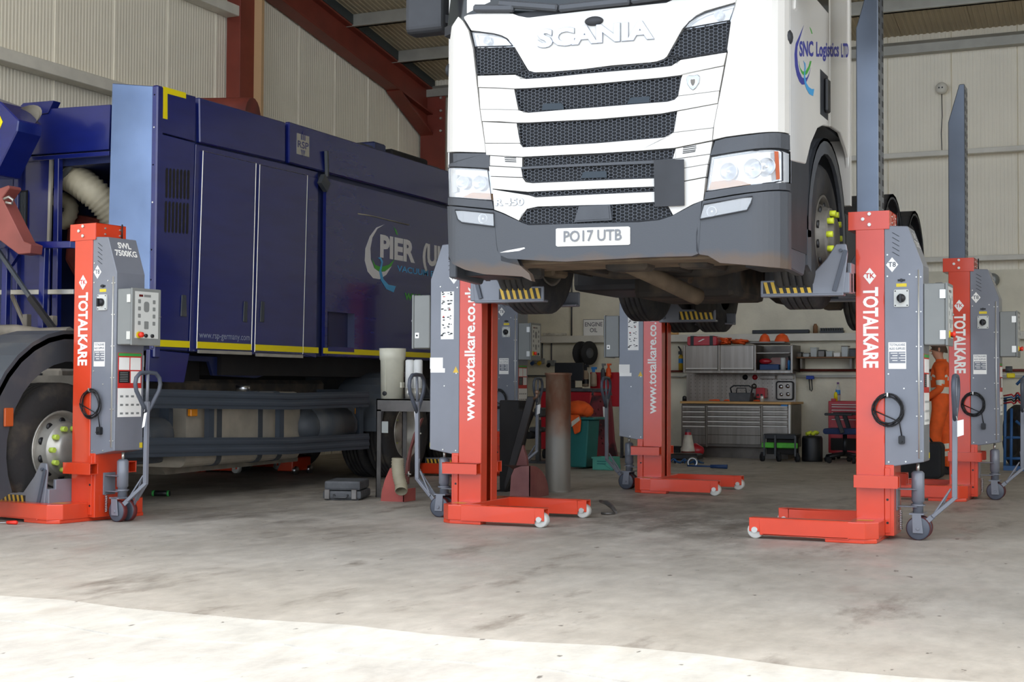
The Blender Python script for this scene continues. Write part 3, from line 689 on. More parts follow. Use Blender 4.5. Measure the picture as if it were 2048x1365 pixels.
BE = [(986,379.4),(1059,391.4),(1072,395.4),(1310,384.4),(1344,381),(1346,368.5),(1411.6,356),(1407,401),(1386,409),(1347,430.5),(1338,414),(1310,404.5),(1224,409.5),(1076,413.5),(1055,418.2),(1047,421.6),(1038.6,441.5),(1008,426.6),(989.6,419.6)]
for i, P in enumerate((W1, W2, W3, BD, BE)): fpanel('white_slat', P, 'cab_white', T, .012 if i < 3 else .008, .045)
for P in CK: fpanel('cheek_panel', P, 'cab_white', T, .006, .03)
RC = [(1478,-25),(1473.6,7),(1462.6,44),(1455.2,98),(1456.3,105),(1448.3,150),(1429.2,250),(1426.2,280),(1452,274),(1506.5,267),(1545.6,264),(1563,263.5),(1566,255),(1567,180),(1566,60),(1565,-25)]
LC = [(917.6,34),(904.4,54),(901,81.5),(898.5,145),(896,250),(895.5,305),(972,305.5),(970,286),(960,219),(952,148),(946.5,98),(937.5,61),(926,42)]
fpanel('corner_panel', RC, 'cab_white', T, .008, .03, .03); fpanel('corner_panel', LC, 'cab_white', T, .008, .03, .03)
for x0, y0, x1, y1 in ((1010,315,1033,315.6),(1010.5,319,1033,319.7),(1011,322.6,1033.3,323.4),(1367,295.4,1393,291.4),(1366.5,299.4,1393,295.4),(1366.4,303,1392,299.4),(1366,306.4,1391,302.4)):
    fpanel('vent_slit', [(x0,y0),(x1,y1),(x1,y1+1.7),(x0,y0+1.7)], 'grille_black', T, .008, .004)
# ---- grilles
G1 = [(1030,179),(1057,178),(1117,174),(1199,168.6),(1322,157),(1362,151.8),(1363,158),(1357,186),(1349,200),(1336,203.5),(1195,214.5),(1058,225.5),(1047,225.5),(1041,222),(1031,190)]
G2 = [(1035,247),(1058,246.7),(1195,240),(1322,229),(1354,223.4),(1355,232),(1349,262),(1343,270),(1336,274.5),(1195,286.5),(1058,295),(1047,294.5),(1042,286),(1035,259)]
G3 = [(1046,316.5),(1200,309.5),(1349,298.5),(1352,300),(1352,315),(1346,319),(1300,322),(1046,334.5)]
G4 = [(1043.5,338.5),(1310,327),(1345,324),(1345,352),(1308,355.5),(1066,365),(1055,363),(1047,354)]
G5 = [(1057,385),(1308,375),(1344,373),(1344,380),(1310,383),(1072,393.5),(1062,391)]
G6 = [(1047,424),(1059,419),(1156,413),(1310,406),(1337,416),(1345,431),(1320,439),(1280,443),(1059,449),(1042,442)]
GS = [(1032,149),(1037,143),(1054,142),(1059,145),(1071,148),(1100,147),(1167,141.5),(1224,134),(1306,128),(1329,121),(1335,116),(1351.6,116),(1358,119),(1355,127),(1344,131),(1322,134.5),(1300,136.5),(1224,142.5),(1167,147.5),(1100,154.5),(1054,157.5),(1036,157.5)]
ML = [(951,97.5),(1028,95.5),(1052,139),(1037,141),(1032,146),(956.5,148)]
MR = [(1367,62),(1460.5,45),(1452,97),(1453.5,102),(1361.5,117),(1354,112),(1337,113)]
for P in (G1, G2, G3, G4, G5, G6): grille(P, T)
for P in (GS, ML, MR): grille(P, T, 'grille_inset')
fpanel('grille_bar', [(1045,334.5),(1300,322),(1347,318.5),(1347,324.5),(1310,327.5),(1043,339)], 'lorry_grey', T, .012, .03)
for P in ([(1084,221),(1086,209),(1092,207.5),(1122,206.5),(1127,210),(1128.5,219)], [(1255,208.5),(1260,197),(1266,195),(1298,193),(1300,195),(1299.5,205)], [(1163,357),(1166,345.5),(1170,344),(1210,342.5),(1213.5,345),(1214.5,355.5)]): fpanel('sensor_lid', P, 'glass_dark', T, .006, .012)
fpanel('radar_cover', [(1160,413.5),(1222,410),(1226,441.5),(1150.5,445.5)], 'lorry_grey', T, .022, .03)
fpanel('radar_cover', [(1164,416),(1219,413),(1222,438.5),(1156,442)], 'lorry_grey', T, .026, .03)
# ---- lamps
def lamp(name, px, T, inner, amber=None, up=0.0):
    h = fpanel(name, px, 'lamp_chrome', T, -.035+up*2.2, .01)
    for i_ in inner:
        c = onfront(*i_[:2]); r = i_[2]; b = MB(); yy = ysurf(c.x)-up*1.4
        b.lathe([(r*.25,.03),(r*.5,.028),(r,.004),(r*1.06,.0),(r*1.06,.012)], (c.x, yy+.002, c.z), (0,1,0), 20); b.sphere((c.x, yy+.012, c.z), r*.3, 10); obj('reflector', b, 'lamp_chrome', h)
    for nm, mt, P in (amber or []): fpanel(nm, P, mt, h, (.006 if nm == 'side_marker' else -.02)+up*2, .006)
    P = [onfront(*q) for q in px]; fr = MB(); fr.tube([(p.x, ysurf(p.x)-.004-up, p.z) for p in P], .005, 5, closed=True, smooth=False); obj('bezel', fr, 'lorry_dark', h)
    fpanel('lens', px, 'lamp_glass', h, .004+up, .004); return h
HL = [(897,336.5),(976,339),(984,401),(898.5,394.5)]
HR = [(1422.5,313.5),(1514,301),(1558,300.5),(1565,305),(1565.5,362),(1552,364.5),(1413,383)]
lamp('headlamp', HL, T, [(925,365,.045),(958,366,.05)], [('indicator_lens','lamp_amber',[(922,394),(942,384.5),(980,386),(982,400)]),('light_strip','cab_white',[(902,348),(912,349),(911,383),(902,386)])])
lamp('headlamp', HR, T, [(1456,343,.055),(1505,336,.058),(1532,333,.055)], [('indicator_lens','lamp_amber',[(1421,363),(1463,358),(1484,362),(1500,368),(1414,381)]),('side_marker','lamp_orange',[(1549,303),(1557,303),(1560,358),(1553,360)])])
lamp('marker_lamp', [(944,64.5),(961.5,65),(988,68.4),(1004,72.7),(1014,78),(1026,92),(950.5,94)], T, [(973,80,.028)])
lamp('marker_lamp', [(1471,8),(1439.5,16.5),(1410,26),(1393,34),(1379,44),(1368,58),(1460,41.5)], T, [(1437,29,.03)])
lamp('fog_lamp', [(913,421),(990,427.5),(991,454),(926,446),(918,440)], T, [(968,438,.03)], [('lamp_divider','lorry_dark',[(926,422),(927.5,422),(929,446),(927.5,446)])], .018)
lamp('fog_lamp', [(1409.5,410),(1507,394),(1504,407),(1496,421.5),(1478,425),(1402,439.5)], T, [(1425,424,.03)], [('lamp_divider','lorry_dark',[(1482,398),(1484,398),(1480,424),(1478,424)])], .018)
# ---- grey housings and bumper
for P in ([(907,307.5),(973,307.5),(980,312.5),(980.5,331),(977,336.5),(897.6,334),(899,329),(908,327)], [(897,396),(985,403),(988,418.5),(897,410.5)],
          [(1431,283),(1452,277),(1507,270),(1552,266),(1569,267),(1571,298),(1558,296.5),(1514,297.5),(1421,311.5),(1424,304)], [(1412,385),(1552,366.5),(1572,365.6),(1573,380),(1514,383.5),(1467,389.5),(1409,400)],
          [(1566.5,302),(1572,300),(1573,364),(1567,364)]):
    fpanel('lamp_housing', P, 'lorry_grey', T, .010, .04, .03)
fpanel('bumper_centre', [(989,422),(1004.5,427.5),(1040,443.5),(1050,449.5),(1059,451),(1280,445),(1320,441),(1346,432.5),(1386,411.5),(1404.5,403),(1399,441.5),(1391,478),(1390,498),(1398,508),(1385,513),(1300,515),(1134,524),(1083,522),(1017,518),(1004,512),(996.5,499),(993,464)], 'bumper_grey', T, .014, .06)
fpanel('bumper_corner', [(896,413),(988,421.5),(991.5,464),(995,500),(1002.5,514),(1002,522),(1042,532),(1060,548),(1065,563),(1045,553.5),(969,549),(931,540),(906,528),(899,512)], 'bumper_grey', T, .012, .06, .03)
fpanel('bumper_corner', [(1406,403),(1467,392.5),(1514,386),(1572,383),(1573,468),(1573,538),(1540,535),(1441,526.5),(1417,512),(1400,509.5),(1392,497.5),(1393,478),(1400.5,441.5)], 'bumper_grey', T, .012, .06, .03)
# bumper side returns and entry steps
XS = XC+HW
def sidepoly(pts): return [(q.y, q.z) for q in (PX(a, b, XS) for a, b in pts)]
for sgn in (1, -1):
    q = MB(); x = XC+sgn*(HW-.012)
    q.prism([(8.87,1.82),(9.30,1.80),(9.36,1.88),(9.36,2.02),(9.00,2.05),(8.90,2.12),(8.87,2.12)], 'x', x, x-sgn*.06); obj('bumper_return', q, 'lorry_grey', T, .008)
    q = MB(); q.prism([(8.87,2.10),(8.94,2.10),(8.92,2.60),(8.87,2.60)], 'x', x, x-sgn*.05); obj('lamp_return', q, 'lorry_grey', T, .008)
    q = MB(); q.box((x-sgn*.02,9.0,1.84),(x-sgn*.32,9.42,2.05)); q.box((x-sgn*.12,9.0,2.05),(x-sgn*.34,9.44,2.10)); q.box((x-sgn*.10,9.0,2.28),(x-sgn*.34,9.40,2.34)); q.box((x-sgn*.30,9.0,1.9),(x-sgn*.34,9.45,2.6)); obj('entry_step', q, 'lorry_dark', T, .006)
# ---- cab sides
door = sidepoly([(1569,268),(1576,318),(1612,328),(1622,287),(1635,257),(1647,251),(1659.5,253.5)])
ydr = door[-1][0]
YD = ysurf(XC+HW)+.004
door_o = [(YD,4.9),(YD,2.62)]+[(max(YD+.02,a), b) for a, b in door[1:]]+[(ydr,4.9)]
rear = sidepoly([(1660.5,253.5),(1665,254.5),(1682,266),(1693,297),(1697,314)])
rear_o = [(rear[0][0],4.9)]+rear+[(rear[-1][0]+.05,2.45),(10.86,2.45),(10.86,4.95)]
for sgn in (1, -1):
    x = XC+sgn*HW
    q = MB(); q.prism(door_o, 'x', x, x-sgn*.03); do = obj('cab_door', q, 'cab_white', T, .006)
    q = MB(); q.prism(rear_o, 'x', x, x-sgn*.03); obj('cab_side', q, 'cab_white', T, .006)
    hp = PX(1648,190,XS); hh = MB(); hh.box((x+sgn*.002,hp.y-.13,hp.z-.16),(x-sgn*.002,hp.y+.13,hp.z+.16)); ho = obj('door_handle', hh, 'lorry_dark', do, .002)
    hh = MB(); hh.box((x+sgn*.004,hp.y-.02,hp.z-.12),(x+sgn*.03,hp.y+.09,hp.z+.12)); obj('grip', hh, 'black_plastic', ho, .01)
    q = MB(); q.sphere((x-sgn*.01, YD+.01, PX(1566,60,XS).z), .055, 12, (.5,1,.9)); obj('side_indicator', q, 'lorry_dark', T)
    # wheel arch and mudguard
    ar = MB(); yc, zc = 10.05, 2.14
    prof = []
    for i in range(17):
        a = math.radians(186-192*i/16); prof.append((yc+.66*math.cos(a), zc+.70*math.sin(a)))
    pin = [(yc+(p[0]-yc)*.84, zc+(p[1]-zc)*.84) for p in prof]
    for i in range(16):
        ar.prism([prof[i],prof[i+1],pin[i+1],pin[i]], 'x', x-sgn*.005, x-sgn*.03)
        ar.prism([prof[i],prof[i+1],(yc+(prof[i+1][0]-yc)*.97,zc+(prof[i+1][1]-zc)*.97),(yc+(prof[i][0]-yc)*.97,zc+(prof[i][1]-zc)*.97)], 'x', x-sgn*.005, x-sgn*.42)
    ar.prism([(yc-.66,zc-.02),(yc-.55,zc-.02),(yc-.55,1.84),(yc-.66,1.88)], 'x', x-sgn*.005, x-sgn*.04)
    ar.box((x-sgn*.03,9.38,1.9),(x-sgn*.36,9.42,2.62)); obj('wheel_arch', ar, 'lorry_grey', T)
    mf = MB(); mf.box((x-sgn*.38,9.45,1.95),(x-sgn*.40,10.7,2.75)); obj('arch_liner', mf, 'under_dark', T)
# ---- cab back, floor, roof, windscreen
cb_ = MB(); cb_.box((XC-1.24,10.80,2.45),(XC+1.24,10.86,4.95)); obj('cab_back', cb_, 'cab_white', T); cb_ = MB(); cb_.box((XC-1.18,9.3,2.95),(XC+1.18,10.8,3.0)); obj('cab_floor', cb_, 'lorry_dark', T)
rf = MB(); rf.prism([(9.30,4.92),(10.88,4.92),(10.88,5.30),(10.2,5.34),(9.4,5.16)], 'x', XC-1.26, XC+1.26); obj('roof', rf, 'cab_white', T, .04, 2)
ws = MB()
def wsf(u, v):
    X = XC+(u-.5)*2.36; return (X, ysurf(XC+(X-XC)*.97)+.05+.30*v, 3.56+1.34*v)
ws.grid(wsf, 16, 4); wso = obj('windscreen', ws, 'glass_dark', T)
cw = MB(); cw.prism([(XC-1.2+2.4*i/20, ysurf(XC+(-1.2+2.4*i/20)*.98)+.02) for i in range(21)]+[(XC+1.2,9.3),(XC-1.2,9.3)], 'z', 3.52, 3.585); obj('scuttle', cw, 'lorry_dark', T)
for a, b, c_, d in ((1000,8,1118,17),(1120,18,1262,3),(1264,2,1400,-16),(950,18,1030,18)):
    p, q_ = onfront(a, b), onfront(c_, d); wq = MB()
    wq.bar((p.x,ysurf(p.x)-.015,p.z),(q_.x,ysurf(q_.x)-.015,q_.z),.05,.05); obj('wiper_cowl', wq, 'lorry_grey', T, .012)
for sgn in (1, -1):
    pq = MB(); x = XC+sgn*1.24; pq.prism([(8.95,3.5),(9.05,3.5),(9.36,4.95),(9.24,4.95)], 'x', x, x-sgn*.10); obj('pillar', pq, 'cab_white', T, .02)
    gw = MB(); gw.prism([(9.12,3.75),(ydr-.04,3.75),(ydr-.04,4.72),(9.36,4.72)], 'x', XC+sgn*(HW+.0012), XC+sgn*(HW-.005)); obj('side_window', gw, 'glass_dark', T)
    mi = MB(); X = XC+sgn*1.26; mi.prism(rrect(8.92,3.62,9.10,4.5,.05), 'x', X+sgn*.06, X+sgn*.36); mo = obj('mirror', mi, 'lorry_dark', T, .03, 2)
    ma = MB(); ma.bar((X-sgn*.02,9.1,3.70),(X+sgn*.08,9.0,3.72),.05,.06); ma.bar((X-sgn*.02,9.15,4.4),(X+sgn*.08,9.0,4.4),.05,.06); obj('mirror_arm', ma, 'lorry_dark', mo)
ppr = MB(); p0 = onfront(945,10); ppr.box((p0.x-.08,ysurf(p0.x)+.075,p0.z-.03),(p0.x+.10,ysurf(p0.x)+.08,p0.z+.2)); obj('paper_sheet', ppr, 'white_paper', T)
# ---- badges, plate, lettering
def surf_text(txt, pa, pb, size, mat, bold, parent, off, depth=.003, dz=0, space=1.0):
    a, b = onfront(*pa), onfront(*pb)
    def fn(v):
        return Vector((v.x, ysurf(v.x)-off+(v.y), v.z+(b.z-a.z)*((v.x-a.x)/(b.x-a.x))))
    me_w = b.x-a.x
    me = textmesh(txt, size, bold, 'LEFT', depth, space=space); xs = [v.co.x for v in me.vertices]; k = me_w/(max(xs)-min(xs)); x0 = min(xs)
    for v in me.vertices: v.co = fn(Vector((a.x+(v.co.x-x0)*k, -v.co.z, a.z+v.co.y)))
    me.materials.clear(); me.materials.append(MATS[mat]); o = bpy.data.objects.new('lettering', me); C.objects.link(o); o.parent = parent; return o
M('badge_silver', '#dfe6f2', .22, .2); M('badge_edge', '#8f9399', .4)
surf_text('SCANIA', (1076,81), (1310,62), .158, 'badge_edge', .058, T, .008, .003)
surf_text('SCANIA', (1077,81), (1309,62), .155, 'badge_silver', .045, T, .010, .008)
surf_text('R 450', (992,406), (1049,405), .064, 'badge_edge', .045, T, .009, .003); surf_text('R 450', (992.5,406), (1048.5,405), .062, 'badge_silver', .03, T, .011, .004)
c = onfront(1189,43); b = MB(); b.lathe([(0,.03),(.045,.028),(.06,.015),(.062,0)], (c.x, ysurf(c.x)-.004, c.z), (0,-1,0), 20); b.v = [(c.x+(x-c.x)*1.05, y, c.z+(z-c.z)*.5) for x, y, z in b.v]; cam_b = obj('camera_badge', b, 'lorry_dark', T)
c = onfront(1387,166); sh = [(-.045,.035),(-.03,.05),(0,.045),(.03,.05),(.045,.035),(.04,-.005),(.02,-.035),(0,-.05),(-.02,-.035),(-.04,-.005)]
b = MB(); b.prism([(c.x+p, c.z+q) for p, q in sh], 'y', ysurf(c.x)-.012, ysurf(c.x)-.006); eo = obj('emblem_shield', b, 'steel', T, .003)
b = MB(); b.lathe([(0,.002),(.027,.002),(.029,0)], (c.x, ysurf(c.x)-.012, c.z), (0,-1,0), 16); obj('emblem_disc', b, 'badge_silver', eo)
b = MB(); b.prism([(c.x+p*.35, c.z+q*.45) for p, q in sh], 'y', ysurf(c.x)-.0155, ysurf(c.x)-.014); obj('emblem_crest', b, 'rim_grey', eo)
plt = fpanel('number_plate', [(1114,459),(1117,457.8),(1259,454),(1262,456),(1262,488.5),(1259,490.5),(1117,494),(1114,492)], 'plate_white', T, .020, .006)
surf_text('PO17 UTB', (1130,475.5), (1246,471.5), .102, 'plate_grey', .018, plt, .0265, .0006)
fpanel('rubber_mat', [(1310.5,322),(1370.6,320),(1371.4,412.5),(1312,415)], 'lorry_dark', T, .03, .006)
mk = fpanel('scrape_mark', [(1001,506),(1015,502),(1050,495.5),(1052,497.5),(1040,502.5),(1018,505)], 'white_print', T, .0145, .001)
# side logo and lettering (door side)
def sp(u, v): q = PX(1560+u/6.825, 20+v/6.825, XS+.001); return (q.y, q.z)
LOGO = {'logo_purple': [(325,210),(265,350),(215,460),(198,600),(205,760),(230,890),(265,980),(300,1020),(330,1020),(360,985),(395,900),(420,790),(400,860),(370,920),(330,935),(300,920),(265,840),(245,740),(235,600),(240,500),(270,400),(300,300)],
        'logo_green': [(255,700),(275,790),(310,840),(350,835),(390,770),(410,695),(430,700),(405,800),(370,870),(335,900),(300,870),(270,790)],
        'logo_blue': [(315,690),(345,730),(350,800),(340,860),(345,930),(360,1000),(390,1050),(430,1080),(465,1080),(450,1175),(400,1150),(360,1080),(335,1000),(325,930),(330,850),(335,780),(330,730)]}
for i, (k, P) in enumerate(LOGO.items()):
    b = MB(); b.prism([sp(*p) for p in P], 'x', XS+.0005+.0006*i, XS+.0012+.0006*i); obj('logo_shape', b, k, T)
b = MB(); b.prism([sp(*p) for p in [(405,230),(425,260),(445,325),(432,325),(418,280)]], 'x', XS+.0005, XS+.0012); obj('logo_shape', b, 'logo_green', T)
def side_text(txt, u0, u1, v0, v1, mat, bold, parent=T, xs=XS, mapper=sp, off=.0012, zscale=1.0):
    """capitals fill the box u0..u1, v0(top)..v1(bottom) of the mapper"""
    me = textmesh(txt, 1.0, bold, 'LEFT', 0.0); X = [v.co.x for v in me.vertices]; 
    cap = textmesh('H', 1.0, bold, 'LEFT', 0.0); Yc = [v.co.y for v in cap.vertices]; y0, y1 = min(Yc), max(Yc); x0, x1 = min(X), max(X)
    for v in me.vertices:
        u = u0+(u1-u0)*(v.co.x-x0)/(x1-x0); w_ = v1+(v0-v1)*(v.co.y-y0)/(y1-y0); q = mapper(u, w_); v.co = Vector((xs+off, q[0], q[1]))
    me.materials.clear(); me.materials.append(MATS[mat]); o = bpy.data.objects.new('lettering', me); C.objects.link(o); o.parent = parent; return o
side_text('SNC', 265, 455, 425, 635, 'logo_purple', .035)
side_text('Logistics', 495, 805, 435, 638, 'logo_purple', .03)
side_text('LTD', 835, 935, 455, 648, 'logo_purple', .03)
# ---- wheels
def tyre(mb, c, R, w, seg=40):
    h = w/2; pr = [(R*.56,-h*.78),(R*.60,-h*.92),(R*.72,-h),(R*.88,-h*.99),(R*.955,-h*.90),(R*.985,-h*.80)]
    for k in range(5):
        a = -h*.78+h*1.56*k/5; b = a+h*1.56/5; pr += [(R,a+.006),(R,b-.006)]+([(R*.975,b-.005),(R*.975,b+.005)] if k < 4 else [])
    pr += [(R*.985,h*.80),(R*.955,h*.90),(R*.88,h*.99),(R*.72,h),(R*.60,h*.92),(R*.56,h*.78)]
    return mb.lathe(pr, c, (1,0,0), seg)
def wheel(T, c, s, R=.52, w=.30, kind='steer', nuts='nut_yellow', tm='tyre', rim='rim_grey', rz=0):
    """s=+1 outer side faces +X"""
    hub = bpy.data.objects.new('wheel', None); C.objects.link(hub); hub.parent = T; hub.location = c; hub.rotation_euler = (0,0,rz)
    obj('tyre', tyre(MB(), (0,0,0), R, w), tm, hub)
    h = w/2*s; r = MB(); rr = R*.565
    if kind == 'steer':
        r.lathe([(rr,h*.80),(rr*1.03,h*.92),(rr*.97,h*.92),(rr*.90,h*.55),(rr*.86,h*.40),(rr*.80,h*.75),(rr*.72,h*1.05),(rr*.70,h*1.18),(rr*.69,h*1.26),(rr*.45,h*1.28),(rr*.43,h*1.5),(rr*.25,h*1.56),(0,h*1.56)], (0,0,0), (1,0,0), 40)
        rn, hn = rr*.57, h*1.27
    else:
        r.lathe([(rr,h*.80),(rr*1.03,h*.92),(rr*.97,h*.92),(rr*.92,h*.4),(rr*.86,-h*.1),(rr*.80,-h*.35),(rr*.55,-h*.45),(rr*.42,-h*.40),(rr*.40,h*.2),(rr*.30,h*.35),(0,h*.35)], (0,0,0), (1,0,0), 40)
        rn, hn = rr*.52, -h*.42
    r.lathe([(rr,-h*.8),(rr*1.03,-h*.92),(rr*.95,-h*.9),(rr*.86,-h*.2),(rr*.5,-h*.1),(.12,-h*.3),(0,-h*.3)], (0,0,0), (1,0,0), 32)
    ro = obj('rim', r, rim, hub)
    for k in range(10):
        a = 2*math.pi*k/10; q = MB(); y, z = rn*math.cos(a), rn*math.sin(a)
        q.cyl((hn-.01*s,y,z),(hn+.042*s,y,z),.023,6)
        q.add([(hn+.012*s,y-z*.13,z+y*.13),(hn+.012*s,y+z*.13,z-y*.13),(hn+.014*s,y*1.0+(-z if k % 2 else z)*.34,z*1.0+(y if k % 2 else -y)*.34)],[(0,1,2)])
        obj('nut_indicator', q, nuts, hub)
        a += .31; q = MB(); y, z = rr*.74*math.cos(a), rr*.74*math.sin(a); hx = h*.90 if kind == 'steer' else -h*.36
        q.lathe([(0,.012*s),(.030,.010*s),(.032,0)], (hx,y,z), (1,0,0), 10); obj('hand_hole', q, 'black_plastic', hub)
    return hub
ZW = 2.135
wheel(T, (XC+1.06,10.05,ZW), 1); wheel(T, (XC-1.06,10.05,ZW), -1)
for s in (1, -1):
    wheel(T, (XC+s*1.06,12.70,ZW+.06), s, kind='drive'); wheel(T, (XC+s*1.09,14.0,ZW), s, kind='drive')
    q = MB(); tyre(q, (0,0,0), .52, .28); o_ = obj('inner_tyre', q, 'tyre', T); o_.location = (XC+s*.76,14.0,ZW)
    for yc in (12.70, 14.0):
        q = MB(); x = XC+s*1.26
        for i in range(12):
            a0, a1 = math.radians(175-165*i/12), math.radians(175-165*(i+1)/12)
            P = [(yc+rr*math.cos(a), ZW+.04+rr*math.sin(a)) for rr, a in ((.60,a0),(.60,a1),(.575,a1),(.575,a0))]; q.prism(P, 'x', x, x-s*.62)
            P = [(yc+rr*math.cos(a), ZW+.04+rr*math.sin(a)) for rr, a in ((.60,a0),(.60,a1),(.555,a1),(.555,a0))]; q.prism(P, 'x', x, x-s*.015)
        obj('mudguard', q, 'lorry_dark', T)
# ---- chassis and underside
for s in (1, -1):
    q = MB(); q.box((XC+s*.36,9.3,2.32),(XC+s*.44,14.9,2.58)); obj('chassis_rail', q, 'under_dark', T)
    q = MB(); q.tube([(XC+s*.46,8.95,2.06),(XC+s*.46,9.6,1.96),(XC+s*.46,10.05,1.95),(XC+s*.46,10.6,2.02),(XC+s*.46,11.0,2.16)], .05, 6); obj('leaf_spring', q, 'under_dark', T)
    q = MB(); q.box((XC+s*.50,11.05,1.86),(XC+s*1.15,12.05,2.44)); obj('fuel_tank', q, 'lorry_dark', T, .05, 2)
q = MB(); q.tube([(XC-.95,10.05,2.10),(XC-.7,10.05,1.99),(XC-.4,10.05,1.93),(XC+.4,10.05,1.93),(XC+.7,10.05,1.99),(XC+.95,10.05,2.10)], .06, 8); q.tube([(XC-.9,10.28,2.05),(XC+.9,10.28,2.05)], .022, 6); obj('front_axle', q, 'under_dark', T)
q = MB(); q.box((XC-.42,9.15,1.98),(XC+.42,10.9,2.62)); q.box((XC-.30,9.5,1.90),(XC+.25,10.5,2.0)); obj('engine_sump', q, 'under_dark', T, .03)
q = MB(); q.box((XC-1.0,8.70,1.88),(XC+1.05,9.25,1.93)); q.box((XC-.9,8.78,1.93),(XC+.9,9.3,2.5)); obj('under_tray', q, 'under_brown', T, .01)
q = MB(); q.cyl((XC-.1,12.7,2.19),(XC+.9,12.7,2.19),.07,10); q.cyl((XC-.9,12.7,2.19),(XC+.1,12.7,2.19),.07,10); obj('mid_axle', q, 'under_dark', T)
q = MB(); q.cyl((XC-.9,14.0,ZW),(XC+.9,14.0,ZW),.09,10); q.sphere((XC,13.95,ZW-.02), .24, 14); obj('drive_axle', q, 'under_dark', T)
q = MB(); q.tube([(XC+.62,9.6,2.12),(XC+.3,9.9,2.0),(XC+.12,10.3,1.86)], .02, 6); q.tube([(XC-.20,9.35,1.99),(XC+.0,9.75,1.87),(XC+.18,10.15,1.75),(XC+.21,10.22,1.735)], .062, 14); obj('exhaust_pipe', q, 'under_brown', T)
q = MB(); q.box((XC-.55,10.9,1.78),(XC+.30,11.9,2.3)); obj('silencer', q, 'under_dark', T, .05, 2)
for (x, y, z, a, b_, c_) in ((-.80,8.95,1.93,.12,.2,.14),(-.62,9.05,1.90,.10,.1,.18),(.1,9.0,1.88,.3,.2,.08),(.55,9.05,1.90,.2,.2,.10),(.9,10.05,2.0,.12,.3,.2),(-.9,10.05,2.0,.12,.3,.2),(.6,12.2,2.0,.3,.3,.3),(.62,13.2,1.93,.16,.22,.3),(-.62,13.2,1.93,.16,.22,.3),(.3,13.5,2.0,.2,.3,.2)):
    q = MB(); q.cbox((XC+x,y,z),(a,b_,c_)); obj('underbody_bracket', q, 'under_dark' if x > -.7 else 'under_brown', T, .02)
for s in (1,-1):
    q = MB(); q.cyl((XC+s*.62,13.35,1.95),(XC+s*.62,13.35,2.35),.12,12); obj('air_bag', q, 'black_rubber', T)
q = MB(); q.box((XC-.45,13.0,2.58),(XC+.45,14.0,2.72)); obj('fifth_wheel', q, 'under_dark', T, .02)
# ================================================================== BLUE VACUUM TRUCK
M('navy', '#121d62', .25, var=.08, scale=2.0, coat=.5, stretch=(1,1,5))
M('navy_sky_reflection', '#7f98c8', .16, .8, var=.15, scale=1.5)  # navy made paler, the sky's reflection put into the colour
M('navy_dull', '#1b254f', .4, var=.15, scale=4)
M('stripe_yellow', '#e8d400', .45)
M('alu', '#c2bfb6', .35, .7, var=.1, scale=6)
M('tank_alu', '#b3ab9c', .42, .45, var=.15, scale=4, bump=.05, bscale=12)
M('chassis_grey', '#3c4147', .55, var=.15, scale=4, col2='#565654', thr=(.5,.8))
M('guard_grey', '#39414b', .5, var=.12, scale=3, stretch=(1,.3,1))
M('dusty', '#7d7568', .8, var=.25, scale=5)
M('hose_beige', '#a39a82', .6, var=.12, scale=6)
M('hose_grey', '#8f8775', .6, var=.15, scale=6)
M('dull_red', '#8e4b42', .5, var=.15, scale=3)
M('rust_red', '#6e2d22', .6, var=.2, scale=5)
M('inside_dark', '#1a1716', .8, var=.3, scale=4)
M('amber_lens', '#e08a1c', .25)
M('letter_white', '#dcdcdc', .5); M('letter_cyan', '#4fa8dc', .5); M('letter_green', '#49a83c', .5); M('letter_grey', '#8b93a6', .5)
XB = -7.9
V = thing('vacuum_truck', 'long dark blue vacuum suction truck with yellow stripe, parked along the side wall', 'truck')
def B(x, y, X=XB): q = PX(x, y, X); return (q.y, q.z)
def bpanel(name, px, mat, off=.0, th=.03, parent=V, bev=.004, pts=None):
    q = MB(); q.prism(pts or [B(*p) for p in px], 'x', XB+off, XB+off-th); return obj(name, q, mat, parent, bev)
# main body behind the skins
YB0, YB1 = 9.92, 17.4
ztop1 = B(397,194)[1]; ztop2 = B(573,243.6)[1]; zs = B(572.5,326)[1]; zb = B(500,712)[1]
core = MB(); core.box((XB-.035,YB0+1.0,zb+.02),(XB-2.5,YB1,ztop2-.03)); core.box((XB-.035,YB0+.02,zb+.02),(XB-.40,YB0+1.0,ztop1-.05)); core.box((XB-.4,YB0+.13,ztop1-.62),(XB-2.5,YB0+1.0,ztop1-.10)); obj('body_core', core, 'navy_dull', V)
# corner post section
y1 = B(391,194)[0]; yA = B(317,265)[0]
bpanel('corner_cover', [(316,174),(391,193.5),(390,283),(317.6,264)], 'navy', .004)
bpanel('corner_panel', [(317,266.5),(390,285.5),(376,702),(306,698)], 'navy', .0)
for r in range(2):
    for k in range(7):
        x = 331+7.2*k; ya = 337+.8*k if r == 0 else 405-1.4*k*0; yb = 397 if r == 0 else 467
        ya = (336 if r == 0 else 402)+.7*k; yb = (397 if r == 0 else 466)+.55*k
        bpanel('louvre_slot', [(x-1.5*r,ya+4),(x+2-1.5*r,ya),(x+4.5-1.5*r,ya+1),(x+5-1.8*r,ya+5),(x+4-2*r,yb-4),(x+2-2*r,yb),(x-.5-2*r,yb-3)], 'inside_dark', .0012, .004, bev=0)
bpanel('reflective_tape', [(325.5,173),(371,186),(371,197.5),(334,187.5),(334,239),(325,237)], 'stripe_yellow', .006, .003, bev=0)
# upper covers
bpanel('roof_cover', [(397,195),(569.5,245),(569.5,325),(398,285.5)], 'navy', .01, .06, bev=.01)
bpanel('roof_cover', None, 'navy', .03, .06, bev=.012, pts=[B(573.5,243.6), (YB1, ztop2), (YB1, zs), B(573.5,326)])
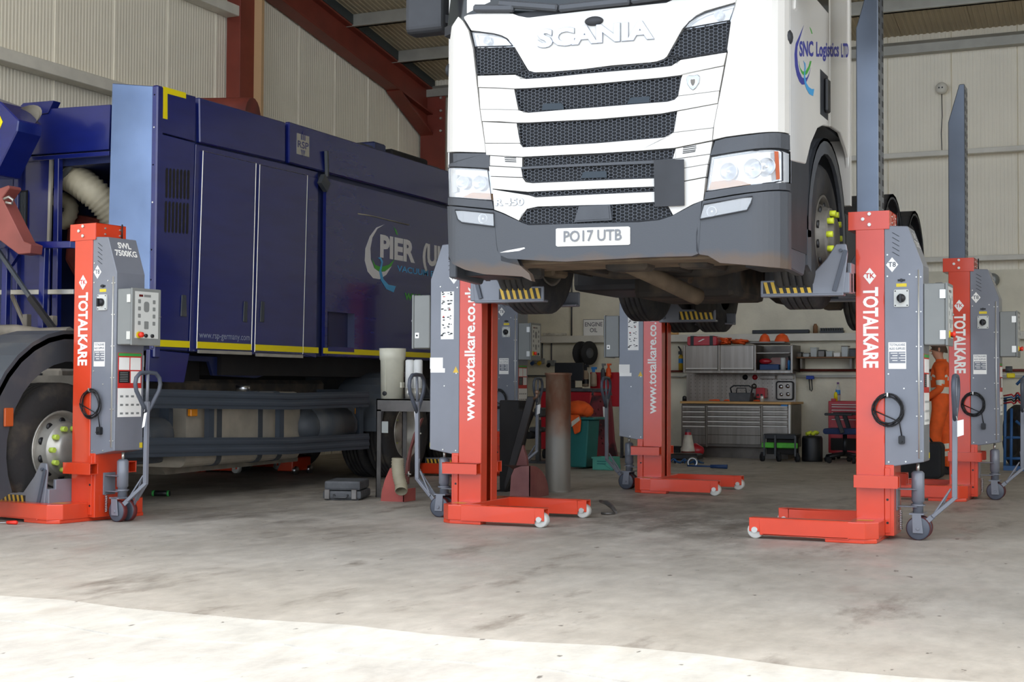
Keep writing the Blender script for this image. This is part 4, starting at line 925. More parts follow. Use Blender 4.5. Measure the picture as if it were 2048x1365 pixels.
# doors
def outline(pts, r, mat, parent, x):
    q = MB(); q.tube([(x,a,b) for a, b in pts], r, 4, closed=True, smooth=False); return obj('edge_trim', q, mat, parent)
bpanel('door_frame', [(393,288),(570,328),(637,344),(633,715),(380,703)], 'navy', -.006, .03)
for P, hx in (([(404,302),(510,327),(500.5,701),(391,697)], 487), ([(517.6,329.5),(613,351),(603.5,709),(507,704)], 521)):
    d = bpanel('locker_door', P, 'navy', .012, .02); outline([B(*p) for p in P], .005, 'alu', d, XB+.012)
    h = bpanel('door_handle', [(hx-2,603),(hx+5,604),(hx+4,645),(hx-4,644)], 'chassis_grey', .022, .012, d)
    a = B(P[3][0]+2, P[3][1]+2); b = B(P[2][0]-2, P[2][1]+2); q = MB(); q.box((XB+.01,a[0],a[1]-.035),(XB+.03,b[0],a[1]-.005)); obj('sill_bar', q, 'alu', V)
h = bpanel('door_handle', [(362,590),(371,591),(372,634),(360,633)], 'chassis_grey', .012, .012)
bpanel('post_panel', [(616.5,352),(636,357),(632,716),(606,710)], 'navy', .004, .03)
# big tank side panel with a recessed pocket
zp0 = B(643,712)[1]; zp1 = B(650,357)[1]; py0 = B(648,500)[0]; k0, k1 = B(653,640), B(706,640); zk = B(660,624)[1]
q = MB(); q.box((XB-.02,py0,zk),(XB+.02,YB1,zp1)); q.box((XB-.02,py0,zp0),(XB+.02,k0[0],zk)); q.box((XB-.02,k1[0],zp0),(XB+.02,YB1,zk)); q.box((XB-.02,k0[0],zp0),(XB+.02,k1[0],zp0+.10)); obj('side_panel', q, 'navy', V)
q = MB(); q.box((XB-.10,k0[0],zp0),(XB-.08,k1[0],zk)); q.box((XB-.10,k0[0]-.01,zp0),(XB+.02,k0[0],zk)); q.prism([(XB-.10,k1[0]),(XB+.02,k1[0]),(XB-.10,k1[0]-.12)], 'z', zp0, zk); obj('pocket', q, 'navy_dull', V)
q = MB(); q.bar((XB+.03,py0,zp1+.02),(XB+.05,py0-.05,zp1+.28),.03,.08); q.bar((XB+.03,py0-.12,zp1-.02),(XB+.03,py0,zp1-.1),.05,.12); obj('hinge_arm', q, 'chassis_grey', V)
# stripe
zst0, zst1 = B(400,697)[1], B(400,684)[1]
for a, b in ((306,377),(390.5,500.5),(507,603.5),(604.5,635),):
    ya, yb = B(a,700)[0], B(b,700)[0]; q = MB(); q.box((XB+.0125,ya,zst0),(XB+.0145 if a in (390.5,507) else XB+.013,yb,zst1)); obj('reflective_stripe', q, 'stripe_yellow', V)
ya = B(643,700)[0]; q = MB(); q.box((XB+.02,ya,zst0),(XB+.0215,k0[0],zst1)); q.box((XB+.02,k0[0],zst0),(XB+.0215,k1[0],zst0+.025)); q.box((XB+.02,k1[0],zst0),(XB+.0215,YB1,zst1)); obj('reflective_stripe', q, 'stripe_yellow', V)
# skirts below
bpanel('lower_skirt', [(303,699),(383,707),(372,766),(300,764)], 'navy', -.02, .04)
bpanel('support_plate', [(386,709),(634,722),(632,731),(555,757),(470,752),(462,724),(386,720)], 'navy_dull', -.25, .04)
# roof fittings
for px, h_, mt, w_ in (((745,268),.05,'chassis_grey',.3),((770,272),.11,'navy_dull',.28),((830,296),.09,'inside_dark',.9),((880,322),.04,'chassis_grey',.3)):
    yy = B(*px)[0]; q = MB(); q.box((XB-.5,yy-w_/2,ztop2-.02),(XB-.06,yy+w_/2,ztop2+h_)); obj('roof_hatch', q, mt, V, .02)
pc = PX(403,196,XB-.9); q = MB(); q.cyl((XB-1.5,pc.y-.2,ztop1+.10),(XB-.3,pc.y+.05,ztop1+.06),.20,18); obj('roof_pipe', q, 'rust_red', V)
# front end: corner board with the sky reflection in its colour, boxes, doors, opening with hoses
def Fp(x, y, Y=9.9): q = PY(x, y, Y); return (q.x, q.z)
def ffpanel(name, px, mat, Y=9.9, th=.03, parent=V, bev=.004): q = MB(); q.prism([Fp(a, b, Y) for a, b in px], 'y', Y, Y+th); return obj(name, q, mat, parent, bev)
fb = ffpanel('corner_board', [(224,166.5),(312,172.5),(303,420),(296,690),(210,690),(217,433)], 'navy_sky_reflection', 9.86, .03, V, .006)
q = MB(); q.box((XB-.06,9.84,zb-.05),(XB+.005,9.93,ztop1-.005)); obj('corner_post', q, 'navy', V, .012)
for y in (190,255,330,405,500,560):
    p = PY(311-(y-170)*.02,y,9.85); q = MB(); q.cyl(p,p+Vector((0,-.01,0)),.008,6); obj('rivet', q, 'zinc', V)
ffpanel('front_locker', [(-220,228),(95,217.5),(221,209),(217,299),(36,312),(-220,330)], 'navy', 9.97, .06)
ffpanel('vent_hood', [(30,222),(46,206),(107,201),(95,226),(60,231),(40,233)], 'navy', 9.95, .1)
ffpanel('frame_bar', [(-220,334),(36,315),(218,302),(218,311),(36,324),(-220,346)], 'navy', 9.94, .05)
ffpanel('frame_post', [(28,300),(37,300),(32,690),(22,690)], 'navy', 9.93, .06)
ffpanel('frame_post', [(108,318),(117,316),(113,690),(102,690)], 'navy', 9.94, .06)
ffpanel('front_door', [(40,323),(101,317),(97,690),(36,690)], 'navy', 9.98, .03)
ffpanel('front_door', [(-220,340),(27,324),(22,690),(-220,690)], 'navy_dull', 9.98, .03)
q = MB(); 
for a, b in (((39,321),(103,315)),((103,315),(98,484)),((-30,328),(26,321))):
    p0, p1 = PY(*a,9.965), PY(*b,9.965); q.bar(p0,p1,.03,.025,(0,1,0))
obj('door_trim', q, 'alu', V)
q = MB(); p0, p1 = Fp(35,382,9.97), Fp(53,462,9.97); q.box((p0[0],9.965,p1[1]),(p1[0],9.98,p0[1])); rad = obj('radiator_vent', q, 'inside_dark', V)
for k in range(6):
    x = p0[0]+(p1[0]-p0[0])*(k+.5)/6; q = MB(); q.box((x-.006,9.95,p1[1]+.02),(x+.006,9.966,p0[1]-.02)); obj('fin', q, 'chassis_grey', rad)
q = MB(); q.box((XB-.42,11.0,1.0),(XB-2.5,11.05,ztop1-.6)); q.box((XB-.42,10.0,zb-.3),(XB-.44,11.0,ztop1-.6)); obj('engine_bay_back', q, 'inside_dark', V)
def hose(name, pts, r, mat, parent=None, ring=.035, seg=14, amp=.16):
    P = [Vector(p) for p in pts]; out = []; n = len(P)
    for i in range(n-1):                     # Catmull-Rom
        a, b, c, d = P[max(i-1,0)], P[i], P[i+1], P[min(i+2,n-1)]
        for k in range(12):
            t = k/12; out.append(.5*((2*b)+(c-a)*t+(2*a-5*b+4*c-d)*t*t+(3*b-a-3*c+d)*t**3))
    out.append(P[-1]); L = [0]
    for i in range(1, len(out)): L.append(L[-1]+(out[i]-out[i-1]).length)
    m = max(8, int(L[-1]/ring*2)); path = []; rs = []
    for k in range(m+1):
        s_ = L[-1]*k/m; i = 0
        while i < len(L)-2 and L[i+1] < s_: i += 1
        t = (s_-L[i])/max(1e-6, L[i+1]-L[i]); path.append(out[i].lerp(out[i+1], t)); rs.append(r*(1+(amp/2 if k % 2 else -amp/2)))
    q = MB(); q.tube(path, rs, seg, cap=False); return obj(name, q, mat, parent)
hose('suction_hose', [PY(108,345,10.30),PY(140,352,10.25),PY(178,378,10.25),PY(212,410,10.35),PY(245,455,10.5)], .14, 'hose_beige', V, .045)
hose('suction_hose', [PY(112,405,10.5),PY(128,400,10.5),PY(142,412,10.5),PY(138,435,10.5),PY(122,448,10.5)], .07, 'hose_beige', V, .04)
q = MB(); q.tube([PY(122,345,10.15),PY(152,322,10.15)], .03, 4); q.bar(PY(120,360,10.1),PY(152,318,10.1),.05,.02,(0,1,0)); obj('stay_bar', q, 'chassis_grey', V)
q = MB(); q.prism([Fp(135,425,10.6),Fp(215,440,10.6),Fp(215,600,10.6),Fp(150,560,10.6),Fp(128,520,10.6)], 'y', 10.6, 10.9); obj('pump_housing', q, 'rust_red', V, .04, 2)
# lower front frame, pipes and struts
def fbar(name, a, b, Y, w_, mat, h_=None):
    q = MB(); q.bar(PY(*a,Y), PY(*b,Y), w_, h_ or w_, (0,1,0)); return obj(name, q, mat, V, .004)
fbar('sub_frame', (-60,492), (146,490), 9.55, .06, 'navy', .07); fbar('sub_frame', (89,496), (84,668), 9.55, .06, 'navy', .055); fbar('sub_frame', (14,496), (10,668), 9.55, .06, 'navy', .055)
q = MB(); q.prism([Fp(10,488,9.56),Fp(48,497,9.56),Fp(26,530,9.56),Fp(10,545,9.56)], 'y', 9.54, 9.58); obj('gusset', q, 'navy', V)
fbar('gas_strut', (-10,492), (62,598), 9.45, .035, 'chassis_grey'); fbar('gas_strut', (60,594), (112,665), 9.45, .05, 'inside_dark')
fbar('pipe_run', (-60,586), (150,584), 9.7, .045, 'alu'); fbar('stay_bar', (23,590), (52,655), 9.65, .03, 'dusty'); fbar('stay_bar', (54,629), (54,662), 9.6, .05, 'dusty', .06); fbar('stay_bar', (106,632), (106,652), 9.6, .05, 'dusty', .06)
q = MB(); q.box((XB-2.3,9.3,.90),(XB-.55,9.9,1.18)); obj('chassis_cross', q, 'dusty', V, .02)
for s in (.75, 1.65):
    q = MB(); q.box((XB-s-.08,6.8,.86),(XB-s,17.2,1.14)); obj('chassis_rail', q, 'chassis_grey', V)
q = MB(); q.tube([PY(-60,665,9.35),PY(30,663,9.35),PY(80,670,9.35),PY(140,668,9.35)], .06, 8); q.box((XB-.95,9.15,.98),(XB-.2,9.5,1.12)); obj('cross_tube', q, 'dusty', V)
# tilted hood with red hopper lid, pipe with a slanted mouth
q = MB(); q.prism([Fp(-90,170,9.3),Fp(2,204,9.3),Fp(37,240,9.3),Fp(34,262,9.3),Fp(20,290,9.3),Fp(-10,350,9.3),Fp(-90,350,9.3)], 'y', 9.3, 9.6); ho = obj('tilted_hood', q, 'navy', V, .01)
q = MB(); q.prism([Fp(-20,232,9.3),Fp(0,231,9.3),Fp(6,244,9.3),Fp(0,258,9.3),Fp(-20,262,9.3)], 'y', 9.294, 9.299); obj('reflective_tape', q, 'stripe_yellow', ho)
a, b = PY(50,235,9.50), PY(0,310,9.7)
d = (b-a).normalized(); q = MB(); q.tube([a, b], .105, 20, cap=False); q.tube([a+d*.02, b], .10, 20, cap=False)
nn = Vector((.35,-.80,.25)); q.v = [tuple(Vector(v)-d*(max(0,1-(Vector(v)-a).dot(d)/.3)*((Vector(v)-a)-d*(Vector(v)-a).dot(d)).dot(nn)*-2.0)) for v in q.v]; obj('suction_pipe', q, 'hose_grey', V)
q = MB(); q.prism([Fp(-90,470,9.35),Fp(-90,395,9.35),Fp(0,381,9.35),Fp(25,372,9.35),Fp(27,378,9.35),Fp(12,398,9.35),Fp(55,484,9.35),Fp(70,490,9.35),Fp(68,508,9.35),Fp(45,510,9.35),Fp(5,480,9.35)], 'y', 9.3, 9.45); obj('hopper_lid', q, 'dull_red', V, .006)
q = MB(); q.tube([PY(8,398,9.3),PY(18,394,9.3),PY(26,400,9.3),PY(24,408,9.3),PY(12,405,9.3)], .012, 6); obj('latch', q, 'alu', V)
# front wheel and mudguard
wheel(V, (-8.04,8.72,.53), 1, R=.53, w=.32, nuts='nut_lime', tm='tyre_dirty', rim='rim_silver', rz=-.06)
wheel(V, (-10.2,8.72,.53), -1, R=.53, w=.32, nuts='nut_lime', tm='tyre_dirty', rim='rim_silver')
q = MB(); yc, zc = 8.72, .53; X0 = -7.80
for i in range(18):
    a0, a1 = math.radians(205-195*i/18), math.radians(205-195*(i+1)/18)
    P = [(yc+r*math.cos(a), zc+r*math.sin(a)) for r, a in ((.92,a0),(.92,a1),(.70,a1),(.70,a0))]; q.prism(P, 'x', X0, X0-.05)
    P = [(yc+r*math.cos(a), zc+r*math.sin(a)) for r, a in ((.95,a0),(.95,a1),(.88,a1),(.88,a0))]; q.prism(P, 'x', X0, X0-.48)
obj('mudguard', q, 'chassis_grey', V)
ml = PX(16,835,X0); q = MB(); q.box((X0,ml.y-.05,ml.z-.07),(X0+.02,ml.y+.04,ml.z+.07)); obj('marker_lens', q, 'lamp_orange', V, .006)
# rear wheels (near side and wall side)
for yy in (14.0, 15.4):
    wheel(V, (-7.78,yy,.52), 1, kind='drive', nuts='nut_lime', tm='tyre_dirty', rim='rim_silver', w=.29); wheel(V, (-10.35,yy,.52), -1, kind='drive', nuts='nut_lime', tm='tyre_dirty', w=.29)
    for X in (-8.11, -10.02):
        q = MB(); tyre(q, (0,0,0), .52, .29); o_ = obj('inner_tyre', q, 'tyre', V); o_.location = (X,yy,.52)
    q = MB(); q.cyl((-10.1,yy,.54),(-8.0,yy,.54),.10,10); q.sphere((-9.06,yy,.54),.26,12); obj('axle', q, 'under_dark', V)
q = MB()
for i in range(12):
    a0, a1 = math.radians(178-150*i/12), math.radians(178-150*(i+1)/12)
    q.prism([(14.0+r*math.cos(a), .52+r*math.sin(a)) for r, a in ((.68,a0),(.68,a1),(.64,a1),(.64,a0))], 'x', -7.62, -8.28)
obj('rear_mudguard', q, 'chassis_grey', V)
q = MB(); q.cyl((-10.0,8.72,.5),(-8.2,8.72,.5),.07,10); q.box((-9.6,8.2,.35),(-8.5,10.2,1.0)); obj('front_axle', q, 'under_dark', V)
# side guard beams, bent outwards at the front, and posts
def guard(z0, z1, pts):
    q = MB()
    for (a, b) in zip(pts[:-1], pts[1:]):
        q.add([(a[0],a[1],z0),(b[0],b[1],z0),(b[0]-.05,b[1],z0),(a[0]-.05,a[1],z0),(a[0],a[1],z1),(b[0],b[1],z1),(b[0]-.05,b[1],z1),(a[0]-.05,a[1],z1)],[(0,1,5,4),(1,2,6,5),(2,3,7,6),(3,0,4,7),(4,5,6,7),(3,2,1,0)])
        zm = (z0+z1)/2; q.add([(a[0]+.008,a[1],zm-.012),(b[0]+.008,b[1],zm-.012),(b[0]+.008,b[1],zm+.012),(a[0]+.008,a[1],zm+.012),(a[0],a[1],zm-.03),(b[0],b[1],zm-.03),(b[0],b[1],zm+.03),(a[0],a[1],zm+.03)],[(0,1,2,3),(0,4,5,1),(2,6,7,3)])
    return obj('side_guard', q, 'guard_grey', V)
GX = -7.70
def guard3(pxs, h):
    P = [PX(a, b, GX) for a, b in pxs]; q = MB()
    for a, b in zip(P[:-1], P[1:]):
        q.add([(GX,a.y,a.z),(GX,b.y,b.z),(GX-.05,b.y,b.z),(GX-.05,a.y,a.z),(GX,a.y,a.z+h),(GX,b.y,b.z+h),(GX-.05,b.y,b.z+h),(GX-.05,a.y,a.z+h)],[(0,1,5,4),(1,2,6,5),(2,3,7,6),(3,0,4,7),(4,5,6,7),(3,2,1,0)])
        for f_ in (.3,.72): q.add([(GX+.007,a.y,a.z+h*f_-.01),(GX+.007,b.y,b.z+h*f_-.01),(GX+.007,b.y,b.z+h*f_+.01),(GX+.007,a.y,a.z+h*f_+.01),(GX,a.y,a.z+h*f_-.025),(GX,b.y,b.z+h*f_-.025),(GX,b.y,b.z+h*f_+.025),(GX,a.y,a.z+h*f_+.025)],[(0,1,2,3),(0,4,5,1),(2,6,7,3)])
    return obj('side_guard', q, 'guard_grey', V), P
_, gl = guard3([(225,917),(300,915),(583,909),(738,898)], .165); _, gu = guard3([(225,815),(300,817),(583,820),(738,814)], .165)
for px in (432, 572, 731):
    y_ = PX(px,850,GX).y; q = MB(); q.box((GX-.10,y_-.04,PX(px,900,GX).z),(GX-.05,y_+.04,PX(px,800,GX).z)); obj('guard_post', q, 'guard_grey', V)
# fuel tank, boxes, cylinders
tx = GX-.16; ty0, ty1 = PX(372,850,tx).y, PX(600,850,tx).y
q = MB(); q.prism(rrect(tx-.62,.30,tx,.98,.08), 'y', ty0, ty1); tk = obj('fuel_tank', q, 'tank_alu', V)
for px in (438, 520, 560):
    yy = PX(px,850,tx).y; q = MB(); q.prism([(a+(.008 if a > tx-.3 else -.008), b+(.008 if b > .6 else -.008)) for a, b in rrect(tx-.62,.30,tx,.98,.08)], 'y', yy-.035, yy+.035); obj('tank_strap', q, 'chassis_grey', tk)
yy = PX(486,775,tx-.2).y; q = MB(); q.cyl((tx-.2,yy,.98),(tx-.2,yy,1.04),.07,14); obj('filler_cap', q, 'steel', tk)
q = MB(); q.cyl((tx-.05,ty1+.15,.62),(tx-.05,ty1+.85,.62),.20,18); q.sphere((tx-.05,ty1+.85,.62),.20,14); q.sphere((tx-.05,ty1+.15,.62),.20,14); obj('air_tank', q, 'chassis_grey', V)
q = MB(); q.box((tx-.6,ty0-1.1,.35),(tx-.12,ty0-.15,.95)); q.cyl((tx-.08,ty0-.6,.60),(tx-.08,ty0-.25,.60),.16,16); obj('battery_box', q, 'chassis_grey', V, .03, 2)
q = MB(); q.box((tx-.15,ty0-.22,.42),(tx-.02,ty0-.16,.96)); obj('bracket_plate', q, 'guard_grey', V); q = MB(); q.box((tx-.9,ty1+1.0,.35),(tx-.35,ty1+1.6,1.0)); obj('bracket_plate', q, 'guard_grey', V)
for px, yy in ((389,826),(720,823)):
    p = PX(px,yy,tx+.06); q = MB(); q.box((tx+.02,p.y-.05,p.z-.032),(tx+.06,p.y+.05,p.z+.032)); obj('marker_lens', q, 'amber_lens', V, .006)
q = MB(); q.box((-10.3,11.1,1.14),(-8.1,17.3,zb+.03)); q.box((-10.2,10.1,.95),(-8.5,13.2,1.14)); obj('sub_frame', q, 'inside_dark', V)  # dark box added as shade where the gap under the body showed through
q = MB(); q.box((-9.9,9.5,.62),(-8.3,13.3,1.1)); q.box((-9.4,10.5,.30),(-8.6,12.4,.62)); obj('gearbox', q, 'under_dark', V, .04)
q = MB(); q.prism([(10.4,.22),(12.6,.24),(12.6,.5),(10.2,.5)], 'x', -8.9, -8.2); obj('under_tray', q, 'dusty', V)
# emblem plate, lettering, logo
e = bpanel('emblem_plate', [(588.5,266.5),(613,274),(613,315),(588,308)], 'alu', .034, .003, bev=0)
c = B(600.5,291); q = MB()
for k, dz in ((-1,.0),(0,.03),(1,.0)): q.prism([(c[0]+k*.032-.009,c[1]+.05),(c[0]+k*.032+.009,c[1]+.05),(c[0]+k*.032+.009,c[1]+.10+dz),(c[0]+k*.032,c[1]+.125+dz),(c[0]+k*.032-.009,c[1]+.10+dz)], 'x', XB+.034, XB+.0355); q.prism([(c[0]+k*.032-.009,c[1]-.05),(c[0]+k*.032+.009,c[1]-.05),(c[0]+k*.020,c[1]-.12-dz)], 'x', XB+.034, XB+.0355)
obj('emblem_bars', q, 'navy', e)
side_text('RSP', c[0]-.10, c[0]+.10, c[1]+.035, c[1]-.035, 'navy', .01, e, XB+.0345, lambda u, v: (u, v))
idm = lambda u, v: (u, v)
def zt(px, py, px2, py2): a, b = B(px, py, XB+.021), B(px2, py2, XB+.021); return a, b
a, b = B(757,469), B(757,515); e2 = B(826.6,519); side_text('PIER', a[0], e2[0], a[1], b[1], 'letter_white', .045, V, XB+.021, idm)
u0, u1 = B(842,500)[0], B(892,500)[0]; side_text('(UK', u0, u1, a[1], b[1], 'letter_white', .045, V, XB+.021, idm)
a, b = B(791,531), B(791,543); side_text('VACUUM EXC', a[0], B(884,556)[0], a[1], b[1], 'letter_cyan', .02, V, XB+.021, idm)
a, b = B(806,584), B(806,600); side_text('www.pi', a[0], B(866,600)[0], a[1]+.03, b[1], 'letter_green', .02, V, XB+.021, idm)
a, b = B(396,664), B(396,676); side_text('www.rsp-germany.com', a[0], B(497,680)[0], a[1]+.005, b[1], 'letter_grey', .005, V, XB+.0122, idm)
def zz(u, v): return B(300+u/2.275, 150+v/2.275, XB+.021)
for i, (mt, P) in enumerate((('letter_white', [(1068,680),(1030,695),(1000,735),(980,790),(977,845),(990,895),(1015,925),(1045,930),(1075,910),(1100,870),(1070,895),(1045,898),(1020,880),(1005,840),(1003,790),(1012,740),(1035,700)]),
        ('letter_green', [(1010,835),(1025,865),(1050,875),(1085,865),(1112,840),(1098,870),(1070,893),(1045,896),(1022,880)]), ('letter_green', [(1108,692),(1122,708),(1128,730),(1120,725)]),
        ('letter_cyan', [(1035,832),(1050,830),(1060,850),(1052,890),(1062,930),(1085,955),(1118,962),(1108,990),(1075,975),(1050,935),(1042,895),(1052,855),(1047,840)]))):
    q = MB(); q.prism([zz(*p) for p in P], 'x', XB+.0205+.0006*i, XB+.0212+.0006*i); obj('logo_shape', q, mt, V)
q = MB(); q.tube([(XB+.025,)+zz(945,632),(XB+.025,)+zz(1010,642),(XB+.025,)+zz(1080,660),(XB+.025,)+zz(1178,683)], .006, 4); obj('cord', q, 'hose_beige', V)
# ================================================================== WORKSHOP ITEMS
rebase(T); rebase(V)
M('inox', '#968e84', .30, .9, var=.16, scale=3, stretch=(6,1,.3))
M('inox_dark', '#6a645d', .38, .8, var=.2, scale=4)
M('inox_white', '#d9d5cd', .4, .3)
M('wood_top', '#c69a5d', .5, var=.12, scale=8, stretch=(.3,3,3))
M('wood_shelf', '#7a5638', .65, var=.15, scale=6)
M('tool_red', '#b41f2a', .35, var=.06, coat=.3)
M('orange', '#ee5a1c', .55); M('hivis', '#f0611f', .8, var=.12, scale=9, bump=.2, bscale=14); M('reflective', '#dcdccb', .5)
M('teal', '#1f6f6c', .5, var=.08); M('teal_light', '#4f9f8c', .5, var=.06)
M('green', '#4fae2e', .5, var=.15, scale=12)
M('blue_plastic', '#22406e', .5); M('blue_frame', '#2f5b8c', .5); M('blue_bright', '#2f7fc4', .45); M('brush_blue', '#1f3f9a', .6)
M('rust_pipe', '#6f4a36', .5, .35, var=.3, scale=5, col2='#85705e', stretch=(1,1,.6), thr=(.42,.66), bump=.1, bscale=30)
M('bare_steel', '#6e6b68', .4, .55, var=.2, scale=6)
M('case_grey', '#4d4f52', .6, var=.2, scale=10, bump=.1, bscale=50)
M('canister', '#cfccb9', .5, var=.08, scale=6); M('filter_white', '#dfe0dd', .5)
M('chute_red', '#a8544d', .35, var=.15, scale=3); M('chute_maroon', '#6c3a36', .4, var=.2, scale=4, col2='#82514a')
M('scoop_black', '#26211f', .45, var=.2, scale=4)
M('clear_plastic', '#c9cdc9', .15, alpha=.5); M('skin', '#c98f72', .5); M('hair_brown', '#4b3626', .7); M('boot', '#2e2a27', .7)
M('cone_white', '#c9c3b4', .6, var=.15, scale=8); M('seat_blue', '#22335a', .8); M('gold', '#c7a020', .4); M('pink_paper', '#d8a8a0', .6)
M('purple', '#6a3f7a', .5); M('sock_beige', '#a38f78', .6)
YW = 20.98
def R(x0, y0, x1, y1, Y): a, b = PY(x0, (y0+y1)/2, Y), PY(x1, (y0+y1)/2, Y); c, d = PY((x0+x1)/2, y0, Y), PY((x0+x1)/2, y1, Y); return a.x, d.z, b.x, c.z
def pbox(name, r, Y, dep, mat, parent=None, bev=.004, gz=None):
    x0, z0, x1, z1 = R(*r, Y); z0 = gz if gz is not None else z0; q = MB(); q.box((x0,Y,z0),(x1,Y+dep,z1)); return obj(name, q, mat, parent, bev)
def P1(name, label, cat, group=None): return thing(name, label, cat, (0,0,0), 0, group)
zz_ = lambda s, ox, oy: (lambda a, b, c, d: (ox+a/s, oy+b/s, ox+c/s, oy+d/s))
q4 = zz_(4.015, 1320, 620)           # crop of the workbench
# ---- workbench with drawers
YB_ = 20.12
wb = P1('workbench', 'long stainless steel drawer workbench with a wooden top, against the back wall', 'workbench')
X0, Z0, X1, Z1 = R(1362.5,809,1579,895,YB_)
q = MB(); q.box((X0,YB_+.02,Z0),(X1,YW-.1,Z1)); obj('carcass', q, 'inox_dark', wb, .004)
q = MB(); q.box((X0+.1,YB_+.12,0),(X1-.05,YW-.12,Z0)); obj('plinth', q, 'inox_dark', wb)
for a, b in ((1362.5,1364.5),(1411.5,1414.5),(1522,1525)): pbox('upright', (a,811,b,895), YB_, .03, 'inox', wb)
pbox('end_post', (1576.5,809,1581,868), YB_-.01, .05, 'inox_white', wb)
for a, b in ((1365,1411),(1415,1521.5),(1525.5,1576)):
    for i, (c_, d) in enumerate(((815,824.5),(825,834.5),(835,844.5),(845,853.5),(854,873.5),(874,892))):
        dr = pbox('drawer', (a,c_-3,b,d-3), YB_, .03, 'inox', wb, .003)
        if i < 5: x0, z0, x1, z1 = R(a+1,c_-1.8,b-1,c_+.6,YB_); q = MB(); q.box((x0,YB_-.03,z0),(x1,YB_,z1)); obj('handle', q, 'inox_white', dr, .003)
q = MB(); x0, z0, x1, z1 = R(1360,804,1582,808.5,YB_-.03); q.box((x0,YB_-.03,z0),(x1,YW-.08,z1)); zt_ = z1; obj('worktop', q, 'wood_top', wb, .004)
bl = pbox('badge', (1562,809.5,1575,813), YB_-.004, .004, 'blue_bright', wb, 0)
q = MB(); x0, _, x1, _ = R(1374,760,1592,760,YW-.08); zb0 = zt_; zb1 = PY(1480,745,YW-.1).z; q.box((x0,YW-.10,zb0),(x1,YW-.08,zb1)); pb = P1('peg_board', 'perforated stainless back board standing between workbench and wall cabinets', 'board'); pbo = obj('sheet', q, 'inox', pb)
q = MB()
for i in range(1, 24):
    for k in range(1, 8): xx, zz2 = x0+(x1-x0)*i/24, zb0+(zb1-zb0)*k/8; q.add([(xx-.006,YW-.1005,zz2-.006),(xx+.006,YW-.1005,zz2-.006),(xx+.006,YW-.1005,zz2+.006),(xx-.006,YW-.1005,zz2+.006)],[(0,1,2,3)])
o_ = obj('peg_holes', q, 'inox_dark', pbo); o_['kind'] = 'stuff'
# ---- wall cabinets
wc = P1('wall_cabinet', 'stainless steel wall cabinet row above the workbench, one flap open', 'cabinet')
YC = 20.45
x0, z0, x1, z1 = R(1366,691,1585.5,747,YC)
q = MB(); q.box((x0,YC+.01,z0+.04),(x0+.02,YW-.02,z1)); q.box((x1-.02,YC+.01,z0+.04),(x1,YW-.02,z1)); q.box((x0,YC+.01,z0+.02),(x1,YW-.02,z0+.05)); q.box((x0,YC+.01,z1-.02),(x0+(x1-x0)*.66,YW-.02,z1)); q.box((x0,YW-.04,z0+.05),(x1,YW-.02,z1)); q.box((x0+(x1-x0)*.655,YC+.01,z0+.05),(x0+(x1-x0)*.665,YW-.04,z1)); obj('carcass', q, 'inox_dark', wc)
pbox('bottom_rail', (1366,741.5,1585.5,747), YC, .03, 'inox', wc)
for a, b in ((1366,1370.5),(1436,1440),(1508,1512),(1581,1585.5)): pbox('upright', (a,691,b,747), YC-.01, .03, 'inox', wc)
for a, b in ((1371,1435.5),(1440.5,1507.5)):
    d = pbox('door', (a,692,b,740), YC, .02, 'inox', wc, .003); pbox('handle', (a+1,736.5,b-1,738.5), YC-.02, .02, 'inox_white', d, .002)
q = MB(); a = PY(1512,694,YC); b = PY(1580,694,YC); q.add([(a.x,YC-.35,z1+.02),(b.x,YC-.35,z1+.02),(b.x,YC+.02,z1+.0),(a.x,YC+.02,z1),(a.x,YC-.35,z1+.04),(b.x,YC-.35,z1+.04),(b.x,YC+.02,z1+.02),(a.x,YC+.02,z1+.02)],[(0,1,2,3),(7,6,5,4),(0,4,5,1),(1,5,6,2),(2,6,7,3),(3,7,4,0)]); obj('raised_flap', q, 'inox_dark', wc)
pbox('inner_shelf', (1512.5,705.5,1580,707.5), YC+.05, .3, 'inox_white', wc)
def one(name, label, cat, mb, mat, bev=0, group=None): o = obj(name, mb, mat, None, bev); return tag(o, label, cat, group)
zc0 = z0+.05
def stand(px0, px1, Y, dep): a, b = PY(px0,740,Y), PY(px1,740,Y); return a.x, b.x
a, b = stand(1519,1558,YC+.08,.2); q = MB(); q.box((a,YC+.08,zc0),(b,YC+.28,zc0+.085)); one('storage_bin', 'dark blue plastic bin inside the open wall cabinet', 'bin', q, 'blue_plastic', .01)
a, b = stand(1559,1569.5,YC+.06,.1); r = (b-a)/2; q = MB(); q.lathe([(0,0),(r,0),(r,.17),(r*.8,.185),(0,.185)],((a+b)/2,YC+.12,zc0)); one('spray_can', 'pale grey can inside the open wall cabinet', 'can', q, 'panel_white')
sc_ = P1('spray_bottle', 'slim blue bottle with black cap in the open wall cabinet', 'bottle'); a, b = stand(1574,1579.5,YC+.06,.1); r = (b-a)/2; q = MB(); q.lathe([(0,0),(r,0),(r,.13),(r*.5,.15),(0,.15)],((a+b)/2,YC+.1,zc0)); obj('body', q, 'blue_bright', sc_); q = MB(); q.lathe([(r*.6,.14),(r*.7,.2),(0,.205)],((a+b)/2,YC+.1,zc0)); obj('cap', q, 'black_plastic', sc_); rebase(sc_)
q = MB(); a, b = stand(1517,1541,YC+.12,.1); q.sphere(((a+b)/2,YC+.18,zc0+.13),.09,12,(1.1,.6,.5)); one('red_cloth', 'crumpled red cloth on the blue bin in the open cabinet', 'cloth', q, 'tool_red')
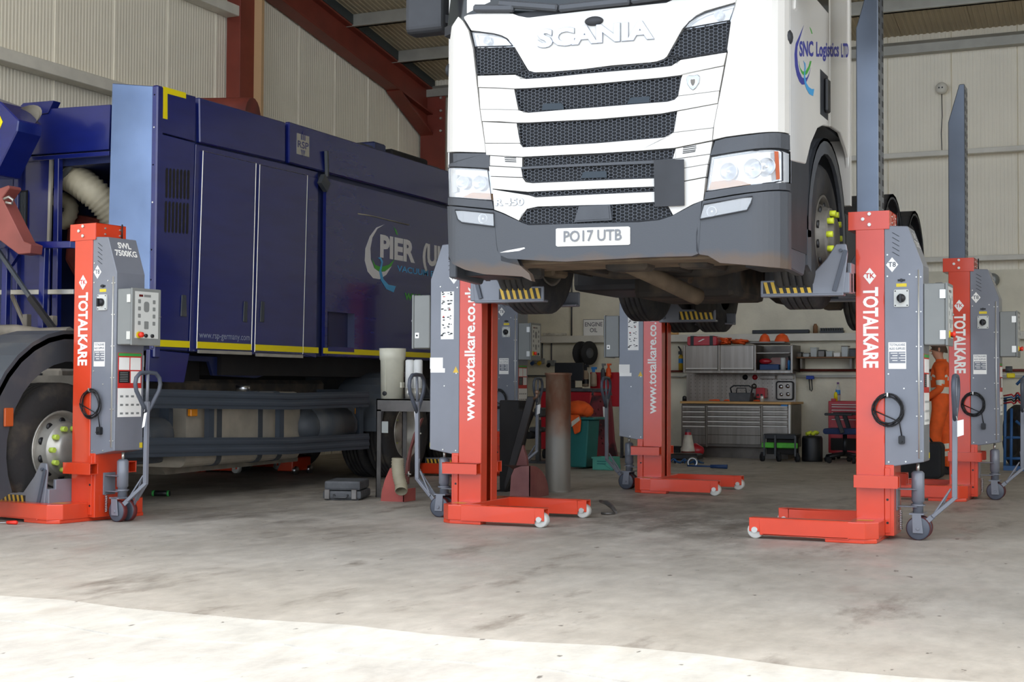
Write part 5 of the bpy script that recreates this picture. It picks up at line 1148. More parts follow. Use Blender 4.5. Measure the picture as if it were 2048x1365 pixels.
q = MB(); a, b = stand(1530,1578,YC+.33,.1); q.prism([(a,zc0+.10),(b,zc0+.02),(b,zc0+.19),(a+.1,zc0+.19)],'y',YC+.36,YC+.365); one('pink_sheet', 'pale pink sheet at the back of the open wall cabinet', 'sheet', q, 'pink_paper')
# things on top of the cabinets
bag = P1('tool_bag', 'red tool bag with black straps on top of the wall cabinets', 'bag'); x0b, z0b, x1b, z1b = R(1374,674,1434,690.5,YC+.05); z0b = z1; 
q = MB(); q.prism(rrect(x0b,z0b,x1b,z0b+.14,.03),'y',YC+.05,YC+.32); obj('body', q, 'tool_red', bag, .01)
for f_ in (.16,.80): q = MB(); xx = x0b+(x1b-x0b)*f_; q.box((xx-.02,YC+.045,z0b+.002),(xx+.03,YC+.325,z0b+.148)); obj('strap', q, 'black_plastic', bag)
q = MB(); q.prism([(x0b+.17,z0b+.06),(x0b+.2,z0b+.06),(x0b+.28,z0b+.10),(x0b+.25,z0b+.10)],'y',YC+.047,YC+.0495); obj('logo_shape', q, 'white_print', bag); rebase(bag)
for i, (a, b, h, lab) in enumerate(((1439,1459,.09,'tangled orange ratchet strap beside the red tool bag'),(1463,1494,.07,'flat heap of orange webbing between strap pile and open flap'))):
    rnd = random.Random(i+5); x0_, x1_ = PY(a,690,YC+.1).x, PY(b,690,YC+.1).x; pts = []
    for k in range(26): t = k/25; pts.append((x0_+(x1_-x0_)*(.5+.48*math.sin(k*1.9+i)), YC+.10+.15*rnd.random(), z1+.02+rnd.random()*h))
    q = MB(); q.tube(pts, .018, 5); one('ratchet_strap', lab, 'strap', q, 'orange')
for a, b, lab in ((1519,1540,'orange warning dome on the cabinet flap beside its larger twin'),(1550,1578,'larger orange warning dome on the cabinet flap')):
    x_, x2 = PY(a,680,YC-.15).x, PY(b,680,YC-.15).x; r = (x2-x_)/2; q = MB(); q.lathe([(r*1.05,0),(r,.03),(r*.75,.09),(r*.3,.12),(0,.125)],((x_+x2)/2,YC-.15,z1+.04)); q.box(((x_+x2)/2-.02,YC-.15-r*.6,z1+.12),((x_+x2)/2+.02,YC-.15+r*.3,z1+.145)); one('warning_dome', lab, 'dome', q, 'orange')
# items on the beam ledge
zbeam = 1.858
def ledge(x): return PY(x,668,YW-.06).x
q = MB(); q.box((ledge(1506),YW-.115,zbeam),(ledge(1619),YW-.03,zbeam+.055)); one('socket_rail', 'long black socket rail lying on the wall beam above the open flap', 'tool rail', q, 'black_plastic', .006)
q = MB(); q.lathe([(0,0),(.035,0),(.035,.10),(.02,.13),(.02,.14),(0,.14)],(ledge(1631),YW-.07,zbeam)); one('small_bottle', 'small brown bottle on the wall beam between two black racks', 'bottle', q, 'wood_shelf')
q = MB(); q.box((ledge(1641),YW-.11,zbeam),(ledge(1688),YW-.03,zbeam+.035)); [q.box((ledge(1641+47*k/10+.6),YW-.11,zbeam+.035),(ledge(1641+47*k/10+3),YW-.03,zbeam+.075)) for k in range(10)]; one('bit_rack', 'black toothed bit rack on the wall beam', 'rack', q, 'black_plastic')
q = MB(); q.box((ledge(1326),YW-.11,zbeam),(ledge(1356),YW-.02,zbeam+.06)); one('wooden_block', 'orange-brown wooden block on the wall beam behind the rear lift', 'block', q, 'wood_top', .004)
q = MB(); rnd = random.Random(2)
for k in range(9): xx = ledge(1090+44*k/9); q.cbox((xx,YW-.06,zbeam+.016+.01*rnd.random()),(.05,.06,.03+.02*rnd.random()),)
one('rag_bundle', 'small pale bundle of rags on the wall beam left of the engine oil sign', 'rags', q, 'cone_white', .006)
# pegboard tools
tb = P1('tool_tote', 'grey open tool tote with carrying handle on the workbench', 'tote'); x0_, x1_ = PY(1459,800,20.5).x, PY(1503,800,20.5).x
q = MB(); q.prism([(x0_+.02,zt_),(x1_-.02,zt_),(x1_,zt_+.13),(x0_,zt_+.13)],'y',20.45,20.65); obj('tray', q, 'case_grey', tb, .006)
q = MB(); q.tube([(x0_+.02,20.55,zt_+.12),(x0_+.0,20.55,zt_+.20),(x0_+.05,20.55,zt_+.235),(x1_-.05,20.55,zt_+.235),(x1_,20.55,zt_+.20),(x1_-.02,20.55,zt_+.12)], .012, 6); q.tube([(x0_+.09,20.55,zt_+.12),(x0_+.10,20.55,zt_+.2),(x1_-.10,20.55,zt_+.2),(x1_-.09,20.55,zt_+.12)], .008, 6); obj('carry_handle', q, 'black_plastic', tb); rebase(tb)
ch = P1('battery_charger', 'red battery charger box hung on the steel pegboard', 'charger'); x0_, z0_, x1_, z1_ = R(1511.5,776,1530,797,YW-.25); q = MB(); q.prism(rrect(x0_,z0_,x1_,z1_,.02),'y',YW-.25,YW-.10); obj('body', q, 'tool_red', ch, .006)
for xx in (x0_+.035, x1_-.05): q = MB(); q.cyl((xx,YW-.25,z0_+.05),(xx,YW-.27,z0_+.05),.016,10); obj('knob', q, 'black_plastic', ch)
rebase(ch)
mt_ = P1('parts_tray', 'square bright magnetic parts tray holding round bits, on the pegboard', 'tray'); x0_, z0_, x1_, z1_ = R(1553,764,1586,799.5,YW-.13); q = MB(); q.prism(rrect(x0_,z0_,x1_,z1_,.03),'y',YW-.13,YW-.10); obj('dish', q, 'inox', mt_, .004); q = MB(); q.tube([(a,YW-.13,b) for a, b in rrect(x0_,z0_,x1_,z1_,.03)], .012, 6, closed=True); obj('rim', q, 'black_plastic', mt_)
for (a, b, r_) in ((.28,.72,.032),(.68,.75,.03),(.7,.3,.03),(.3,.28,.026)): q = MB(); xx, zz3 = x0_+(x1_-x0_)*a, z0_+(z1_-z0_)*b; q.lathe([(0,.02),(r_,.018),(r_,0)],(xx,YW-.13,zz3),(0,-1,0),12); obj('round_bit', q, 'steel', mt_)
rebase(mt_)
for i, (a, b, lab, mt) in enumerate(((1519.5,1551,'narrow silver bracket under the wall cabinet, nearer the red dial','inox'),(1555,1586,'narrow bright bracket under the wall cabinet above the square tray','inox_white'))):
    x0_, z0_, x1_, z1_ = R(a,751.5,b,758.5,YW-.16); q = MB(); q.box((x0_,YW-.16,z0_),(x1_,YW-.10,z1_)); one('wall_bracket', lab, 'bracket', q, mt, .004)
for i, (x, y, lab, mt) in enumerate(((1508.5,755,'small red dial on the pegboard under the wall cabinet','tool_red'),(1489,755,'small black dial on the pegboard under the wall cabinet','black_plastic'),(1507,773,'small round gauge on the pegboard beside the red charger','inox_dark'))):
    p = PY(x,y,YW-.14); q = MB(); q.lathe([(0,.04),(.035,.035),(.042,0)],(p.x,YW-.10,p.z),(0,-1,0),14); one('dial', lab, 'dial', q, mt)
for i, (a, b, lab, mt) in enumerate(((1418,1439,'orange hand tool lying on the workbench left end','orange'),(1448,1458,'short orange tool lying beside the grey tote','orange'),(1507,1520,'orange tool lying in front of the red charger','orange'))):
    x_, x2 = PY(a,802,20.4).x, PY(b,802,20.4).x; q = MB(); q.tube([(x_,20.4,zt_+.014),(x_+(x2-x_)*.6,20.42,zt_+.018),(x2,20.4,zt_+.014)], [.008,.014,.013], 6); one('hand_tool', lab, 'tool', q, mt)
p = PY(1524,800,20.35); q = MB(); q.lathe([(0,0),(.028,0),(.028,.07),(.02,.09),(0,.09)],(p.x,20.35,zt_)); one('small_cup', 'small bright metal cup on the workbench in front of the charger', 'cup', q, 'inox_white')
p = PY(1369,800,20.3); q = MB(); q.lathe([(0,0),(.032,0),(.03,.06),(.02,.075),(0,.08)],(p.x,20.3,zt_)); one('small_pot', 'small dark pot on the very end of the workbench', 'pot', q, 'black_plastic')
# torch left of the cabinet
gt = P1('gas_torch', 'yellow gas torch bottle with blue label hung left of the wall cabinet', 'torch'); x0_, z0_, x1_, z1_ = R(1356.5,710,1365,741,YW-.10); r = (x1_-x0_)/2; cx_ = (x0_+x1_)/2
q = MB(); q.lathe([(0,0),(r,0),(r,z1_-z0_-.03),(r*.5,z1_-z0_),(0,z1_-z0_)],(cx_,YW-.08,z0_)); obj('bottle', q, 'gold', gt); q = MB(); q.lathe([(r*1.02,.11),(r*1.02,.18)],(cx_,YW-.08,z0_)); obj('label_band', q, 'blue_bright', gt)
q = MB(); q.tube([(cx_,YW-.08,z1_),(cx_-.005,YW-.08,z1_+.08),(cx_-.04,YW-.08,z1_+.13)], .012, 6); q.cbox((cx_-.01,YW-.08,z1_+.03),(.05,.03,.05)); obj('nozzle', q, 'black_plastic', gt); rebase(gt)
# right shelf with jars
sh_ = P1('wall_shelf', 'thin wooden wall shelf right of the steel cabinet', 'shelf'); x0_, z0_, x1_, z1_ = R(1588,714,1712,717,YW-.25); q = MB(); q.box((x0_,YW-.28,z0_),(x1_+.25,YW,z1_)); obj('board', q, 'wood_shelf', sh_, .004)
for xx in (x0_+.08,x1_-.1): q = MB(); q.box((xx,YW-.2,z0_-.15),(xx+.03,YW,z0_)); obj('shelf_bracket', q, 'inox_dark', sh_)
rebase(sh_); zsf = z1_; rnd = random.Random(11)
desc = ['low clear box of bits at the cabinet end of the wall shelf','flat clear tray on the wall shelf, second from the cabinet','stack of two clear tubs on the wall shelf','small jar with a dark lid on the wall shelf','clear tub of screws in the middle of the wall shelf','low white carton on the wall shelf','tall clear tub near the red lift on the wall shelf','dark plastic tub at the lift end of the wall shelf']
for k, d in enumerate(desc):
    cx_ = x0_+(x1_-x0_)*(k+.5)/8; w_ = (x1_-x0_)/8*.42; h_ = (.06,.05,.13,.09,.075,.05,.15,.11)[k]; jt = P1('parts_tub', d, 'tub', 'tubs on the wall shelf')
    q = MB(); q.prism([(cx_-w_*.9,zsf),(cx_+w_*.9,zsf),(cx_+w_,zsf+h_),(cx_-w_,zsf+h_)],'y',YW-.22,YW-.06); obj('tub', q, ('inox_dark','clear_plastic','clear_plastic','inox_dark','clear_plastic','white_paper','clear_plastic','case_grey')[k], jt, .004)
    q = MB(); q.box((cx_-w_*1.05,YW-.225,zsf+h_),(cx_+w_*1.05,YW-.055,zsf+h_+.012)); obj('lid', q, ('case_grey','inox_dark','clear_plastic','black_plastic','clear_plastic','white_paper','dusty','black_plastic')[k], jt, .003); rebase(jt)
# pipes and conduits on the wall
pr_ = MB(); a, b = PY(1590,741,YW-.04), PY(1712,741,YW-.04); pr_.cyl((a.x,YW-.04,a.z),(3.5,YW-.04,a.z),.02,8); struct(obj('trim_9', pr_, 'rust_red'))
pr_ = MB(); a = PY(1590,752.5,YW-.04); pr_.box((a.x,YW-.05,a.z-.02),(3.5,YW,a.z+.02)); struct(obj('trim_10', pr_, 'galv'))
pr_ = MB(); a = PY(1340,743,YW-.03); b = PY(1365,743,YW-.03); pr_.cyl((a.x-.8,YW-.03,a.z),(b.x,YW-.03,a.z),.015,8); struct(obj('trim_11', pr_, 'rust_red'))
pr_ = MB(); a = PY(1340,752,YW-.03); b = PY(1374,752,YW-.03); pr_.tube([(a.x-.6,YW-.03,a.z),(a.x+.2,YW-.03,a.z-.02),(b.x,YW-.03,a.z)],.012,6); struct(obj('trim_12', pr_, 'galv'))
# hanging brush
br = P1('hanging_brush', 'blue brush with black loop handle hung from the wall conduit', 'brush'); x0_, z0_, x1_, z1_ = R(1612,752,1627,759,YW-.1); q = MB(); q.box((x0_,YW-.10,z0_),(x1_,YW-.03,z1_)); obj('bristle_block', q, 'brush_blue', br, .004); q = MB(); cx_ = (x0_+x1_)/2; q.tube([(cx_-.02,YW-.06,z0_),(cx_-.005,YW-.06,z0_-.16),(cx_+.015,YW-.06,z0_-.18),(cx_+.03,YW-.06,z0_-.15),(cx_+.02,YW-.06,z0_)], .008, 6); obj('loop_handle', q, 'black_plastic', br); rebase(br)
# ---- red tool chest, bottles
rc = P1('tool_chest', 'red tool chest of drawers behind the office chair', 'tool chest'); YT = 20.35; x0_, z0_, x1_, z1_ = R(1656,803,1765,908,YT); zr = z1_
q = MB(); q.box((x0_,YT+.02,.10),(x1_,YW-.1,z1_)); obj('carcass', q, 'tool_red', rc, .008)
for i, (a, b) in enumerate(((809,812.5),(813.5,819),(820,825),(826,838),(839,877),(878,902))):
    d = pbox('drawer', (1661.5,a,1760,b), YT, .03, 'tool_red' if i < 5 else 'inside_dark', rc, .003); 
    if i < 5: pbox('handle', (1663,a+.4,1758,a+1.9), YT-.015, .015, 'inox_white', d, .002)
for xx in (x0_+.06,x1_-.06):
    for yy in (YT+.08,YW-.18): q = MB(); q.lathe([(0,-.02),(.05,-.02),(.05,.02),(0,.02)],(xx,yy,.05),(1,0,0),12); q.cbox((xx,yy,.08),(.03,.05,.05)); obj('castor', q, 'black_rubber', rc)
rebase(rc)
wbt = P1('water_bottle', 'clear water bottle with blue and purple label on the red tool chest', 'bottle'); p = PY(1676,790,20.5); r = .034; q = MB(); q.lathe([(0,0),(r,0),(r,.16),(r*.45,.22),(r*.4,.25),(0,.25)],(p.x,20.5,zr)); obj('body', q, 'clear_plastic', wbt); q = MB(); q.lathe([(r*1.03,.10),(r*1.03,.16)],(p.x,20.5,zr)); obj('label_band', q, 'blue_bright', wbt); q = MB(); q.lathe([(r*1.035,.085),(r*1.035,.10)],(p.x,20.5,zr)); obj('label_band', q, 'purple', wbt); q = MB(); q.lathe([(.017,.245),(.017,.27),(0,.272)],(p.x,20.5,zr)); obj('cap', q, 'purple', wbt); rebase(wbt)
p = PY(1671.5,795,20.45); q = MB(); q.lathe([(0,0),(.026,0),(.026,.10),(.012,.13),(0,.132)],(p.x,20.45,zr)); one('oil_bottle', 'small yellow bottle beside the water bottle on the red tool chest', 'bottle', q, 'stripe_yellow')
p = PY(1667,800,20.4); q = MB(); q.cbox((p.x,20.42,zr+.018),(.07,.06,.036)); one('red_box', 'tiny red box on the corner of the red tool chest', 'box', q, 'tool_red', .004)
# ---- office chair
oc = P1('office_chair', 'black and blue swivel office chair in front of the red tool chest', 'chair'); pc_ = G(1690,926); cx_, cy_ = pc_.x, 19.75
q = MB(); q.prism(rrect(cx_-.26,.40,cx_+.24,.48,.035),'y',cy_-.24,cy_+.24); obj('seat', q, 'seat_blue', oc, .02, 2)
q = MB(); q.grid(lambda u, v: (cx_+.22+.10*v+.03*math.cos(u*math.pi)*0, cy_-.22+.44*u, .46+.50*v), 6, 6); q.grid(lambda u, v: (cx_+.29+.10*v, cy_-.22+.44*u, .46+.50*v), 6, 6); q.box((cx_+.25,cy_-.22,.52),(cx_+.34,cy_+.22,.96)); obj('backrest', q, 'seat_blue', oc, .02)
for s in (-1, 1): q = MB(); q.bar((cx_+.02,cy_+s*.27,.42),(cx_-.06,cy_+s*.28,.66),.04,.06); q.prism(rrect(cx_-.22,.66,cx_+.16,.695,.015),'y',cy_+s*.24,cy_+s*.32); obj('armrest', q, 'black_plastic', oc, .006)
q = MB(); q.cyl((cx_,cy_,.10),(cx_,cy_,.40),.03,12); obj('gas_column', q, 'black_plastic', oc)
for k in range(5):
    a = 2*math.pi*k/5+.3; e = (cx_+.29*math.cos(a), cy_+.29*math.sin(a)); q = MB(); q.tube([(cx_,cy_,.13),(e[0],e[1],.085)],[.035,.022],6); lg = obj('leg', q, 'black_plastic', oc); q = MB(); q.lathe([(0,-.02),(.035,-.02),(.035,.02),(0,.02)],(e[0],e[1],.035),(math.cos(a+1),math.sin(a+1),0),12); q.cbox((e[0],e[1],.065),(.03,.03,.04)); obj('castor', q, 'black_rubber', lg)
rebase(oc)
# ---- black drum with yellow rag, green mechanic's seat
dm = P1('waste_drum', 'black open drum stained at the side, standing between green stool and chair', 'drum'); p = G(1622,924); a = PY(1601,900,p.y).x; b = PY(1642,900,p.y).x; r = (b-a)/2; h_ = PY(1622,871,p.y).z; cx_, cy_ = (a+b)/2, p.y+r*.7
q = MB(); q.lathe([(0,0),(r*.98,0),(r,.02),(r,h_*.86),(r*.9,h_*.96),(r*.6,h_*.97),(r*.55,h_*.9),(0,h_*.88)],(cx_,cy_,0)); obj('body', q, 'black_plastic', dm)
rebase(dm)
q = MB(); rnd = random.Random(4); pts = [(cx_-r*.55+r*1.1*k/9, cy_-r*.35+.08*rnd.random(), h_*1.03+.03*rnd.random()) for k in range(10)]; q.tube(pts, .028, 6); one('yellow_rag', 'yellow rag lying over the rim of the black drum', 'rag', q, 'nut_yellow')
gs = P1('mechanic_stool', 'black rolling tool stool with bright green bands in front of the bench', 'stool'); p = G(1560,924); Yg = p.y; 
def gx(px): return PY(px,900,Yg).x
x0_, x1_ = gx(1527), gx(1592); zt2 = PY(1560,869,Yg).z; zg0, zg1 = PY(1560,897,Yg).z, PY(1560,886,Yg).z
q = MB(); q.prism([(x0_,zt2),(x1_,zt2),(x1_-.03,zt2-.07),(x0_+.03,zt2-.07)],'y',Yg,Yg+.34); obj('seat_tray', q, 'black_plastic', gs, .006)
q = MB(); q.box((x0_+.03,Yg+.04,.10),(x1_-.03,Yg+.30,zt2-.07)); obj('drawer_case', q, 'inside_dark', gs, .006)
for a, b in ((1523.5,1549),(1553.5,1595.5)): q = MB(); q.box((gx(a),Yg-.02,zg0),(gx(b),Yg+.02,zg1)); obj('green_band', q, 'green', gs, .01)
for px in (1529,1551,1591): q = MB(); q.box((gx(px)-.012,Yg-.025,.08),(gx(px)+.012,Yg+.02,zt2-.02)); obj('frame_post', q, 'case_grey', gs)
for px in (1524,1557,1594): q = MB(); q.lathe([(0,-.02),(.055,-.02),(.055,.02),(0,.02)],(gx(px),Yg+.02,.055),(.8,.6,0),14); q.cbox((gx(px),Yg+.02,.10),(.04,.04,.06)); obj('castor', q, 'black_rubber', gs)
rebase(gs)
# ---- floor clutter left of the bench
cn = P1('traffic_cone', 'worn white and red traffic cone standing before the workbench end', 'cone'); p = G(1376,921); q = MB(); q.lathe([(.10,.12),(.055,.36),(.05,.36)],(p.x,p.y,0)); obj('sleeve', q, 'cone_white', cn); q = MB(); q.lathe([(.104,0),(.10,.13)],(p.x,p.y,0)); obj('lower_band', q, 'rust_red', cn); q = MB(); q.lathe([(.055,.33),(.048,.36),(.043,.40)],(p.x,p.y,0)); obj('red_band', q, 'tool_red', cn); q = MB(); q.lathe([(.043,.40),(.036,.44),(0,.445)],(p.x,p.y,0)); obj('tip', q, 'case_grey', cn); q = MB(); q.box((p.x-.14,p.y-.14,0),(p.x+.14,p.y+.14,.025)); obj('base', q, 'rust_red', cn, .01); rebase(cn)
tj = P1('trolley_jack', 'dark trolley jack with a tall upright handle left of the workbench', 'jack'); p = G(1338,925); q = MB(); q.cyl((p.x,p.y,.10),(p.x,p.y,.83),.022,10); obj('handle', q, 'scoop_black', tj); q = MB(); q.cyl((p.x,p.y,.14),(p.x,p.y,.23),.028,10); obj('orange_collar', q, 'orange', tj); q = MB(); q.box((p.x-.15,p.y-.14,.04),(p.x+.45,p.y+.14,.13)); obj('body', q, 'scoop_black', tj, .02)
for dx in (-.1,.4): q = MB(); q.lathe([(0,-.16),(.045,-.16),(.045,.16),(0,.16)],(p.x+dx,p.y,.045),(0,1,0),12); obj('roller', q, 'steel', tj)
rebase(tj)
p = PY(1351,900,19.85); q = MB(); q.lathe([(0,0),(.11,0),(.11,.06),(.075,.07),(.075,.14),(.085,.15),(.085,.17),(0,.17)],(p.x,19.85,0)); one('black_pot', 'black stacked rubber pots beside the traffic cone', 'pot', q, 'black_rubber')
p = PY(1384,900,19.95); q = MB(); q.lathe([(0,0),(.10,.02),(.11,.06),(.05,.17),(0,.19)],(p.x,19.95,.11),(1,0,0)); one('red_funnel', 'red funnel lying behind the traffic cone', 'funnel', q, 'tool_red')
p = G(1420,938); q = MB(); q.tube([(p.x-.30,p.y,.03),(p.x-.02,p.y+.02,.028),(p.x+.04,p.y+.02,.03)], .012, 6); q.tube([(p.x+.0,p.y+.02,.03),(p.x+.22,p.y+.03,.03)], [.022,.028], 8); one('breaker_bar', 'long bar with a dark grip lying on the floor by the cone', 'bar', q, 'blue_plastic')
hs = MB(); rnd = random.Random(9); p = G(1352,930); hs.tube([(p.x-.2+.02*k, p.y-.08+.1*math.sin(k*.9), .03+.025*(1+math.sin(k*1.7))) for k in range(30)], .014, 6); one('blue_airline', 'tangled blue air line on the floor beside the trolley jack', 'air line', hs, 'blue_frame')
p = G(1385,933); q = MB(); q.lathe([(.045,0),(.07,.0),(.075,.015),(.07,.03),(.045,.03)],(p.x,p.y,.045),(.2,-1,.3),18,closed=True); one('steel_ring', 'bright steel ring lying in the tangle by the jack', 'ring', q, 'steel')
# ---- left background: sign, sockets, monitor, trolley, bins
sg = P1('wall_sign', 'white ENGINE OIL sign on the back wall', 'sign'); x0_, z0_, x1_, z1_ = R(1167,639.5,1207.5,672,YW-.02); q = MB(); q.box((x0_,YW-.02,z0_),(x1_,YW,z1_)); obj('board', q, 'white_paper', sg); fr_ = MB(); fr_.tube([(x0_,YW-.021,z0_),(x1_,YW-.021,z0_),(x1_,YW-.021,z1_),(x0_,YW-.021,z1_)], .004, 4, closed=True, smooth=False); obj('border', fr_, 'case_grey', sg)
text('ENGINE', ((x0_+x1_)/2,YW-.0215,z0_+(z1_-z0_)*.69), (1,0,0), (0,0,1), .095, 'case_grey', sg, .004, width=(x1_-x0_)*.86, depth=.0005); text('OIL', ((x0_+x1_)/2,YW-.0215,z0_+(z1_-z0_)*.33), (1,0,0), (0,0,1), .095, 'case_grey', sg, .004, width=(x1_-x0_)*.36, depth=.0005); rebase(sg)
cp = MB(); a, b = PY(1143.5,560,YW-.02), PY(1143.5,672,YW-.02); cp.cyl((a.x,YW-.02,a.z+.5),(a.x,YW-.02,b.z),.014,8); struct(obj('trim_13', cp, 'case_grey'))
for i, (x, yb, lab, mt) in enumerate(((1070.5,722,'blue industrial socket under a dark conduit on the back wall','blue_plastic'),(1084.5,722,'yellow industrial socket under a dark conduit on the back wall','gold'),(1103,726,'grey double socket with black plug under a conduit on the back wall','panel_white'))):
    so = P1('wall_socket', lab, 'socket'); a = PY(x,687,YW-.02); c_ = PY(x,yb,YW-.02); q = MB(); q.cyl((a.x,YW-.02,1.742),(a.x,YW-.02,c_.z),.012,8); obj('conduit', q, 'case_grey', so); q = MB(); q.box((a.x-(.06 if i == 2 else .04),YW-.07,c_.z-.05),(a.x+(.08 if i == 2 else .04),YW,c_.z+.04)); obj('socket_box', q, 'box_grey', so, .008); q = MB(); q.cyl((a.x-.02,YW-.06,c_.z-.03),(a.x-.02,YW-.11,c_.z-.05),.032,10); obj('plug', q, mt if i < 2 else 'black_plastic', so); rebase(so)
pr_ = MB(); a = PY(1060,752,YW-.03); b = PY(1110,752,YW-.03); pr_.box((a.x-.3,YW-.04,a.z-.012),(b.x+.5,YW,a.z+.012)); struct(obj('trim_14', pr_, 'case_grey'))
hr = P1('hose_reel', 'black hose reel on the back wall beneath the engine oil sign', 'hose reel'); p = PY(1173,707,YW-.2); q = MB(); q.lathe([(.05,-.10),(.19,-.10),(.19,-.07),(.14,-.06),(.14,.06),(.19,.07),(.19,.10),(.05,.10)],(p.x,YW-.26,p.z),(.93,-.36,0),24); obj('drum', q, 'black_rubber', hr); q = MB(); q.lathe([(0,.11),(.08,.11),(.09,.08)],(p.x,YW-.26,p.z),(.93,-.36,0),16); obj('hub', q, 'case_grey', hr); q = MB(); q.box((p.x-.05,YW-.2,p.z-.05),(p.x+.05,YW,p.z+.05)); obj('bracket', q, 'case_grey', hr); rebase(hr)
# red diagnostic trolley with monitor
rt = P1('tool_trolley', 'red tool trolley with a dark top under the monitor', 'trolley'); YR = 18.6; x0_, z0_, x1_, z1_ = R(1081,777,1182,900,YR); q = MB(); q.box((x0_,YR,z0_),(x1_,YR+.55,z1_-.05)); obj('body', q, 'tool_red', rt, .01); q = MB(); q.box((x0_-.02,YR-.02,z1_-.05),(x1_+.02,YR+.57,z1_)); obj('top', q, 'case_grey', rt, .01)
for k in range(4): pbox('drawer', (1092,790+26*k,1180,813+26*k), YR-.012, .012, 'tool_red', rt, .003)
for xx in (x0_+.05,x1_-.05): q = MB(); q.lathe([(0,-.02),(z0_/2,-.02),(z0_/2,.02),(0,.02)],(xx,YR+.06,z0_/2),(1,0,0),12); q.cbox((xx,YR+.06,z0_*.8),(.04,.05,z0_*.5)); obj('castor', q, 'black_rubber', rt)
rebase(rt); ztr = z1_
mn = P1('monitor', 'black computer monitor on the red trolley', 'monitor'); x0_, z0_, x1_, z1_ = R(1109,726,1166,762,YR+.2); q = MB(); q.box((x0_,YR+.2,z0_),(x1_,YR+.24,z1_)); obj('screen', q, 'black_plastic', mn, .006); q = MB(); xc_ = (x0_+x1_)/2+.05; q.box((xc_-.03,YR+.23,ztr),(xc_+.03,YR+.26,z0_+.05)); obj('stand', q, 'black_plastic', mn); q = MB(); q.box((xc_-.12,YR+.14,ztr),(xc_+.12,YR+.32,ztr+.012)); obj('foot', q, 'black_plastic', mn, .004); rebase(mn)
# red pegboard and bottles
pgb = P1('bottle_board', 'red upright board with spray bottles hooked on it beside the monitor', 'board'); YP = 19.3; x0_, z0_, x1_, z1_ = R(1179,745,1245,800,YP); q = MB(); q.box((x0_,YP+.02,z0_-.1),(x1_,YP+.05,z1_)); obj('panel', q, 'tool_red', pgb, .006)
for xx in (x0_+.03, x1_-.03): q = MB(); q.box((xx-.02,YP+.05,0),(xx+.02,YP+.08,z1_-.05)); q.box((xx-.02,YP+.04,0),(xx+.02,YP+.4,.03)); obj('leg', q, 'case_grey', pgb)
rebase(pgb)
for i, (px, w_, yt, yb, body, cap, lab) in enumerate(((1172,15,730,775,'sock_beige','black_plastic','beige and black bottle hooked on the red board next to the monitor'),(1188,15,735,774,'sock_beige','blue_bright','beige bottle with blue spray head on the red board'),(1207,10,728,762,'case_grey','box_grey','slim grey bottle with pale head on the red board'),(1218,11,728,757,'orange','orange','orange bottle on the red board beside the grey lift cabinet'))):
    bo = P1('spray_bottle', lab, 'bottle', 'spray bottles on the red board'); p = PY(px,750,YP-.05); z0_, z1_ = PY(px,yb,YP-.05).z, PY(px,yt,YP-.05).z; r = w_/2/150.; hh_ = z1_-z0_; q = MB(); q.lathe([(0,0),(r,.01),(r,hh_*.6),(r*.45,hh_*.75),(0,hh_*.75)],(p.x,YP-.07,z0_)); obj('body', q, body, bo); q = MB(); q.lathe([(r*.45,hh_*.7),(r*.5,hh_*.9),(0,hh_*.92)],(p.x,YP-.07,z0_)); q.cbox((p.x+.01,YP-.07,z0_+hh_*.95),(r*1.6,.035,hh_*.12)); obj('spray_head', q, cap, bo)
    q = MB(); q.lathe([(r*1.02,hh_*.15),(r*1.02,hh_*.35)],(p.x,YP-.07,z0_)); obj('label_band', q, 'black_plastic' if i == 0 else body, bo); q = MB(); q.box((p.x-.01,YP-.07,z0_+.05),(p.x+.01,YP+.02,z0_+.07)); obj('hook', q, 'steel', bo); rebase(bo)
# red creeper board leaning upright
cr = P1('creeper_board', 'scuffed red mechanics creeper board leaning upright behind the rear lift handle', 'creeper'); YQ = 18.2; M('creeper_red', '#7c2a31', .55, var=.2, scale=5, col2='#3b1d20', thr=(.50,.66))
def cq(u, v): p = PY(1140+u/4.88, 680+v/4.88, YQ); return (p.x, p.z)
q = MB(); q.prism([cq(*c) for c in ((185,640),(215,545),(390,545),(410,700),(430,980),(470,1180),(465,1290),(200,1290),(190,900))],'y',YQ,YQ+.05); obj('board', q, 'creeper_red', cr, .012); q = MB(); q.tube([(cq(215,545)[0],YQ+.02,cq(215,545)[1]),(cq(220,500)[0],YQ+.02,cq(220,500)[1]),(cq(390,490)[0],YQ+.02,cq(390,490)[1]),(cq(395,545)[0],YQ+.02,cq(395,545)[1])], .018, 6); obj('frame_loop', q, 'case_grey', cr)
for u, v in ((230,690),(250,720),(300,600),(340,640),(280,680),(230,900),(310,880),(310,960),(320,1010),(250,1050),(370,800),(300,830)): q = MB(); p = cq(u,v); q.lathe([(0,.003),(.016,.003),(.017,0)],(p[0],YQ,p[1]),(0,-1,0),8); obj('dimple', q, 'maroon', cr)
q = MB(); q.box((cq(210,1290)[0],YQ,0),(cq(460,1290)[0],YQ+.08,cq(210,1285)[1])); obj('foot', q, 'maroon', cr); rebase(cr)
wb2 = P1('wheelie_bin', 'dark teal wheelie bin behind the rusty pipe', 'bin'); p = G(1166,939); Yn = p.y; x0_, x1_ = PY(1140,900,Yn).x, PY(1174,900,Yn).x; zt3 = PY(1160,840,Yn).z
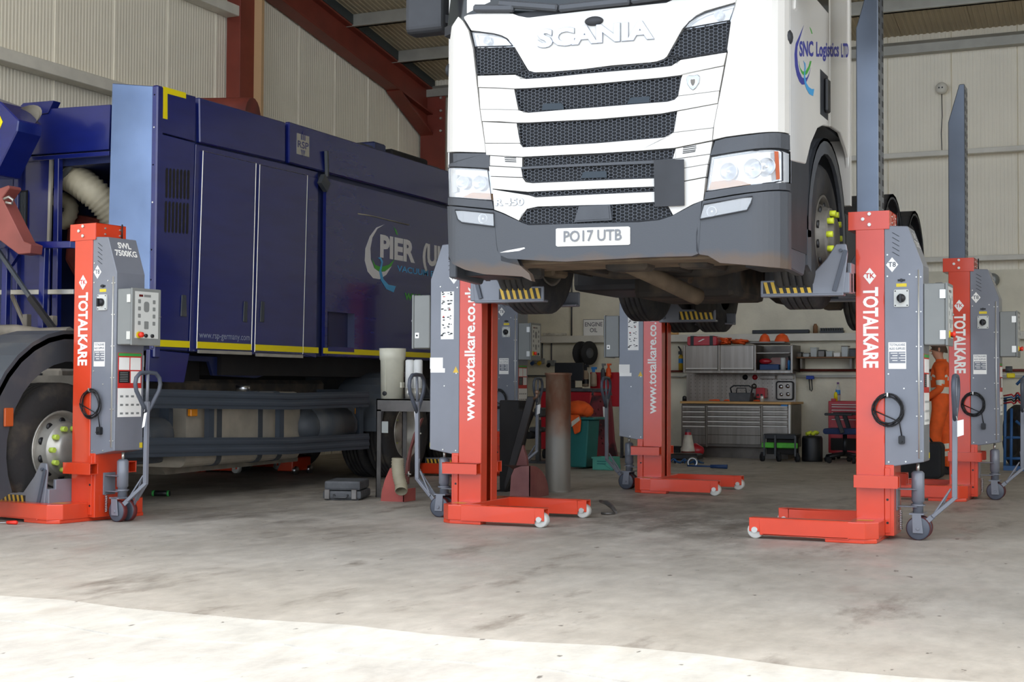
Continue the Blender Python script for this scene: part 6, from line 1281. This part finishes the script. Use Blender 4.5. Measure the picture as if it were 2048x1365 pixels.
q = MB(); q.prism([(x0_,0.02),(x1_-.02,0.02),(x1_+.02,zt3),(x0_-.03,zt3)],'y',Yn,Yn+.4); obj('body', q, 'teal', wb2, .015); q = MB(); q.box((x0_-.04,Yn-.03,zt3),(x1_+.10,Yn+.44,zt3+.03)); obj('rim', q, 'teal', wb2, .008); q = MB(); q.cyl((x0_+.03,Yn+.36,.06),(x1_-.02,Yn+.36,.06),.06,12); obj('wheel', q, 'black_rubber', wb2); rebase(wb2)
hv = P1('hi_vis_jacket', 'crumpled orange hi-vis jacket hanging over the teal bin', 'jacket'); 
def hq(u, v, Y=Yn-.05): p = PY(1140+u/4.88, 680+v/4.88, Y); return (p.x, p.z)
q = MB(); q.prism([hq(*c) for c in ((-20,720),(20,735),(90,735),(110,790),(100,900),(45,925),(20,830),(-20,800))],'y',Yn-.07,Yn-.035); obj('sleeve', q, 'hivis', hv, .012); q = MB(); q.prism([hq(*c) for c in ((20,800),(95,750),(103,785),(22,850))],'y',Yn-.075,Yn-.071); obj('reflective_band', q, 'reflective', hv)
q = MB(); c_ = hq(40,690); q.sphere((c_[0],Yn+.08,zt3+.14),.13,12,(1.4,1,.8)); c_ = hq(130,700); q.sphere((c_[0],Yn+.08,zt3+.11),.08,10,(1.1,1,1)); obj('bundle', q, 'hivis', hv); rebase(hv)
ct = P1('plastic_crate', 'small light teal plastic crate on the floor by the creeper board', 'crate'); p = G(1205,941); x0_, x1_ = PY(1185,930,p.y).x, PY(1230,930,p.y).x; hz = PY(1205,915,p.y).z; q = MB()
for (a, b) in (((x0_+.02,p.y,0),(x1_-.03,p.y+.02,hz)),((x0_+.02,p.y+.25,0),(x1_-.03,p.y+.27,hz)),((x0_+.0,p.y,0),(x0_+.02,p.y+.27,hz)),((x1_-.05,p.y,0),(x1_-.03,p.y+.27,hz)),((x0_,p.y,0),(x1_-.03,p.y+.27,.015))): q.box(a, b)
obj('shell', q, 'teal_light', ct, .004); q = MB(); q.box((x0_-.01,p.y-.012,hz-.02),(x1_-.02,p.y,hz)); obj('rim', q, 'teal_light', ct); 
for k in range(2): q = MB(); q.box((x0_+.06,p.y-.003,hz*.45+.03*k),(x0_+.18,p.y,hz*.45+.012+.03*k)); obj('slot', q, 'teal', ct)
rebase(ct)
# small dark machine parts behind the pipe
ve = P1('bench_vice', 'dark bench grinder on a post left of the red trolley', 'grinder'); YV = 17.5
for r_ in ((1067,816,1083,835),(1057,855,1082,865)): pbox('body', r_, YV, .2, 'case_grey', ve, .02)
q = MB(); p = PY(1062,871,YV); q.cyl((p.x,YV-.1,p.z),(p.x,YV+.2,p.z),.05,14); obj('wheel', q, 'black_rubber', ve); q = MB(); p2 = PY(1072,870,YV); q.box((p2.x-.03,YV+.05,.02),(p2.x+.03,YV+.11,p2.z+.2)); q.box((p2.x-.2,YV-.1,0),(p2.x+.2,YV+.25,.03)); obj('post', q, 'case_grey', ve); rebase(ve)
# ---- middle ground: rusty pipe, chutes, black scoop
rp_ = MB(); p = G(1118,986); a, b = PY(1094,870,p.y).x, PY(1141,870,p.y).x; r = (b-a)/2; hz = PY(1118,746,p.y).z; pp = P1('steel_pipe', 'tall rusty steel pipe standing on end beyond the lift leg', 'pipe'); pcx, pcy = (a+b)/2-.045, p.y+r*.75
pm_ = MATS['rust_pipe'].node_tree; pb_ = pm_.nodes['Principled BSDF']; old_ = pb_.inputs['Base Color'].links[0].from_socket; tt_ = pm_.nodes.new('ShaderNodeTexCoord'); sx_ = pm_.nodes.new('ShaderNodeSeparateXYZ'); pm_.links.new(tt_.outputs['Object'], sx_.inputs[0]); nn_ = pm_.nodes.new('ShaderNodeTexNoise'); nn_.inputs['Scale'].default_value = 4; pm_.links.new(tt_.outputs['Object'], nn_.inputs['Vector'])
ma_ = pm_.nodes.new('ShaderNodeMath'); ma_.operation = 'MULTIPLY_ADD'; ma_.inputs[1].default_value = .5; pm_.links.new(nn_.outputs['Fac'], ma_.inputs[0]); pm_.links.new(sx_.outputs['Z'], ma_.inputs[2]); mr_ = pm_.nodes.new('ShaderNodeMapRange'); mr_.inputs[1].default_value = .78; mr_.inputs[2].default_value = .98; pm_.links.new(ma_.outputs[0], mr_.inputs[0]); mx_ = pm_.nodes.new('ShaderNodeMix'); mx_.data_type = 'RGBA'; mx_.inputs[6].default_value = (*rgb('#77736b'), 1); pm_.links.new(mr_.outputs[0], mx_.inputs[0]); pm_.links.new(old_, mx_.inputs[7]); pm_.links.new(mx_.outputs[2], pb_.inputs['Base Color'])
rp_.lathe([(r*1.02,0),(r*1.04,.02),(r,.025),(r,hz-.03),(r*1.08,hz-.02),(r*1.08,hz),(r*.95,hz),(r*.95,.01)],(pcx,pcy,0),(0,0,1),36); obj('tube', rp_, 'rust_pipe', pp); rebase(pp)
def lq(u, v, Y): p = PY(990+u/3.9, 660+v/3.9, Y); return (p.x, p.z)
sc = P1('steel_scoop', 'black steel scoop with a long crank lever behind the web-lettered lift', 'scoop'); Ys = 12.62
q = MB(); q.prism([lq(*c, Ys) for c in ((0,550),(155,555),(155,620),(215,650),(170,760),(60,1270),(0,1270))],'y',Ys+.1,Ys+.32); obj('pan', q, 'inside_dark', sc, .01); q = MB(); q.prism([lq(*c, Ys) for c in ((250,520),(310,522),(300,560),(215,870),(165,1040),(75,1270),(70,1200),(130,950),(190,740))],'y',Ys,Ys+.05); obj('lever_plate', q, 'scoop_black', sc, .006)
q = MB(); a = lq(300,540,Ys); b = lq(325,525,Ys); c_ = lq(328,488,Ys); q.tube([(a[0],Ys,a[1]),(b[0],Ys,b[1]),(c_[0],Ys,c_[1])], .014, 6); q.sphere((c_[0],Ys,c_[1]),.024,10); obj('crank', q, 'rust_pipe', sc)
q = MB(); a = lq(0,1270,Ys); b = lq(80,1270,Ys); q.box((a[0],Ys+.02,0),(b[0],Ys+.3,a[1]+.02)); obj('foot', q, 'inside_dark', sc); rebase(sc)
c2 = P1('feed_chute', 'dull maroon curved metal chute on the floor beside the rusty pipe', 'chute'); Yh = 12.0; gz_ = G(1055,992)
def chute(th, Y, pts, mp, dep, mat, par, name='shell'):
    q = MB(); q.prism([mp(*c, Y) for c in pts], 'y', Y, Y+dep); return obj(name, q, mat, par, .006)
q = MB(); P_ = [lq(*c, Yh) for c in ((120,1290),(120,1150),(150,1085),(200,1065),(275,1060))]
A_ = [lq(*c, Yh) for c in ((275,1060),(320,1075),(365,1130),(395,1210),(400,1290))]
zf_ = lq(120,1298,Yh)[1]
q.prism([(x, max(0, z)) for x, z in [lq(*c, Yh) for c in ((115,1300),(125,1140),(150,1085),(200,1065),(275,1062),(275,1300))]],'y',Yh,Yh+.03); x_ = lq(275,1060,Yh)[0]
for k in range(10):
    a0, a1 = math.pi/2*k/10, math.pi/2*(k+1)/10; hh2 = lq(275,1062,Yh)[1]
    q.add([(x_,Yh+.45*math.sin(a0),hh2*math.cos(a0)),(x_,Yh+.45*math.sin(a1),hh2*math.cos(a1)),(x_-.30,Yh+.45*math.sin(a1),hh2*math.cos(a1)),(x_-.30,Yh+.45*math.sin(a0),hh2*math.cos(a0))],[(0,1,2,3)])
q.prism([(Yh+.45*math.sin(math.pi/2*k/10), hh2*math.cos(math.pi/2*k/10)) for k in range(11)]+[(Yh,0)],'x',x_,x_-.012); obj('shell', q, 'chute_maroon', c2)
q = MB(); q.prism([lq(*c, Yh+.3) for c in ((165,1060),(215,900),(245,1000),(250,1060))],'y',Yh+.3,Yh+.34); obj('fin', q, 'chute_maroon', c2); rebase(c2)
# ---- welded table with filters, chutes, hose, tool case
def tq(u, v, Y): p = PY(740+u/4.01, 680+v/4.01, Y); return (p.x, p.z)
wt = P1('steel_table', 'bare steel welded table carrying filter housings, beside the blue truck', 'table'); Yt = 11.45; xl, zt4 = tq(52,474,Yt); xr = xl+.88
q = MB(); q.box((xl,Yt,zt4-.012),(xr,Yt+.55,zt4)); q.box((xl,Yt,zt4-.115),(xr,Yt+.01,zt4)); q.box((xl,Yt+.54,zt4-.115),(xr,Yt+.55,zt4)); q.box((xl,Yt,zt4-.115),(xl+.01,Yt+.55,zt4)); q.box((xr-.01,Yt,zt4-.115),(xr,Yt+.55,zt4)); obj('table_top', q, 'bare_steel', wt)
for xx in (xl, xr-.05):
    for yy in (Yt, Yt+.5): q = MB(); q.box((xx,yy,0),(xx+.05,yy+.008,zt4-.1)); q.box((xx,yy,0),(xx+.008,yy+.05,zt4-.1)); obj('leg', q, 'bare_steel', wt)
q = MB(); a, b = tq(92,655,Yt-.01), tq(142,748,Yt-.01); q.box((a[0],Yt-.004,b[1]),(b[0],Yt-.001,a[1])); obj('label_holder', q, 'clear_plastic', wt); rebase(wt)
fc = P1('filter_canister', 'tall cream filter canister standing on the steel table', 'canister'); a, b = tq(95,300,Yt+.18)[0], tq(265,300,Yt+.18)[0]; r = (b-a)/2; hz = tq(180,70,Yt+.18)[1]-zt4; cx_ = (a+b)/2; q = MB(); q.lathe([(0,0),(r*.93,0),(r,hz*.76),(r*1.07,hz*.78),(r*1.1,hz),(r*.95,hz),(r*.9,hz*.5),(0,hz*.3)],(cx_,Yt+.18,zt4),(0,0,1),28); obj('body', q, 'canister', fc)
q = MB(); q.lathe([(.0,.01),(.014,.01),(.022,.008),(.022,0)],(cx_-.02,Yt+.18-r*.95,zt4+.05),(0,-1,0),14); obj('port', q, 'black_plastic', fc); q = MB(); q.box((cx_+r*.92,Yt+.14,zt4+hz*.22),(cx_+r*1.06,Yt+.20,zt4+hz*.33)); obj('latch', q, 'canister', fc); q = MB(); q.box((cx_-.012,Yt+.18-r*1.01,zt4+.02),(cx_-.008,Yt+.18-r*.9,zt4+hz*.76)); obj('seam', q, 'canister', fc); rebase(fc)
for i, (u0, u1, lab) in enumerate(((287,351,'white cylindrical filter on a metal base, next to the cream canister'),(353,418,'white cylindrical filter on a metal base, next to the lift drawbar'))):
    fi = P1('filter_cartridge', lab, 'filter', 'filters on the steel table'); a, b = tq(u0,300,Yt+.2)[0], tq(u1,300,Yt+.2)[0]; r = (b-a)/2*.98; h0 = tq(300,388,Yt+.2)[1]-zt4; h1 = tq(300,168,Yt+.2)[1]-zt4; q = MB(); q.lathe([(0,h0),(r,h0),(r,h1),(r*.7,h1+.01),(0,h1+.01)],((a+b)/2,Yt+.2,zt4),(0,0,1),20); obj('cartridge', q, 'filter_white', fi); q = MB(); q.lathe([(0,0),(r*1.03,0),(r*1.03,h0),(0,h0)],((a+b)/2,Yt+.2,zt4),(0,0,1),20); obj('base', q, 'alu', fi); q = MB(); q.cyl(((a+b)/2+r*.5,Yt+.2-r,zt4+h0*.5),((a+b)/2+r*.5,Yt+.2-r*1.05,zt4+h0*.5),.014,8); obj('port', q, 'black_plastic', fi); rebase(fi)
c3 = P1('red_chute', 'faded red curved sheet-metal guard standing below the steel table', 'guard'); Yk = 11.12; q = MB(); pts = []
for c in ((85,1302),(95,1210),(120,1120),(160,1030),(200,1030),(240,1100),(272,1200),(272,1302)): pts.append(tq(*c, Yk))
q.prism([(x, max(0,z)) for x, z in pts],'y',Yk,Yk+.015); a = tq(272,1302,Yk)[0]; q.box((a-.01,Yk,0),(a,Yk+.22,tq(272,1200,Yk)[1])); obj('plate', q, 'chute_red', c3); 
q = MB(); A = [tq(*c, Yk+.2) for c in ((275,1150),(285,1000),(310,880),(345,760),(400,640))]; A2 = [tq(*c, Yk+.2) for c in ((418,626),(365,760),(325,880),(305,1000),(300,1160))]; q.prism([(x, z) for x, z in A+A2],'y',Yk+.2,Yk+.24); obj('curved_strip', q, 'chute_maroon', c3, .003)
for u, v in ((400,755),(318,1082)): p = tq(u,v,Yk+.2); q = MB(); q.tube([(p[0]-.03,Yk+.2,p[1]),(p[0]+.02,Yk+.18,p[1]+.005)], .008, 6); q.tube([(p[0],Yk+.18,p[1]-.02),(p[0],Yk+.18,p[1]+.03)], .007, 6); obj('wing_nut', q, 'zinc', c3)
rebase(c3)
H_ = [(lambda p: (p[0], Yk-.06, p[1]))(tq(*c, Yk-.06)) for c in ((225,950),(222,1010),(232,1100),(250,1170),(268,1215))]
ho_ = hose('corrugated_hose', [H_[0],H_[1],H_[2],H_[3],(H_[4][0],H_[4][1]-.04,H_[4][2])], .056, 'hose_beige', None, .022, 16, .10); tag(ho_, 'short beige corrugated hose hanging over the faded red guard', 'hose')
tcs = P1('tool_case', 'grey plastic tool case lying on the floor beside the steel table leg', 'case'); pL, pR = G(645,1001), G(722,1002); 
ca_ = Vector((pR.x-pL.x, pR.y-pL.y, 0)).normalized(); ang_ = math.atan2(ca_.y, ca_.x); mx = Matrix.Translation((pL.x, pL.y, 0)) @ Matrix.Rotation(ang_, 4, 'Z'); W_ = (pR-pL).length
for nm, z0_, z1_, ins in (('base_half',0.012,.085,0),('lid_half',.09,.175,.012)): q = MB(); q.box((ins,ins,z0_),(W_-ins,.46-ins,z1_), mx); obj(nm, q, 'case_grey', tcs, .02, 2)
for f_ in (.12,.82): q = MB(); q.box((W_*f_-.025,-.018,.01),(W_*f_+.025,.0,.10), mx); obj('latch', q, 'bare_steel', tcs, .005)
q = MB(); q.tube([mx @ Vector(v) for v in ((W_*.3,-.005,.05),(W_*.34,-.04,.03),(W_*.62,-.04,.03),(W_*.66,-.005,.05))], .01, 6); obj('handle', q, 'case_grey', tcs); q = MB(); q.box((.03,.03,.0),(W_-.03,.43,.02), mx); obj('foot', q, 'case_grey', tcs); rebase(tcs)
# ---- loose floor bits
sd_ = P1('screwdriver', 'screwdriver with a red handle on the floor by the lowered lift leg', 'screwdriver'); p = G(18,1050); q = MB(); q.tube([(p.x-.02,p.y,.016),(p.x+.05,p.y+.02,.016),(p.x+.06,p.y+.022,.016)], [.012,.016,.01], 8); obj('handle', q, 'estop_red', sd_); q = MB(); q.tube([(p.x-.02,p.y,.016),(p.x-.16,p.y-.04,.006)], .004, 6); obj('blade', q, 'steel', sd_); rebase(sd_)
tc_ = P1('torch', 'black torch with green ends on the floor under the blue truck', 'torch'); p = G(305,993); q = MB(); q.cyl((p.x,p.y,.028),(p.x+.16,p.y+.05,.028),.026,12); obj('body', q, 'black_plastic', tc_)
for f_ in (0.0,.92): a = Vector((p.x+.15*f_,p.y+.047*f_,.028)); q = MB(); q.cyl(a,a+Vector((.02,.006,0)),.028,12); obj('green_ring', q, 'sticker_green', tc_)
rebase(tc_)
p = G(1215,1020); q = MB(); q.tube([G(1200,1003,.06),G(1213,1006,.07),G(1225,1015,.04),G(1232,1026,.012)], [.012,.02,.02,.014], 6); q.tube([G(1203,1027,.012),G(1215,1028,.012),G(1230,1027,.012)], .010, 5); one('chain_hook', 'dark metal hook with short chain on the floor at the lift leg tip', 'hook', q, 'bare_steel')
tj2 = P1('floor_jack', 'low red trolley jack under the blue truck', 'jack'); p = G(570,950); q = MB(); q.prism([(p.x-.12,.04),(p.x+.10,.04),(p.x+.10,.20),(p.x-.02,.22)],'y',p.y,p.y+.4); obj('frame', q, 'red_paint', tj2, .01); 
for dy in (.05,.35): q = MB(); q.lathe([(0,-.02),(.05,-.02),(.05,.02),(0,.02)],(p.x+.11,p.y+dy,.05),(1,0,0),12); obj('wheel', q, 'steel', tj2)
rebase(tj2)
# ---- right edge: blue trolley with hoses, lamp, box
bt = P1('gas_trolley', 'blue tubular trolley with hoses and a tyre at the far right', 'trolley'); Yx = 19.0
def xq(u, v, Y=Yx): return PY(1980+u/3.59, 600+v/3.59, Y)
q = MB()
for a, b in (((110,700),(105,1300)),((155,780),(150,1310)),((100,990),(300,990)),((100,1140),(300,1140)),((190,610),(300,500)),((185,870),(300,960)),((280,560),(280,1300))): q.tube([xq(*a), xq(*b)], .02, 6)
obj('frame', q, 'blue_frame', bt); q = MB(); p = xq(140,960); q.lathe([(.25,-.1),(.38,-.1),(.42,-.05),(.42,.05),(.38,.1),(.25,.1)],(p.x+.1,Yx+.3,.42),(.9,.4,0),28,closed=True); obj('tyre', q, 'tyre', bt)
for k, mt in enumerate(('tool_red','blue_frame','black_rubber','tool_red')):
    q = MB(); q.tube([xq(100,690+18*k)]+[Vector((xq(160+12*i,690+18*k).x, Yx-.1+.05*math.sin(i), xq(160,680+18*k+14*math.sin(i*1.3)).z)) for i in range(10)], .012, 6); obj('hose_line', q, mt, bt)
q = MB(); p = xq(152,545); q.cbox((p.x,Yx-.05,p.z),(.10,.06,.06)); obj('yellow_valve', q, 'stripe_yellow', bt, .01); q = MB(); p = xq(115,500); q.cyl((p.x,Yx-.05,p.z),(p.x+.08,Yx-.05,p.z),.04,12); obj('gauge', q, 'case_grey', bt); q = MB(); q.box((xq(100,1300).x,Yx-.05,0),(xq(290,1300).x,Yx+.5,.06)); obj('base', q, 'blue_frame', bt); rebase(bt)
fl_ = P1('flood_lamp', 'round grey lamp on the back wall beside the lift mast', 'lamp'); p = PY(1984,560,YW-.05); q = MB(); q.lathe([(0,0),(.10,0),(.09,.09),(.05,.12),(0,.12)],(p.x,YW,p.z),(0,-1,0),16); obj('housing', q, 'box_grey', fl_); q = MB(); q.lathe([(0,.125),(.05,.12)],(p.x,YW,p.z),(0,-1,0),16); obj('lens', q, 'lamp_glass', fl_); rebase(fl_)
kb = P1('kit_bag', 'black kit bag on the floor beside the person in orange', 'bag'); p = G(1838,952); p.y -= .75; p.x = PY(1838,940,p.y).x; q = MB(); q.prism(rrect(p.x-.35,0,p.x+.22,.42,.06),'y',p.y+.2,p.y+.55); obj('body', q, 'black_rubber', kb, .03, 2); q = MB(); q.box((p.x-.32,p.y+.19,.22),(p.x-.10,p.y+.2,.36)); obj('label', q, 'white_paper', kb); q = MB(); q.tube([(p.x-.15,p.y+.35,.42),(p.x-.1,p.y+.35,.50),(p.x+.05,p.y+.35,.50),(p.x+.1,p.y+.35,.42)], .012, 6); obj('handle', q, 'black_plastic', kb); rebase(kb)
rebase(wb); rebase(wc); rebase(pb)
# ================================================================== PERSON
def person():
    p = G(1884,950); bx, by = p.x, p.y
    # faces -X (towards the picture's left); local: f forward, s side
    V3 = lambda f, s, z: Vector((bx-f, by-s, z))
    J = {}; verts = []; edges = []; rad = []
    def add(n, f, s, z, r, par=None):
        J[n] = len(verts); verts.append(V3(f, s, z)); rad.append(r)
        if par: edges.append((J[par], J[n]))
    add('pelvis', 0, 0, .98, (.165,.14)); add('waist', .01, 0, 1.12, (.165,.14), 'pelvis'); add('chest', .01, 0, 1.30, (.18,.15), 'waist'); add('upper', 0, 0, 1.43, (.135,.10), 'chest'); add('neck', .015, 0, 1.51, (.055,.058), 'upper'); add('neck2', .03, 0, 1.56, (.053,.055), 'neck'); add('jaw', .05, 0, 1.60, (.068,.078), 'neck2'); add('head', .045, 0, 1.68, (.076,.098), 'jaw'); add('crown', .035, 0, 1.755, (.05,.065), 'head')
    for s, n in ((1,'L'),(-1,'R')):
        add('hip'+n, 0, s*.10, .92, (.115,.12), 'pelvis'); add('knee'+n, .03+.05*s, s*.11, .52, (.09,.095), 'hip'+n); add('ank'+n, -.01+.06*s, s*.11, .12, (.075,.08), 'knee'+n); add('heel'+n, -.02+.06*s, s*.11, .05, (.045,.05), 'ank'+n); add('toe'+n, .16+.06*s, s*.12, .035, (.04,.035), 'heel'+n)
        add('sho'+n, 0, s*.19, 1.43, (.075,.07), 'upper'); add('elb'+n, -.02, s*.25, 1.14, (.056,.056), 'sho'+n); add('wri'+n, .20, s*.20, 1.00, (.042,.04), 'elb'+n); add('palm'+n, .28, s*.185, .985, (.032,.022), 'wri'+n)
        for k, (dz, L) in enumerate(((.028,.075),(.010,.085),(-.008,.08),(-.026,.065))):
            add('f%s%d' % (n,k), .325, s*.18, .985+dz, (.010,.010), 'palm'+n); add('g%s%d' % (n,k), .325+L*.55, s*.175, .972+dz, (.009,.009), 'f%s%d' % (n,k)); add('h%s%d' % (n,k), .325+L*.8, s*.165, .945+dz, (.008,.008), 'g%s%d' % (n,k))
        add('t'+n, .285, s*.15, 1.01, (.011,.011), 'palm'+n); add('u'+n, .33, s*.135, 1.015, (.009,.009), 't'+n)
    me = bpy.data.meshes.new('body'); me.from_pydata([tuple(v) for v in verts], edges, []); o = bpy.data.objects.new('body', me); C.objects.link(o)
    sk = o.modifiers.new('skin', 'SKIN'); o.modifiers.new('sub', 'SUBSURF').levels = 2
    for i, d in enumerate(me.skin_vertices[0].data): d.radius = rad[i]; d.use_root = (i == 0)
    dg = bpy.context.evaluated_depsgraph_get(); fin = bpy.data.meshes.new_from_object(o.evaluated_get(dg)); bpy.data.objects.remove(o); fin.name = 'person_body'
    fin.materials.clear()
    for mname in ('hivis','skin','reflective','boot'): fin.materials.append(MATS[mname])
    for f in fin.polygons:
        f.use_smooth = True; z = f.center.z; fwd = bx-f.center.x; side = abs(f.center.y-by); mi = 0
        arm = side > .15 and z < 1.42 and z > .85
        if z > 1.525: mi = 1
        elif fwd > .225 and .85 < z < 1.1: mi = 1
        elif z < .10: mi = 3
        elif arm and side > .17: mi = 2 if (.0 < fwd < .0) or (1.20 < z < 1.25) else 0
        elif 1.10 < z < 1.15 or 1.28 < z < 1.325 or .25 < z < .30 or .36 < z < .41: mi = 2
        f.material_index = mi
    P = thing('person', 'person in orange hi-vis overalls with silver bands, standing behind the lifts facing sideways', 'person', (bx, by, 0))
    b = bpy.data.objects.new('body', fin); C.objects.link(b); b.parent = P; b.location = (-bx, -by, 0)
    W = lambda f, s, z: (-f, -s, z)
    h = MB(); h.grid(lambda u, v: W(.035+(.112*math.cos(math.pi*(.18+.82*v)*1.0)*math.cos(math.pi*(u-.5)) if False else .108*math.sin(v*math.pi*.52)*math.cos(2*math.pi*u)) - .008, .088*math.sin(v*math.pi*.52)*math.sin(2*math.pi*u), 1.675+.112*math.cos(v*math.pi*.52)-(.05*(1-math.cos(2*math.pi*u))/2*v)), 20, 8); obj('hair', h, 'hair_brown', P)
    n_ = MB(); n_.add([W(.135,.0,1.685),W(.165,.0,1.645),W(.13,.018,1.638),W(.13,-.018,1.638)], [(0,1,2),(0,3,1),(1,3,2),(0,2,3)]); obj('nose', n_, 'skin', P)
    for s in (1,-1):
        e = MB(); e.sphere(W(.122, s*.034, 1.688), .011, 8); obj('eye', e, 'white_print', P); e = MB(); e.sphere(W(.131, s*.034, 1.688), .005, 6); obj('pupil', e, 'black_plastic', P); e = MB(); e.sphere(W(.02, s*.082, 1.665), .03, 8, (.55,.3,1)); obj('ear', e, 'skin', P)
    mth = MB(); mth.tube([W(.118,.028,1.612),W(.132,0,1.61),W(.118,-.028,1.612)], .005, 5); obj('mouth', mth, 'dull_red', P)
    br_ = MB(); [br_.tube([W(.118,s*.05,1.708),W(.13,s*.03,1.712),W(.132,s*.016,1.708)], .005, 5) for s in (1,-1)]; obj('eyebrows', br_, 'hair_brown', P)
    cl_ = MB(); cl_.lathe([(.075,0),(.068,.05),(.06,.05),(.066,0)], W(.005,0,1.49), (0,0,1), 16); obj('collar', cl_, 'hivis', P)
    for s in (1,-1):
        bt_ = MB(); f0 = .06*s; bt_.prism([(-(-.085+f0),.0),(-(.19+f0),0),(-(.20+f0),.05),(-(.10+f0),.09),(-(.06+f0),.19),(-(-.07+f0),.19)], 'y', -s*.115-.052, -s*.115+.052); obj('boot', bt_, 'boot', P, .018, 2)
    P.scale = (.91,.91,.91); return P
person()
